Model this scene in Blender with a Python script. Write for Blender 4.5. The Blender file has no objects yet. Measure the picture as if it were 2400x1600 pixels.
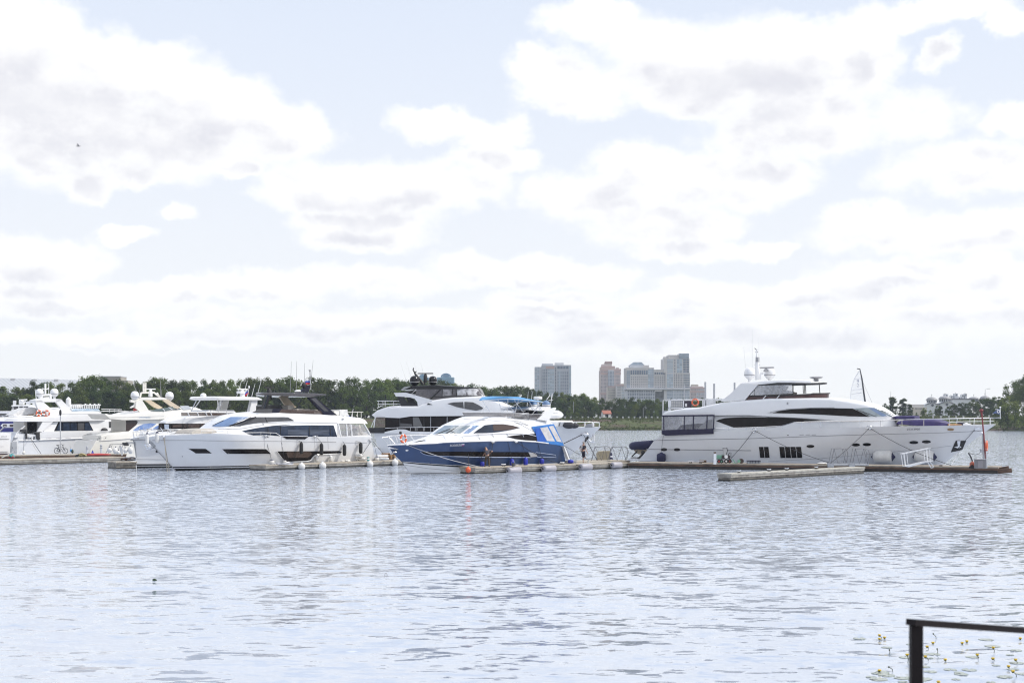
import bpy, bmesh, math, random
from math import sin, cos, tan, pi, radians, sqrt, atan, atan2
from mathutils import Vector, Matrix
from mathutils.geometry import delaunay_2d_cdt
from mathutils.bvhtree import BVHTree
random.seed(7)
SC = bpy.context.scene
COL = SC.collection
# ---------------------------------------------------------------- camera, sky, sun, exposure
F, HC, CX, HY = 3333.0, 4.1, 1200.0, 985.0        # focal length in photo pixels, eye height, horizon row
CAM = Vector((0, 0, HC))
cd = bpy.data.cameras.new('camera'); cam = bpy.data.objects.new('camera', cd); COL.objects.link(cam)
cam.location = CAM; cam.rotation_euler = (pi/2, 0, 0)
cd.sensor_width = 36; cd.lens = 36*F/2400; cd.shift_y = (HY-800)/2400
cd.clip_start = 0.1; cd.clip_end = 20000
cd.dof.use_dof = True; cd.dof.focus_distance = 115; cd.dof.aperture_fstop = 4.6
SC.camera = cam
SUN_AZ, SUN_EL = radians(93), radians(47)          # clockwise from the view direction; high on the right
sl = bpy.data.lights.new('sun', 'SUN'); so = bpy.data.objects.new('sun', sl); COL.objects.link(so)
sl.energy = 2.5; sl.angle = radians(0.5); sl.color = (1, 0.955, 0.88)
sd = Vector((sin(SUN_AZ)*cos(SUN_EL), cos(SUN_AZ)*cos(SUN_EL), sin(SUN_EL)))
so.rotation_euler = sd.to_track_quat('Z', 'Y').to_euler()
SC.view_settings.view_transform = 'Standard'; SC.view_settings.look = 'None'
SC.view_settings.gamma = 1; SC.view_settings.exposure = 0.55
SC.render.film_transparent = False
SC.cycles.max_bounces = 6; SC.cycles.filter_width = 1.15; SC.cycles.transparent_max_bounces = 12
SC.cycles.caustics_reflective = False; SC.cycles.caustics_refractive = False
SC.cycles.sample_clamp_indirect = 4

class NT:
    """terse node-tree writer"""
    def __init__(s, tree): s.t = tree
    def n(s, typ, ins=None, **kw):
        nd = s.t.nodes.new(typ)
        for k, v in kw.items(): setattr(nd, k, v)
        for k, v in (ins or {}).items():
            sock = nd.inputs[k]
            if isinstance(v, bpy.types.NodeSocket): s.t.links.new(v, sock)
            else: sock.default_value = v
        return nd
    def m(s, op, a, b=None, c=None, clamp=False):
        d = {0: a}
        if b is not None: d[1] = b
        if c is not None: d[2] = c
        nd = s.n('ShaderNodeMath', d, operation=op); nd.use_clamp = clamp
        return nd.outputs[0]
    def v(s, op, a, b=None):
        d = {0: a}
        if b is not None: d[1] = b
        nd = s.n('ShaderNodeVectorMath', d, operation=op)
        return nd.outputs['Value'] if op in ('DOT_PRODUCT', 'LENGTH') else nd.outputs[0]
    def mix(s, f, a, b):
        nd = s.t.nodes.new('ShaderNodeMix'); nd.data_type = 'RGBA'
        for i, v in ((0, f), (6, a), (7, b)):
            if isinstance(v, bpy.types.NodeSocket): s.t.links.new(v, nd.inputs[i])
            else: nd.inputs[i].default_value = v if i == 0 else (*v, 1)
        return nd.outputs[2]
    def sstep(s, x, a, b):
        nd = s.n('ShaderNodeMapRange', {0: x, 1: a, 2: b, 3: 0.0, 4: 1.0}, interpolation_type='SMOOTHSTEP')
        return nd.outputs[0]

W = bpy.data.worlds.new('World'); SC.world = W; W.use_nodes = True
t = NT(W.node_tree); W.node_tree.nodes.clear()
sky = t.n('ShaderNodeTexSky', sky_type='NISHITA', sun_disc=False, sun_elevation=SUN_EL, sun_rotation=SUN_AZ,
          altitude=150, air_density=1.0, dust_density=1.2, ozone_density=1.0).outputs[0]
gen = t.n('ShaderNodeTexCoord').outputs['Generated']
sep = t.n('ShaderNodeSeparateXYZ', {0: gen})
az = t.m('ARCTAN2', sep.outputs[0], sep.outputs[1]); el = t.m('ARCSINE', sep.outputs[2])
P0 = t.n('ShaderNodeCombineXYZ', {0: az, 1: el}).outputs[0]
def noise2(scale, det, rough=0.6, sy=1.5, out=0): return t.n('ShaderNodeTexNoise', {'Vector': t.v('MULTIPLY', P0, (1, sy, 1)), 'Scale': scale, 'Detail': det, 'Roughness': rough}).outputs[out]
warp = t.v('MULTIPLY', t.v('SUBTRACT', noise2(11.0, 3.0, 0.5, 1.3, 1), (.5, .5, .5)), (0.045, 0.028, 0))
warp = t.v('ADD', warp, t.v('MULTIPLY', t.v('SUBTRACT', noise2(42.0, 6.0, 0.62, 1.2, 1), (.5, .5, .5)), (0.032, 0.021, 0)))
P2 = t.v('ADD', P0, warp)
nz = noise2(30.0, 8.0, 0.62, 1.4); nzb = noise2(9.0, 4.0, 0.5, 2.0)
def blobs(lst, P):
    acc = None
    for (x, y, rx, ry) in lst:
        u, v_ = (x-CX)/F, (HY-y)/F
        a0, e0 = atan(u), atan(v_/sqrt(1+u*u)); k = 1/(1+u*u)
        d = t.v('MULTIPLY', t.v('SUBTRACT', P, (a0, e0, 0)), (F/(rx*k), F/ry, 0))
        q = t.m('SUBTRACT', 1.0, t.v('DOT_PRODUCT', d, d))
        acc = t.m('MAXIMUM', q, -2.5) if acc is None else t.m('SMOOTH_MAX', acc, q, 0.5)
    return acc
CLOUDS = [(30,70,150,110),(130,60,80,50),(220,150,150,85),(380,190,190,80),(520,240,180,80),(660,310,150,75),(250,300,420,110),(60,230,260,190),
 (200,425,75,42),(330,390,110,38),(560,395,60,25),(1015,280,110,50),(1160,310,90,55),(760,440,170,60),(960,440,240,70),(1160,380,110,45),
 (850,520,170,40),(870,560,170,38),(430,495,52,26),(305,552,78,26),(70,610,190,58),(1390,60,125,62),(1560,100,200,72),(1820,110,260,88),
 (2020,60,90,62),(1290,180,115,62),(1370,225,110,50),(1700,190,330,75),(2010,160,110,70),(1660,245,90,28),(1900,290,270,90),(2120,270,170,80),
 (1480,390,120,82),(1400,460,190,65),(1660,420,250,68),(2240,400,220,70),(2375,290,90,50),(2200,25,190,36),(2190,125,65,34),(2375,60,60,42),
 (1530,520,200,60),(1620,585,170,34),(2040,540,160,58),(2240,560,200,55),(2390,530,80,48),(1800,585,90,24),(160,700,230,40),(420,690,110,36),
 (620,680,170,42),(870,665,190,44),(1080,625,110,46),(1270,640,210,40),(1420,655,90,30),(1620,700,260,46),(1900,690,220,44),(2120,650,200,44),
 (2320,650,160,46),(800,760,620,42),(1700,780,760,60),(280,790,420,26),(1300,720,200,40),(2300,740,300,60)]
q = blobs(CLOUDS, P2)
lift = t.m('ADD', 0.004, t.m('MULTIPLY', el, 0.085))
qup = blobs(CLOUDS, t.v('ADD', P2, t.n('ShaderNodeCombineXYZ', {0: t.m('MULTIPLY', lift, 0.35), 1: lift}).outputs[0]))
qg = t.m('MULTIPLY', t.m('SUBTRACT', t.n('ShaderNodeTexNoise', {'Vector': t.v('MULTIPLY', gen, (1, 1, 2.0)), 'Scale': 3.2, 'Detail': 7.0, 'Roughness': 0.55}).outputs[0], 0.50), 7.0)
far = t.sstep(t.m('MAXIMUM', t.m('SUBTRACT', t.m('ABSOLUTE', az), 0.37), t.m('SUBTRACT', el, 0.29)), 0.0, 0.10)
q = t.m('ADD', t.m('MULTIPLY', q, t.m('SUBTRACT', 1.0, far)), t.m('MULTIPLY', qg, far))
dens = t.m('ADD', q, t.m('MULTIPLY', t.m('SUBTRACT', nz, 0.53), 1.5))
dens = t.m('ADD', dens, t.m('MULTIPLY', t.m('SUBTRACT', nzb, 0.5), 1.6))
vor = t.n('ShaderNodeTexVoronoi', {'Vector': t.v('MULTIPLY', P2, (1, 1.35, 1)), 'Scale': 26.0, 'Detail': 3.0, 'Roughness': 0.55}, normalize=True).outputs[0]
puff = t.m('SUBTRACT', 0.36, vor)
dens = t.m('ADD', dens, t.m('MULTIPLY', puff, 1.15))
alpha = t.sstep(dens, -0.38, 0.85)
sh = t.m('ADD', qup, t.m('ADD', t.m('MULTIPLY', t.m('SUBTRACT', nz, 0.5), 0.6), t.m('MULTIPLY', t.m('SUBTRACT', nzb, 0.5), 0.9)))
sh = t.m('SUBTRACT', sh, t.m('MULTIPLY', puff, 1.1))
shade = t.m('MULTIPLY', t.sstep(sh, -0.1, 1.2), t.sstep(dens, 0.2, 1.1))
shade = t.m('MAXIMUM', t.m('MULTIPLY', shade, t.m('SUBTRACT', 1.0, far)), t.m('MULTIPLY', far, t.m('MULTIPLY', t.sstep(qg, 0.3, 2.5), 0.5)))
CL = 10.0/2**SC.view_settings.exposure                      # radiance that the exposure turns into full white
hi = t.m('ADD', 1.12, t.m('MULTIPLY', t.sstep(el, 0.27, 0.5), 1.2))  # clouds above the view are brightened to light the water and scene
cwhite = t.v('MULTIPLY', (CL, CL*0.995, CL*0.985), t.n('ShaderNodeCombineXYZ', {0: hi, 1: hi, 2: hi}).outputs[0])
ccol = t.mix(shade, cwhite, (CL*0.795, CL*0.80, CL*0.86))
skyr = t.mix(t.sstep(el, -0.02, 0.34), (CL*0.98, CL*0.99, CL*1.0), (CL*0.77, CL*0.845, CL*0.985))
skyr = t.mix(t.sstep(el, 0.29, 0.50), skyr, (CL*0.36, CL*0.54, CL*0.95))
skyc = t.mix(t.m('SUBTRACT', 0.97, t.m('MULTIPLY', t.sstep(el, 0.24, 0.75), 0.75)), sky, skyr)
col = t.mix(t.m('MULTIPLY', alpha, t.m('SUBTRACT', 1.0, t.m('MULTIPLY', t.sstep(el, 0.09, 0.0), 0.6))), skyc, ccol)
bg = t.n('ShaderNodeBackground', {0: col, 1: 0.1})
t.n('ShaderNodeOutputWorld', {0: bg.outputs[0]})
W.cycles.sampling_method = 'MANUAL'; W.cycles.sample_map_resolution = 512

# ---------------------------------------------------------------- photo pixels -> rays (only used to lay things out on real planes)
def ray(px, py): return Vector(((px-CX)/F, 1, (HY-py)/F))
def ground(px, py, z=0.0):
    d = ray(px, py); return CAM + d*((z-HC)/d.z)
def at(px, py, D): return CAM + ray(px, py)*D
REG = {'1':(0,840,5.6),'2':(280,840,5.6),'3':(560,840,5.6),'4':(840,840,5.6),'5':(1080,860,5.6),'6':(1440,800,4.7522),'7':(1800,800,4.7525),
 '8':(2000,860,5.6),'a':(1040,1000,11.76),'b':(2040,1420,6.5333),'d':(1240,820,5.6),'e':(1300,980,10.691),'f':(1640,1030,14.7),'g':(0,960,11.2),
 'h':(180,1020,9.8),'i':(2100,860,7.84),'j':(0,900,11.76),'p':(0,0,1)}
def Z(r, *pts):
    ox, oy, s = REG[r]; return [(ox+x/s, oy+y/s) for x, y in pts]

# ---------------------------------------------------------------- materials
MATS = {}
def mat(name, col, rough=0.5, metal=0.0, var=0.0, vscale=1.0, bump=0.0, bscale=8.0, coat=0.0, spec=0.5, stretch=(1,1,1), col2=None, trans=0.0, rnd=0.0):
    if name in MATS: return MATS[name]
    m = bpy.data.materials.new(name); m.use_nodes = True; n = NT(m.node_tree); m.node_tree.nodes.clear()
    co = n.v('MULTIPLY', n.n('ShaderNodeTexCoord').outputs['Object'], stretch)
    base = (*col, 1)
    if var or col2:
        tx = n.n('ShaderNodeTexNoise', {'Vector': co, 'Scale': vscale, 'Detail': 6.0, 'Roughness': 0.6}).outputs[0]
        c2 = col2 or tuple(c*(1-var) for c in col)
        base = n.mix(n.sstep(tx, 0.35, 0.68), col, c2)
    if rnd:
        r = n.n('ShaderNodeObjectInfo').outputs['Random']
        hs = n.n('ShaderNodeHueSaturation', {'Color': base if not isinstance(base, tuple) else base, 'Value': n.m('ADD', 1-rnd, n.m('MULTIPLY', r, 2*rnd)),
             'Hue': n.m('ADD', 0.488, n.m('MULTIPLY', n.m('FRACT', n.m('MULTIPLY', r, 7.3)), 0.024))})
        base = hs.outputs[0]
    b = n.n('ShaderNodeBsdfPrincipled', {'Base Color': base, 'Roughness': rough, 'Metallic': metal, 'Coat Weight': coat, 'Specular IOR Level': spec})
    if bump:
        hb = n.n('ShaderNodeTexNoise', {'Vector': co, 'Scale': bscale, 'Detail': 4.0}).outputs[0]
        bn = n.n('ShaderNodeBump', {'Height': hb, 'Strength': 0.6, 'Distance': bump}); n.t.links.new(bn.outputs[0], b.inputs['Normal'])
    out = b.outputs[0]
    if trans:
        tr = n.n('ShaderNodeBsdfTransparent', {0: (1, 1, 1, 1)})
        mx = n.n('ShaderNodeMixShader', {0: trans, 1: out, 2: tr.outputs[0]}); out = mx.outputs[0]
    n.n('ShaderNodeOutputMaterial', {0: out}); MATS[name] = m
    return m
WHITE = mat('white gelcoat', (0.70,0.70,0.705), 0.22, var=0.05, vscale=0.5, coat=0.3)
CREAM = mat('cream gelcoat', (0.68,0.66,0.61), 0.25, var=0.05, vscale=0.5, coat=0.3)
BLUEH = mat('blue metallic hull paint', (0.030,0.066,0.165), 0.34, metal=0.25, var=0.12, vscale=0.6, coat=0.25)
NAVYH = mat('dark blue hull paint', (0.02,0.025,0.17), 0.3, var=0.1)
BLACKG = mat('black gloss', (0.010,0.010,0.012), 0.12, spec=0.35)
BLACKM = mat('black matt', (0.02,0.02,0.022), 0.6, var=0.3)
GLASS = mat('dark tinted glass', (0.014,0.011,0.012), 0.05, var=0.5, vscale=0.8, spec=0.16)
GLASSB = mat('bluish tinted glass', (0.022,0.034,0.062), 0.05, var=0.5, vscale=1.2, spec=0.4)
GLASSG = mat('grey tinted glass', (0.075,0.075,0.08), 0.06, var=0.3, vscale=1.0)
SCREEN = mat('windscreen with pale blind', (0.30,0.35,0.37), 0.05, var=0.3, vscale=1.6, coat=0.6, stretch=(1.5,1,0.4))
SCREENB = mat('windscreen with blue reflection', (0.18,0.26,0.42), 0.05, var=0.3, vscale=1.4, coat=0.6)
SMOKE = mat('smoked acrylic', (0.10,0.095,0.10), 0.1, trans=0.22)
DKNAVY = mat('dark navy gloss', (0.013,0.013,0.026), 0.2, spec=0.35)
DARKRAIL = mat('dark weathered rail', (0.16,0.16,0.17), 0.5, metal=0.3)
SHADEB = mat('painted shade band', (0.035,0.032,0.026), 0.5, var=0.4, vscale=3)  # dark tone painted for the shade at the dock feet
MAROON = mat('maroon tinted acrylic', (0.055,0.022,0.022), 0.1, var=0.4, vscale=1.5)
BROWNG = mat('brown tinted acrylic', (0.075,0.05,0.042), 0.1, trans=0.15)
VINYL = mat('clear vinyl', (0.62,0.63,0.66), 0.12, trans=0.62, var=0.25, vscale=4)
VINYLG = mat('greyish clear vinyl', (0.30,0.30,0.33), 0.1, trans=0.45, var=0.4, vscale=3, bump=0.02, bscale=3)
NAVY = mat('navy canvas', (0.016,0.013,0.045), 0.7, var=0.3, vscale=3)
PURPLE = mat('violet blue canvas', (0.035,0.025,0.115), 0.55, var=0.3, vscale=2, bump=0.02, bscale=3)
BLUEC = mat('bright blue canvas', (0.025,0.16,0.46), 0.65, var=0.2, vscale=2, bump=0.01)
BIMINI = mat('sky blue canvas', (0.10,0.30,0.56), 0.6, var=0.15, vscale=2)
STEEL = mat('polished steel', (0.72,0.72,0.73), 0.22, metal=0.9)
GALV = mat('galvanised steel', (0.42,0.43,0.45), 0.5, metal=0.4, var=0.2, vscale=6)
GREYP = mat('grey paint', (0.30,0.30,0.31), 0.5, var=0.1)
BEIGE = mat('beige panel', (0.52,0.44,0.33), 0.6, var=0.1)
BEIGEC = mat('beige cushion', (0.42,0.39,0.35), 0.8, var=0.15, vscale=3)
TEAK = mat('teak', (0.42,0.24,0.11), 0.6, var=0.3, vscale=3, stretch=(0.3,4,1))
ROPED = mat('dark rope', (0.03,0.03,0.035), 0.8)
ROPEL = mat('light rope', (0.45,0.45,0.47), 0.8)
ROPET = mat('tan rope', (0.27,0.24,0.19), 0.8)
FWHITE = mat('white fender rubber', (0.62,0.61,0.59), 0.4, var=0.12, vscale=2)
FGREY = mat('grey fender rubber', (0.34,0.33,0.36), 0.5, var=0.12, vscale=3)
FBLUE = mat('blue fender rubber', (0.018,0.03,0.36), 0.35, var=0.15)
FNAVY = mat('navy fender cover', (0.015,0.016,0.06), 0.7, var=0.2)
FBLACK = mat('black fender cover', (0.014,0.014,0.016), 0.75, var=0.3)
FORANGE = mat('orange buoy rubber', (0.62,0.10,0.03), 0.4, var=0.15, vscale=4)
RINGO = mat('life ring orange', (0.66,0.13,0.05), 0.5, var=0.1)
CONC = mat('weathered concrete', (0.36,0.34,0.30), 0.85, col2=(0.22,0.20,0.18), vscale=1.6, bump=0.02, bscale=12)
CONCD = mat('wet stained concrete', (0.22,0.20,0.17), 0.7, col2=(0.10,0.09,0.075), vscale=2.5, bump=0.02)
DECKW = mat('grey weathered planks', (0.40,0.36,0.30), 0.85, col2=(0.26,0.22,0.17), vscale=2.5, bump=0.015, bscale=20, stretch=(6,0.6,1))
WOODB = mat('brown rusty timber', (0.15,0.085,0.055), 0.8, col2=(0.06,0.04,0.03), vscale=2.0, bump=0.02, stretch=(0.6,1,2))
BARK = mat('bark', (0.07,0.055,0.04), 0.9, var=0.4)
RED = mat('red paint', (0.42,0.045,0.04), 0.5, var=0.2)
REDD = mat('dull red paint', (0.22,0.045,0.045), 0.6, var=0.3, vscale=4)
TEAL = mat('teal plastic', (0.03,0.24,0.25), 0.5, var=0.2)
GREENP = mat('pale green plastic', (0.20,0.42,0.30), 0.5, var=0.2)
CARD = mat('cardboard', (0.33,0.23,0.14), 0.85, var=0.1)
TEXTG = mat('dark lettering', (0.03,0.03,0.035), 0.5)
TEXTB = mat('pale blue lettering', (0.16,0.27,0.42), 0.5)
TEXTW = mat('white lettering', (0.8,0.8,0.8), 0.5)
SKIN = mat('skin', (0.42,0.24,0.17), 0.55)
def foliage(name, c1, c2):
    m = bpy.data.materials.new(name); m.use_nodes = True; n = NT(m.node_tree); m.node_tree.nodes.clear()
    co = n.n('ShaderNodeTexCoord').outputs['Object']
    tx = n.n('ShaderNodeTexNoise', {'Vector': co, 'Scale': 0.55, 'Detail': 5.0, 'Roughness': 0.65}).outputs[0]
    base = n.mix(n.sstep(tx, 0.36, 0.66), c1, c2)
    r = n.n('ShaderNodeObjectInfo').outputs['Random']
    hs = n.n('ShaderNodeHueSaturation', {'Color': base, 'Value': n.m('ADD', 0.66, n.m('MULTIPLY', r, 0.72)),
         'Hue': n.m('ADD', 0.485, n.m('MULTIPLY', n.m('FRACT', n.m('MULTIPLY', r, 7.3)), 0.03)), 'Saturation': 1.05}).outputs[0]
    d = n.n('ShaderNodeBsdfDiffuse', {0: hs}); tr = n.n('ShaderNodeBsdfTranslucent', {0: hs})
    mx = n.n('ShaderNodeMixShader', {0: 0.35, 1: d.outputs[0], 2: tr.outputs[0]})
    n.n('ShaderNodeOutputMaterial', {0: mx.outputs[0]}); return m
LEAF = foliage('leaves', (0.078,0.106,0.031), (0.120,0.150,0.047))
LEAFD = foliage('dark leaves', (0.050,0.072,0.027), (0.080,0.106,0.038))
LEAFP = foliage('pale willow leaves', (0.080,0.118,0.040), (0.120,0.160,0.060))

# ---------------------------------------------------------------- mesh helpers
def tag(o, label=None, cat=None, group=None, kind=None):
    if label: o['label'] = label
    if cat: o['category'] = cat
    if group: o['group'] = group
    if kind: o['kind'] = kind
    return o
def thing(name, label, cat, loc=(0,0,0), rz=0.0, group=None):
    o = bpy.data.objects.new(name, None); COL.objects.link(o); o.empty_display_size = 0.2
    o.location = loc; o.rotation_euler = (0, 0, rz)
    return tag(o, label, cat, group)
class MB:
    def __init__(s): s.v = []; s.f = []
    def add(s, vs, fs):
        k = len(s.v); s.v += [tuple(a) for a in vs]; s.f += [tuple(i+k for i in f) for f in fs]; return s
    def box(s, x0, x1, y0, y1, z0, z1, M=None):
        vs = [Vector((x, y, z)) for z in (z0, z1) for x, y in ((x0,y0),(x1,y0),(x1,y1),(x0,y1))]
        if M: vs = [M @ a for a in vs]
        return s.add(vs, [(0,3,2,1),(4,5,6,7),(0,1,5,4),(1,2,6,5),(2,3,7,6),(3,0,4,7)])
    def bar(s, a, b, w, h=None):
        a, b = Vector(a), Vector(b); h = h or w; d = (b-a).normalized()
        u = d.cross(Vector((0,0,1)));
        if u.length < 1e-3: u = Vector((1,0,0))
        u.normalize(); v = u.cross(d)
        vs = [p+u*i*w/2+v*j*h/2 for p in (a, b) for i, j in ((-1,-1),(1,-1),(1,1),(-1,1))]
        return s.add(vs, [(0,3,2,1),(4,5,6,7),(0,1,5,4),(1,2,6,5),(2,3,7,6),(3,0,4,7)])
    def tube(s, pts, r, n=6, closed=False):
        pts = [Vector(p) for p in pts]; m = len(pts); rings = []; prev = None
        rr = r if isinstance(r, (list, tuple)) else [r]*m
        for i, p in enumerate(pts):
            a = pts[i-1] if (i > 0 or closed) else p; b = pts[(i+1) % m] if (i < m-1 or closed) else p
            d = (b-a).normalized()
            if prev is None:
                u = d.cross(Vector((0,0,1)));
                if u.length < 1e-3: u = Vector((1,0,0))
            else: u = prev - d*prev.dot(d)
            u.normalize(); prev = u; v = d.cross(u)
            rings.append([p+u*cos(2*pi*k/n)*rr[i]+v*sin(2*pi*k/n)*rr[i] for k in range(n)])
        vs = [q for ring in rings for q in ring]; fs = []
        for i in range(m if closed else m-1):
            for k in range(n):
                j = (i+1) % m; fs.append((i*n+k, i*n+(k+1)%n, j*n+(k+1)%n, j*n+k))
        if not closed: fs += [tuple(range(n))[::-1], tuple((m-1)*n+k for k in range(n))]
        return s.add(vs, fs)
    def lathe(s, prof, n=16, M=None):
        """prof: (r, z) from bottom to top"""
        vs = []; fs = []
        for r, z in prof: vs += [Vector((r*cos(2*pi*k/n), r*sin(2*pi*k/n), z)) for k in range(n)]
        if M: vs = [M @ a for a in vs]
        for i in range(len(prof)-1):
            for k in range(n): fs.append((i*n+k, i*n+(k+1)%n, (i+1)*n+(k+1)%n, (i+1)*n+k))
        fs += [tuple(range(n))[::-1], tuple((len(prof)-1)*n+k for k in range(n))]
        return s.add(vs, fs)
    def ball(s, c, rx, ry=None, rz=None, n=16, m=10, M=None):
        ry = ry or rx; rz = rz or rx
        T = Matrix.Translation(c) @ (M or Matrix()) @ Matrix.Diagonal((rx, ry, rz, 1))
        return s.lathe([(max(sin(pi*i/m), 0.001), -cos(pi*i/m)) for i in range(m+1)], n, T)
    def prism(s, pts, off):
        """closed polygon of 3-D points extruded by a vector"""
        pts = [Vector(p) for p in pts]; off = Vector(off); n = len(pts)
        return s.add(pts+[p+off for p in pts], [tuple(range(n))[::-1], tuple(range(n, 2*n))]+[(i,(i+1)%n,n+(i+1)%n,n+i) for i in range(n)])
    def torus(s, c, R, r, M=None, n=20, k=8, sx=1.0):
        T = Matrix.Translation(c) @ (M or Matrix())
        pts = [T @ Vector((R*cos(2*pi*i/n)*sx, 0, R*sin(2*pi*i/n))) for i in range(n)]
        return s.tube(pts, r, k, True)
    def obj(s, name, m, parent=None, smooth=35, label=None, tri=False):
        me = bpy.data.meshes.new(name); me.from_pydata(s.v, [], s.f)
        bm = bmesh.new(); bm.from_mesh(me); bmesh.ops.remove_doubles(bm, verts=bm.verts, dist=1e-5)
        bmesh.ops.recalc_face_normals(bm, faces=bm.faces); bm.to_mesh(me); bm.free()
        for mm in (m if isinstance(m, (list, tuple)) else [m]): me.materials.append(mm)
        if smooth:
            me.polygons.foreach_set('use_smooth', [True]*len(me.polygons)); me.set_sharp_from_angle(angle=radians(smooth))
        o = bpy.data.objects.new(name, me); COL.objects.link(o)
        if parent: o.parent = parent
        if label: o['label'] = label
        return o
def itp(pts):
    """monotone cubic through (x, y) points"""
    pts = sorted(pts); q = []
    for p in pts:
        if q and p[0]-q[-1][0] < 1e-4: continue
        q.append(p)
    xs = [p[0] for p in q]; ys = [p[1] for p in q]; n = len(xs)
    if n == 1: return lambda x: ys[0]
    dl = [(ys[i+1]-ys[i])/(xs[i+1]-xs[i]) for i in range(n-1)]
    mm = [dl[0]]+[0 if dl[i-1]*dl[i] <= 0 else 2*dl[i-1]*dl[i]/(dl[i-1]+dl[i]) for i in range(1, n-1)]+[dl[-1]]
    def f(x):
        if x <= xs[0]: return ys[0]
        if x >= xs[-1]: return ys[-1]
        i = 0
        while xs[i+1] < x: i += 1
        h = xs[i+1]-xs[i]; s = (x-xs[i])/h
        return ys[i]*(1+2*s)*(1-s)**2+mm[i]*h*s*(1-s)**2+ys[i+1]*s*s*(3-2*s)+mm[i+1]*h*s*s*(s-1)
    return f
def lin(pts):
    pts = sorted(pts); xs = [p[0] for p in pts]; ys = [p[1] for p in pts]
    def f(x):
        if x <= xs[0]: return ys[0]
        if x >= xs[-1]: return ys[-1]
        i = 0
        while xs[i+1] < x: i += 1
        s = (x-xs[i])/max(xs[i+1]-xs[i], 1e-6); return ys[i]*(1-s)+ys[i+1]*s
    return f
def clamp(x, a=0.0, b=1.0): return a if x < a else b if x > b else x

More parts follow.
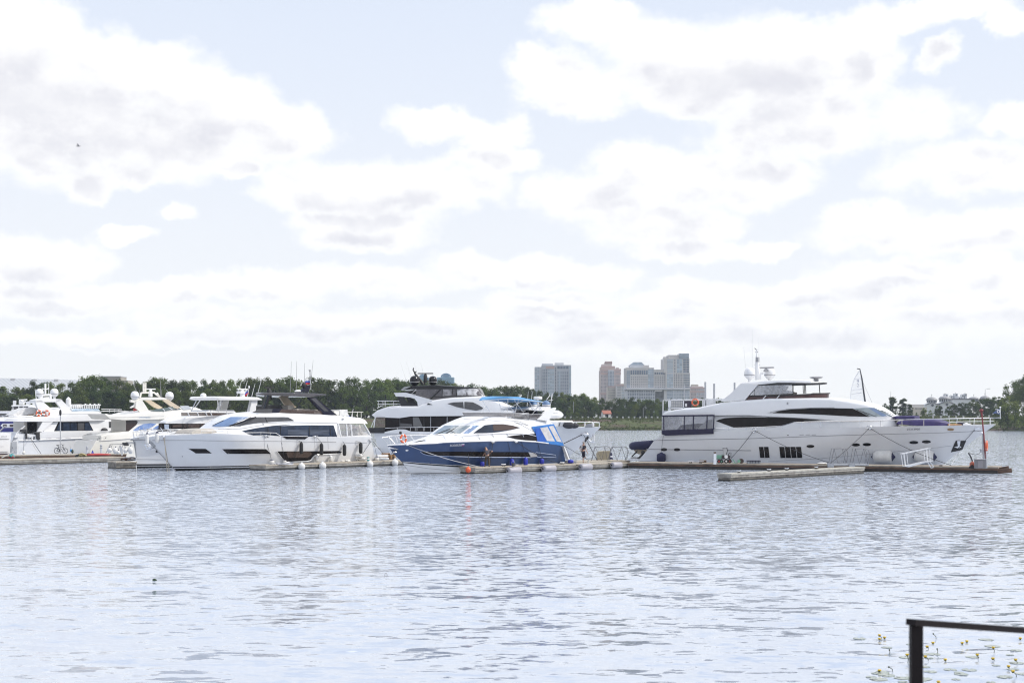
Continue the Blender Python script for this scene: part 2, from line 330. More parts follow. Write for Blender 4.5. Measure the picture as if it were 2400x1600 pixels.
class Fr:
    """a boat's own frame: local x runs to the right of the photo, y away from it; hulls and houses are surfaces y = -w(x, z)"""
    def __init__(s, name, label, cat, mx, my, deg, beam, bow, group=None):
        s.th = radians(deg); s.B = beam; s.bow = bow
        s.ex = Vector((cos(s.th), sin(s.th), 0)); s.ey = Vector((-sin(s.th), cos(s.th), 0))
        G = ground(mx, my); s.O = G + s.ey*beam/2
        s.root = thing(name, label, cat, s.O, s.th, group)
        s.c0 = (CAM-s.O).dot(s.ey)
    def P(s, p, y):
        d = ray(*p); k = (y-s.c0)/d.dot(s.ey); q = CAM+d*k-s.O
        return Vector((q.dot(s.ex), y, q.z))
    def S(s, p, w, off=0.0):
        d = ray(*p); de = d.dot(s.ey)
        def ev(y):
            k = (y-s.c0)/de; q = CAM+d*k-s.O; return y+w(q.dot(s.ex), q.z)
        a = -s.B*0.62-0.6; n = 40; prev = a; hit = None
        for i in range(1, n+1):
            y = a*(1-i/n)
            if ev(y) >= 0: hit = (prev, y); break
            prev = y
        if hit is None: y = 0.0
        else:
            lo, hi = hit
            for _ in range(18):
                mid = (lo+hi)/2
                if ev(mid) >= 0: hi = mid
                else: lo = mid
            y = hi
        q = s.P(p, y); q.y -= off; return q
    def world(s, v): return s.O + s.ex*v.x + s.ey*v.y + Vector((0,0,v.z))
    # -- hull
    def hull(s, sheer, stem, stern, m, entry=(0.62, 0.45), pw=2.1, low=0.86, name='hull', deckm=None, keel=-0.35, zref=2.5):
        st = [s.P(p, 0.0) for p in stem]; sn = [s.P(p, -s.B*0.47) for p in stern]
        xb = lin([(v.z, v.x) for v in st]+[(min(v.z for v in st)-1, min(st, key=lambda v: v.z).x-s.bow*1.2)])
        xs = lin([(v.z, v.x) for v in sn])
        L = abs(st[0].x-sn[0].x); B2 = s.B/2
        def w(x, z):
            u = s.bow*(xb(z)-x); k = clamp(z/zref)
            e = L*(entry[0]*(1-k)+entry[1]*k); fr = clamp(u/e)
            aft = clamp(1-s.bow*(x-xs(1.0))/(L*0.3))
            return B2*(1-(1-fr)**pw)*(low+(1-low)*k)*(1-0.07*aft*aft)
        s.w = w; s.xb = xb; s.xs = xs; s.L = L
        sp = [s.S(p, w) for p in sheer]; zs = itp([(v.x, v.z) for v in sp]); s.zs = zs
        ns, nk = 44, 12; mb = MB(); grid = []
        xt = st[0].x; x0 = sn[0].x
        for i in range(ns+1):
            f = i/ns; f = f**0.9 if False else 1-(1-f)**1.35; row = []
            for k in range(nk+1):
                x = x0+(xt-x0)*f; z = 0
                for _ in range(5):
                    z = keel+(zs(x)-keel)*k/nk; x = xs(z)+(xb(z)-xs(z))*f
                row.append(Vector((x, -w(x, z), z)))
            grid.append(row)
        vs = [v for r in grid for v in r]; fs = []; K = nk+1
        for i in range(ns):
            for k in range(nk): fs.append((i*K+k, (i+1)*K+k, (i+1)*K+k+1, i*K+k+1))
        mb.add(vs, fs); mb.add([Vector((v.x, -v.y, v.z)) for v in vs], [f[::-1] for f in fs])
        for k in range(nk):                                   # transom
            a, b = grid[0][k], grid[0][k+1]
            mb.add([a, b, Vector((b.x, -b.y, b.z)), Vector((a.x, -a.y, a.z))], [(0,1,2,3)])
        mb.obj(name, m, s.root, 28)
        dk = MB()
        for i in range(ns):
            a, b = grid[i][nk], grid[i+1][nk]
            A = [a+Vector((0,0.02,-0.03)), Vector((a.x, 0, a.z+0.03)), Vector((a.x, -a.y-0.02, a.z-0.03))]
            Bq = [b+Vector((0,0.02,-0.03)), Vector((b.x, 0, b.z+0.03)), Vector((b.x, -b.y-0.02, b.z-0.03))]
            dk.add(A+Bq, [(0,3,4,1),(1,4,5,2)])
        dk.obj('deck', deckm or WHITE, s.root, 28)
        return s
    # -- house lofted between a traced top line and bottom line
    def hw(s, pts, py, tumble=0.12, z0=2.5):
        f = itp([(s.P((px, py), -h).x, h) for px, h in pts])
        return lambda x, z: max(0.02, f(x)-tumble*max(0.0, z-z0))
    def house(s, name, top, bot, w, m, r=0.18, camber=0.12, par=None, n=40, sm=False, label=None, ty=None):
        def tp(p):
            q = s.S(p, w)
            if ty:
                k = clamp((p[0]-ty[1])/(ty[2]-ty[1])); y = ty[0]*(1-k)+q.y*k; q = s.P(p, y)
            return q
        T = [tp(p) for p in top]; Bt = [s.S(p, w) for p in bot]
        ft = (itp if sm else lin)([(v.x, v.z) for v in T]); fb = lin([(v.x, v.z) for v in Bt])
        x0 = max(min(v.x for v in T), min(v.x for v in Bt)); x1 = min(max(v.x for v in T), max(v.x for v in Bt))
        xs = sorted(set([x0+(x1-x0)*i/n for i in range(n+1)]+[v.x for v in T+Bt if x0 < v.x < x1]))
        q = [xs[0]]
        for x in xs[1:]:
            if x-q[-1] > 0.02: q.append(x)
        mb = MB(); secs = []
        for x in q:
            zt, zb = ft(x), fb(x)
            if zt-zb < 0.012: zt = zb+0.012
            h = zt-zb; rr = min(r, h*0.45, w(x, zt)*0.8); ws = w(x, zt-rr); sec = [(0, zb)]
            for k in range(4):
                z = zb+(h-rr)*k/3; sec.append((w(x, z), z))
            for k in range(1, 5):
                a = pi/2*k/4; sec.append((ws-rr+rr*cos(a), zt-rr+rr*sin(a)))
            wt = ws-rr; sec += [(wt*0.6, zt+camber*0.64*min(1, h)), (0, zt+camber*min(1, h))]
            full = [Vector((x, -y, z)) for y, z in sec]+[Vector((x, y, z)) for y, z in sec[-2:0:-1]]
            secs.append(full)
        K = len(secs[0]); fs = []
        for i in range(len(secs)-1):
            for k in range(K): fs.append((i*K+k, i*K+(k+1)%K, (i+1)*K+(k+1)%K, (i+1)*K+k))
        fs += [tuple(range(K))[::-1], tuple((len(secs)-1)*K+k for k in range(K))]
        mb.add([v for q_ in secs for v in q_], fs)
        return mb.obj(name, m, par or s.root, 40, label)
    # -- a pane, stripe or panel lying on such a surface (closed outline traced in photo pixels)
    def patch(s, name, poly, w, m, off=0.02, th=0.05, par=None, step=0.55, label=None, obj=True):
        pts = []
        n = len(poly); A = [s.S(p, w) for p in poly]
        for i in range(n):
            a, b = A[i], A[(i+1) % n]; k = max(1, int((Vector((a.x, a.z))-Vector((b.x, b.z))).length/step))
            for j in range(k):
                f = j/k; pts.append(s.S((poly[i][0]*(1-f)+poly[(i+1)%n][0]*f, poly[i][1]*(1-f)+poly[(i+1)%n][1]*f), w))
        P2 = [Vector((v.x, v.z)) for v in pts]; nb = len(P2)
        xs = [p.x for p in P2]; zs_ = [p.y for p in P2]
        def inside(x, z):
            c = False; j = nb-1
            for i in range(nb):
                if (P2[i].y > z) != (P2[j].y > z) and x < (P2[j].x-P2[i].x)*(z-P2[i].y)/(P2[j].y-P2[i].y)+P2[i].x: c = not c
                j = i
            return c
        gx = min(xs)+step/2; inner = []
        while gx < max(xs):
            gz = min(zs_)+step/2
            while gz < max(zs_):
                if inside(gx, gz) and min((Vector((gx, gz))-p).length for p in P2) > step*0.3: inner.append(Vector((gx, gz)))
                gz += step
            gx += step
        res = delaunay_2d_cdt(P2+inner, [], [list(range(nb))], 1, 1e-4)
        vv, ff = res[0], res[2]
        V = [Vector((p.x, -(w(p.x, p.y)+off), p.y)) for p in vv]
        mb = MB(); mb.add(V, ff)
        ed = {}
        for f in ff:
            for i in range(len(f)):
                e = tuple(sorted((f[i], f[(i+1) % len(f)]))); ed[e] = ed.get(e, 0)+1
        for (a, b), c in ed.items():
            if c == 1: mb.add([V[a], V[b], V[b]+Vector((0, th, 0)), V[a]+Vector((0, th, 0))], [(0,1,2,3)])
        if not obj: return mb
        return mb.obj(name, m, par or s.root, 40, label)
    def caster(s, obj):
        """point where the sight line through a photo pixel meets a finished part, lifted off it a little"""
        me = obj.data; bv = BVHTree.FromPolygons([v.co for v in me.vertices], [tuple(p.vertices) for p in me.polygons])
        o = CAM-s.O; o = Vector((o.dot(s.ex), o.dot(s.ey), o.z))
        def f(p, off=0.03):
            d = ray(*p); d = Vector((d.dot(s.ex), d.dot(s.ey), d.z)).normalized(); h = bv.ray_cast(o, d)
            if h[0] is None: return None
            nn = h[1] if h[1].dot(d) < 0 else -h[1]
            return h[0]+nn*off
        return f
    def castpatch(s, name, poly, cf, m, off=0.03, par=None, step=5.0):
        pts = []; n = len(poly)
        for i in range(n):
            a, b = Vector(poly[i]), Vector(poly[(i+1) % n]); k = max(1, int((a-b).length/step)); pts += [a.lerp(b, j/k) for j in range(k)]
        nb = len(pts); inn = []
        x = min(p.x for p in pts)+step/2
        while x < max(p.x for p in pts):
            y = min(p.y for p in pts)+step/2
            while y < max(p.y for p in pts):
                if min((Vector((x, y))-p).length for p in pts) > step*.4: inn.append(Vector((x, y)))
                y += step
            x += step
        r = delaunay_2d_cdt(pts+inn, [], [list(range(nb))], 1, 1e-4); V = [cf(p, off) for p in r[0]]
        mb = MB(); ok = [i for i, v in enumerate(V) if v]; ix = {i: k for k, i in enumerate(ok)}
        mb.add([V[i] for i in ok], [tuple(ix[i] for i in f) for f in r[2] if all(i in ix for i in f)])
        return mb.obj(name, m, par or s.root, 60)
    def castline(s, name, pts, cf, r, m, off=0.05, sub=5):
        q = [cf((a[0]*(1-j/sub)+b[0]*j/sub, a[1]*(1-j/sub)+b[1]*j/sub), off) for a, b in zip(pts, pts[1:]) for j in range(sub+1)]
        q = [v for v in q if v]; q = [v for i, v in enumerate(q) if i == 0 or (v-q[i-1]).length > 1e-3]
        if len(q) > 1: return MB().tube(q, r, 5).obj(name, m, s.root, 60)
    def oval(s, cx, cy, rx, ry, n=14): return [(cx+rx*cos(2*pi*i/n)*(1 if True else 1), cy+ry*sin(2*pi*i/n)) for i in range(n)]
    def line(s, name, pts, w, r, m, off=0.0, par=None, sub=6, n=5):
        q = []
        for i in range(len(pts)-1):
            for j in range(sub):
                f = j/sub; q.append(s.S((pts[i][0]*(1-f)+pts[i+1][0]*f, pts[i][1]*(1-f)+pts[i+1][1]*f), w, off))
        q.append(s.S(pts[-1], w, off))
        return MB().tube(q, r, n).obj(name, m, par or s.root, 60)
    def plate(s, name, poly, y0, y1, m, par=None, mirror=True, label=None):
        pts = [s.P(p, y0) for p in poly]
        if mirror: MB().prism([Vector((v.x, -v.y, v.z)) for v in pts], (0, y0-y1, 0)).obj(name, m, par or s.root, 30, label)
        return MB().prism(pts, (0, y1-y0, 0)).obj(name, m, par or s.root, 30, label)
    def rod(s, mb, p, q, y, r=0.02, y2=None, n=5): mb.tube([s.P(p, y), s.P(q, y if y2 is None else y2)], r, n); return mb
    def text(s, name, txt, p0, p1, hpx, w, m, off=0.03, shear=0.0, par=None):
        """lettering laid on the surface; p0, p1: left and right ends of the baseline in photo pixels"""
        cu = bpy.data.curves.new(name, 'FONT'); cu.body = txt; cu.resolution_u = 2; cu.shear = shear
        ob = bpy.data.objects.new(name, cu); COL.objects.link(ob); dg = bpy.context.evaluated_depsgraph_get(); dg.update()
        me = bpy.data.meshes.new_from_object(ob.evaluated_get(dg)); COL.objects.unlink(ob); bpy.data.objects.remove(ob)
        xs = [v.co.x for v in me.vertices]; ys = [v.co.y for v in me.vertices]; x0, x1, y1 = min(xs), max(xs), max(ys)
        for v in me.vertices:
            f = (v.co.x-x0)/(x1-x0); g = v.co.y/y1
            v.co = s.S((p0[0]*(1-f)+p1[0]*f, p0[1]*(1-f)+p1[1]*f-g*hpx), w, off)
        me.materials.clear(); me.materials.append(m)
        o = bpy.data.objects.new(name, me); COL.objects.link(o); o.parent = par or s.root; return o
    def dome(s, p, rpx, m, y, lower=None, name='satellite_dome'):
        c = s.P(p, y); k = (s.world(c)-CAM).y/F; r = rpx*k; mb = MB()
        mb.lathe([(r*.35,-r*1.12),(r*.6,-r*.95),(r*.95,-r*.55),(r,-r*.1),(r*.98,r*.2),(r*.85,r*.6),(r*.6,r*.85),(r*.3,r*.98),(0.01,r*1.02)], 16, Matrix.Translation(c))
        o = mb.obj(name, m, s.root, 50)
        if lower: MB().lathe([(r*.36,-r*1.125),(r*.62,-r*.96),(r*.97,-r*.56),(r*1.015,-r*.1),(r*1.015,0)],16,Matrix.Translation(c)).obj('dome_base', lower, o, 50)
        MB().lathe([(r*1.02,-r*.42),(r*1.03,-r*.40),(r*1.03,-r*.30),(r*1.02,-r*.28)],16,Matrix.Translation(c)).obj('dome_band', GREYP, o, 50)
        MB().tube([c+Vector((0,0,-r*1.1)), c+Vector((0,0,-r*1.6))], r*.3, 8).obj('dome_foot', m, o)
        return o
    def antenna(s, p, q, y, r=0.018, m=None): return MB().tube([s.P(p, y), s.P(q, y)], [r, r*0.5], 5).obj('antenna', m or WHITE, s.root)
# ---------------------------------------------------------------- water
def water_mat():
    m = bpy.data.materials.new('lake water'); m.use_nodes = True; n = NT(m.node_tree); m.node_tree.nodes.clear()
    co = n.n('ShaderNodeTexCoord').outputs['Object']
    def slope(scale, det, amp, sx, sy, rot, dist=0.0):
        mp = n.n('ShaderNodeMapping', {'Vector': co, 'Rotation': (0, 0, rot), 'Scale': (sx, sy, 1)}).outputs[0]
        c = n.n('ShaderNodeTexNoise', {'Vector': mp, 'Scale': scale, 'Detail': det, 'Roughness': 0.5, 'Distortion': dist}).outputs[1]
        return n.v('MULTIPLY', n.v('SUBTRACT', c, (.5, .5, .5)), (amp*0.7, amp, 0))
    gust = n.sstep(n.n('ShaderNodeTexNoise', {'Vector': n.v('MULTIPLY', co, (0.03, 0.06, 1)), 'Scale': 1.0, 'Detail': 3.0}).outputs[0], 0.35, 0.65)
    shel = n.sstep(n.n('ShaderNodeSeparateXYZ', {0: co}).outputs[1], 24.0, 75.0)
    g = n.m('ADD', n.m('ADD', 0.45, n.m('MULTIPLY', gust, 0.5)), n.m('MULTIPLY', shel, 3.0)); g3 = n.n('ShaderNodeCombineXYZ', {0: g, 1: g, 2: g}).outputs[0]
    nearb = n.m('SUBTRACT', 1.9, n.m('MULTIPLY', shel, 0.9))
    sl = n.v('ADD', slope(0.30, 1.0, 0.09, 0.55, 1.25, 0.3, 0.3), n.v('MULTIPLY', slope(1.2, 1.5, 0.18, 0.5, 1.2, -0.15, 0.6), n.n('ShaderNodeCombineXYZ', {0: nearb, 1: nearb, 2: nearb}).outputs[0]))
    sl = n.v('ADD', sl, n.v('MULTIPLY', slope(5.0, 2.5, 0.40, 0.55, 1.1, 0.1, 0.4), g3))
    nr = n.v('NORMALIZE', n.v('ADD', sl, (0, 0, 1)))
    b = n.n('ShaderNodeBsdfPrincipled', {'Base Color': (0.35, 0.395, 0.475, 1), 'Roughness': 0.05, 'IOR': 1.6, 'Specular IOR Level': 0.8, 'Normal': nr})
    n.n('ShaderNodeOutputMaterial', {0: b.outputs[0]}); return m
MB().add([(-1500,-40,0),(1500,-40,0),(1500,1200,0),(-1500,1200,0)], [(0,1,2,3)]).obj('water', water_mat(), smooth=0)['kind'] = 'structure'
# ---------------------------------------------------------------- land
def ground_mat(name, a, b_, c, sc):
    m = bpy.data.materials.new(name); m.use_nodes = True; n = NT(m.node_tree); m.node_tree.nodes.clear()
    co = n.n('ShaderNodeTexCoord').outputs['Object']
    t1 = n.n('ShaderNodeTexNoise', {'Vector': co, 'Scale': sc, 'Detail': 8.0, 'Roughness': 0.7}).outputs[0]
    t2 = n.n('ShaderNodeTexNoise', {'Vector': n.v('MULTIPLY', co, (0.5, 1, 2.5)), 'Scale': sc*0.4, 'Detail': 5.0, 'Roughness': 0.6}).outputs[0]
    col = n.mix(n.sstep(t2, 0.47, 0.60), n.mix(n.sstep(t1, 0.4, 0.62), a, b_), c)
    bp = n.n('ShaderNodeBump', {'Height': t1, 'Strength': 0.7, 'Distance': 0.5})
    b = n.n('ShaderNodeBsdfPrincipled', {'Base Color': col, 'Roughness': 0.95, 'Normal': bp.outputs[0], 'Specular IOR Level': 0.1})
    n.n('ShaderNodeOutputMaterial', {0: b.outputs[0]}); return m
BANKM = ground_mat('bank grass and earth', (0.060,0.075,0.032), (0.085,0.098,0.042), (0.088,0.066,0.052), 0.35)
BANK = [(-700,440),(-230,470),(-120,480),(-70,520),(-20,592),(40,596),(110,604),(180,628),(215,640),(290,640),(700,660)]
def bank_y(x): return lin(BANK)(x)
PROF = [(-5,-1.2),(0,0.02),(5,1.0),(11,2.3),(19,3.9),(24,4.7),(32,4.85),(60,5.0),(220,5.6),(1200,6.5),(9000,7)]
def land_z(x, y):
    d = y-bank_y(x); return lin(PROF)(d)+0.9*clamp((x-120)/80)*clamp(d/22)
bxs = [-700,-400]+list(range(-240,300,6))+[400,700]
mb = MB(); K = len(PROF)
rnd = random.Random(3)
mb.add([(x*(1+max(0, d-30)/600), bank_y(x)+d+(rnd.uniform(-1.2,1.2) if abs(d) < 12 else 0), land_z(x, bank_y(x)+d)+(rnd.uniform(-.25,.25) if 3 < d < 22 else 0)) for x in bxs for d, z in PROF],
       [(i*K+k, (i+1)*K+k, (i+1)*K+k+1, i*K+k+1) for i in range(len(bxs)-1) for k in range(K-1)])
mb.obj('far_bank', BANKM, smooth=60)['kind'] = 'structure'
# low headland on the right with the willow
mb = MB(); rings = []
HX, HYc = 262.0, 566.0
prof = [(1.06,-0.8),(1.0,0.05),(0.93,1.0),(0.8,2.6),(0.6,3.8),(0.3,4.2),(0.02,4.3)]
vs = [(HX+72*r*cos(2*pi*k/40)*(1+0.04*sin(5*k)), HYc+30*r*sin(2*pi*k/40), z) for r, z in prof for k in range(40)]
mb.add(vs, [(i*40+k, i*40+(k+1)%40, (i+1)*40+(k+1)%40, (i+1)*40+k) for i in range(len(prof)-1) for k in range(40)])
mb.obj('headland', BANKM, smooth=60)['kind'] = 'structure'
# quay under the camera
QUAY = MB(); QUAY.box(-40, 60, -30, 7.6, -1.5, 2.38); QUAY.obj('quay', CONC, smooth=0)['kind'] = 'structure'
def leaf_clump(mb, rnd, c, r, n, size, flat=0.8, droop=0.0):
    for _ in range(n):
        d = Vector((rnd.gauss(0,1), rnd.gauss(0,1), rnd.gauss(0,1))).normalized()
        rr = r*(rnd.random()**0.45); p = c+Vector((d.x*rr, d.y*rr, d.z*rr*flat-droop*rnd.random()))
        nrm = (d+Vector((rnd.gauss(0,.6), rnd.gauss(0,.6), rnd.gauss(0.35,.6)))).normalized()
        u = nrm.cross(Vector((rnd.gauss(0,1), rnd.gauss(0,1), rnd.gauss(0,1)))).normalized(); v = nrm.cross(u)
        s = size*rnd.uniform(0.6, 1.35)
        mb.add([p-u*s*.5, p+v*s*.32, p+u*s*.55, p-v*s*.32], [(0,1,2,3)])
# bank herbs: ragged tufts
mb = MB(); rnd = random.Random(11)
for i in range(9000):
    d = rnd.choice([rnd.uniform(0, 4), rnd.uniform(0, 23), rnd.uniform(19, 31), rnd.uniform(22, 34)])
    x = rnd.uniform(-25, 290); y = bank_y(x)+d
    if rnd.random() < 0.45*(5 < d < 18): continue
    leaf_clump(mb, rnd, Vector((x, y, land_z(x, y)+0.15)), rnd.uniform(0.45, 1.1), 8, 0.6, 0.6)
for i in range(1500):
    a = rnd.uniform(0, 2*pi); r = rnd.uniform(0.3, 0.99); x, y = HX+72*r*cos(a), HYc+30*r*sin(a)
    leaf_clump(mb, rnd, Vector((x, y, lin([(q, z) for q, z in prof][::-1])(r))), rnd.uniform(0.5, 1.2), 9, 0.6, 0.7)
mb.obj('bank_grass', foliage('herbs', (0.055,0.078,0.028), (0.095,0.105,0.048)), smooth=0)['kind'] = 'stuff'
# ---------------------------------------------------------------- trees
def crown_mesh(seed, kind):
    rnd = random.Random(seed); mb = MB()             # unit tree: height 1, foot at 0
    if kind == 'poplar':   N, rad, lo, hi = 70, 0.19, 0.06, 0.97
    elif kind == 'willow': N, rad, lo, hi = 170, 0.46, 0.05, 0.97
    elif kind == 'bush':   N, rad, lo, hi = 30, 0.55, 0.08, 0.9
    else:                  N, rad, lo, hi = 112, 0.37, 0.04, 0.96
    lobes = [(rnd.uniform(0, 2*pi), rnd.uniform(lo+.1, hi-.08), rnd.uniform(.25, .75)) for _ in range(7)]
    for i in range(N):
        z = lo+(hi-lo)*rnd.random(); k = (z-lo)/(hi-lo)
        env = rad*(sin(pi*min(1, (k*0.86+0.14)))**0.6)*(1.15-0.5*k)
        if kind == 'poplar': env = rad*(1-0.75*k)*min(1, k*5+.35)
        if kind == 'willow': env = rad*(1-k**2.2)**0.6
        a = rnd.uniform(0, 2*pi)
        if rnd.random() < 0.5:
            la, lz, lr = rnd.choice(lobes); a = la+rnd.gauss(0, .35); z = lz+rnd.gauss(0, .05)
        r = env*rnd.uniform(0.45, 1.0)
        c = Vector((r*cos(a), r*sin(a), min(z, hi)))
        if kind == 'willow': leaf_clump(mb, rnd, c, 0.075*rnd.uniform(.7, 1.3), 150, 0.022, 1.0, 0.05)
        else: leaf_clump(mb, rnd, c, (0.095 if kind != 'poplar' else 0.07)*rnd.uniform(.7, 1.35)*(1.4 if kind == 'bush' else 1), 60, 0.036 if kind != 'bush' else 0.06, 0.8)
    return mb
def trunk_mesh(seed, kind):
    rnd = random.Random(seed); mb = MB()
    top = 0.7 if kind != 'willow' else 0.8
    mb.tube([(0,0,-0.02),(0.004,0.002,0.2),(-0.006,0.004,0.45),(0.004,0,top)], [0.024,0.018,0.012,0.004], 7)
    for i in range(6):
        a = rnd.uniform(0, 2*pi); z = rnd.uniform(0.2, 0.5); L = rnd.uniform(.12, .26)*(0.4 if kind == 'poplar' else 1)
        mb.tube([(0,0,z),(cos(a)*L*.5, sin(a)*L*.5, z+L*.5),(cos(a)*L, sin(a)*L, z+L*1.0)], [0.009,0.006,0.002], 5)
    return mb
def mesh_of(mb, name, m):
    me = bpy.data.meshes.new(name); me.from_pydata(mb.v, [], mb.f); me.materials.append(m); return me
KINDS = {}
for kd, n_, m_ in (('broad', 5, LEAF), ('dark', 3, LEAFD), ('poplar', 2, LEAFD), ('bush', 3, LEAF), ('willow', 1, LEAFP)):
    for i in range(n_):
        kk = 'broad' if kd == 'dark' else kd
        KINDS.setdefault(kd, []).append((mesh_of(crown_mesh(len(KINDS)*31+i, kk), 'crown', m_), mesh_of(trunk_mesh(i+len(KINDS)*17, kk), 'trunk', BARK)))
def tree(kd, loc, h, wide, label, group=None, rnd=random, name='tree', cat='tree'):
    r = thing(name, label, cat, loc, rnd.uniform(0, 6.28), group)
    cm, tm = rnd.choice(KINDS[kd])
    for nm, me in (('crown', cm), ('trunk', tm)):
        o = bpy.data.objects.new(nm, me); COL.objects.link(o); o.parent = r; o.scale = (h*wide, h*wide, h)
    return r
TOP = itp([(-80,905),(0,908),(25,905),(55,905),(75,893),(95,897),(115,893),(150,900),(165,898),(188,886),(215,884),(245,884),(270,890),(300,893),(318,891),
  (335,894),(350,886),(365,884),(380,887),(400,889),(410,893),(440,892),(455,894),(470,896),(480,890),(500,890),(520,894),(540,893),(560,888),(580,886),(600,888),
  (620,886),(650,890),(670,886),(700,887),(720,884),(740,885),(760,892),(790,892),(815,890),(830,886),(850,893),(870,894),(890,892),(920,890),(940,891),(960,890),(1000,892),
  (1080,898),(1124,908),(1150,910),(1166,907),(1190,908),(1205,902),(1225,904),(1240,908),(1260,914),(1280,919),(1310,921),(1330,922),(1350,922),(1370,925),(1390,929),(1405,934),(1440,935),(1500,934),(1570,934),(1640,934),(1880,936)])
ZONES = [(70,'by the hall gable at the left edge'),(150,'behind the yacht with twin white domes'),(205,'in front of the pale hall roof'),(300,'below the concrete block on the left'),
  (420,'behind the cream yacht with two round domes'),(560,'behind the white hardtop yacht'),(680,'behind the black hardtop of the long white yacht'),(780,'behind the small tricolour flag'),(900,'left of the yacht with black domes'),
  (1100,'behind the yacht with black domes'),(1250,'behind the blue canopy'),(1345,'in front of the dark grey apartment tower'),(1410,'left of the pink tower'),(1480,'above the little hut with the red roof'),(1560,'in front of the wide glassy block'),(1900,'just left of the big yacht on the right')]
rnd = random.Random(21)
def wood_row(x0, x1, step, D0, D1, hf, kinds, where):
    nm_ = {'broad':'light green','dark':'dark green','bush':'low'}
    px = x0
    while px < x1:
        D = rnd.uniform(D0, D1); ty = TOP(px)+rnd.uniform(-3, 3.5); X = (px-CX)/F*D
        zb = land_z(X, D)
        if D-bank_y(X) < 27: D = bank_y(X)+rnd.uniform(28, 36); X = (px-CX)/F*D; zb = land_z(X, D)
        zt = HC+(HY-ty)/F*D; h = (zt-zb)*hf*(rnd.uniform(.86, 1.0) if hf < 1 else 1)
        zone = [z for lim, z in ZONES if px < lim][0]
        kd = rnd.choice(kinds)
        tree(kd, (X, D, zb), h/0.99, rnd.uniform(0.75, 1.15)*(0.8 if kd == 'bush' else 1), f'{nm_[kd]} {where} row tree {zone}', f'trees in the {where} row of the far wood', rnd)
        px += step*rnd.uniform(0.75, 1.3)
        if hf < .6 and 1396 < px < 1442: px = 1446
wood_row(-150, 960, 23, 528, 560, 1.0, ['broad','broad','dark'], 'back')
wood_row(-150, 900, 27, 500, 520, 0.80, ['broad','dark','broad'], 'front')
wood_row(900, 1880, 15.5, 690, 715, 1.0, ['broad','dark','dark'], 'back')
wood_row(1110, 1880, 17, 655, 675, 0.80, ['broad','dark','dark'], 'middle')
wood_row(1260, 1620, 19, 622, 640, 0.5, ['broad','dark','bush'], 'front')
def lone(kd, px, ytop, D, wide, label, cat='tree', name='tree', yb=None, group=None):
    X = (px-CX)/F*D; zb = land_z(X, D) if yb is None else yb; h = HC+(HY-ytop)/F*D-zb
    return tree(kd, (X, D, zb), h, wide, label, group, rnd, name, cat)
lone('poplar', 2092, 927, 690, 1.5, 'taller of the two dark upright trees behind the foredeck of the right yacht')
lone('poplar', 2115, 931, 695, 1.4, 'shorter dark upright tree just right of the tallest one behind the foredeck')
lone('dark', 2075, 945, 685, 0.9, 'dark round tree at the left foot of the two upright trees')
lone('poplar', 2133, 945, 680, 1.3, 'small dark tree left of the low beige building')
for i, (px, yt, kd, wd) in enumerate([(2095,964,'bush',1.0),(2112,968,'bush',1.0),(2130,962,'bush',.9),(2148,966,'bush',1),(2165,955,'broad',1.0),(2180,960,'bush',.9),(2196,950,'broad',.8),(2204,949,'poplar',1.5),
      (2222,951,'dark',.9),(2236,946,'dark',1.0),(2250,943,'dark',1.1),(2264,945,'dark',1.1),(2282,936,'dark',1.0),(2298,934,'dark',1.2),(2315,932,'dark',1.2),(2330,930,'dark',1.1),(2346,929,'poplar',2.0),(2272,968,'bush',1),(2240,968,'bush',1.1),(2300,970,'bush',1.2),(2335,968,'bush',1.2)]):
    side = 'in front of the low beige building' if px < 2150 else 'below the grey church domes' if px < 2232 else 'in front of the flat white church roof' if px < 2275 else 'behind the blue pennant'
    w_ = {'bush':'low round bush','broad':'mid green tree','dark':'dark leafy tree','poplar':'narrow upright tree'}[kd]
    lone(kd, px, yt, 668+(i % 4)*5, wd, f'{w_} {side}', 'bush' if kd == 'bush' else 'tree', 'bush' if kd == 'bush' else 'tree', group=f'{w_}s {side}')
lone('willow', 2410, 874, 556, 1.25, 'big pale willow tree at the right edge of the lake', yb=3.2)
for px, yt, wd, lb in [(2345,940,.8,'green bush under the left side of the big willow'),(2362,925,.9,'tall green bush leaning out of the big willow over the water'),(2378,950,1.0,'green bush at the foot of the big willow')]:
    lone('bush', px, yt, 545, wd, lb, 'bush', 'bush', yb=1.5)
for px, yt, wd, lb in [(1352,962,.6,'bright green bush left of the concrete posts'),(1343,976,.7,'small bush at the end of the row of posts')]:
    lone('bush', px, yt, 618, wd, lb, 'bush', 'bush')
# ---------------------------------------------------------------- roadside posts, hut, poles
POSTM = mat('pale concrete post', (0.55,0.55,0.53), 0.8, var=0.2, vscale=3)
def instance(o, loc, parent=None):
    c = o.copy(); COL.objects.link(c); c.location = loc; c.parent = parent; return c
def posts(pxs, label, group):
    me = None
    for px in pxs:
        X = (px-CX)/F*620; D = bank_y(X)+25.5; X = (px-CX)/F*D; z = land_z(X, D)-0.05
        if me is None:
            p = MB(); p.box(-.35,.35,-.22,.22,0,1.15); p.box(-.42,.42,-.28,.28,1.05,1.22); o = p.obj('roadside_post', POSTM, smooth=0); me = o.data
        else: o = bpy.data.objects.new('roadside_post', me); COL.objects.link(o)
        o.location = (X, D, z); tag(o, label, 'post', group)
posts([1338+13.55*i for i in range(-1, 17)], 'short pale concrete post in the even row along the far road near the hut', 'posts of the far road near the hut')
posts([2187,2205,2224,2241,2258,2292,2318], 'short pale concrete post along the road behind the right yacht rail', 'posts of the far road behind the right yacht')
hx = (1420-CX)/F*628; hd = bank_y(hx)+33; hx = (1420.5-CX)/F*hd; hz = land_z(hx, hd)-.1
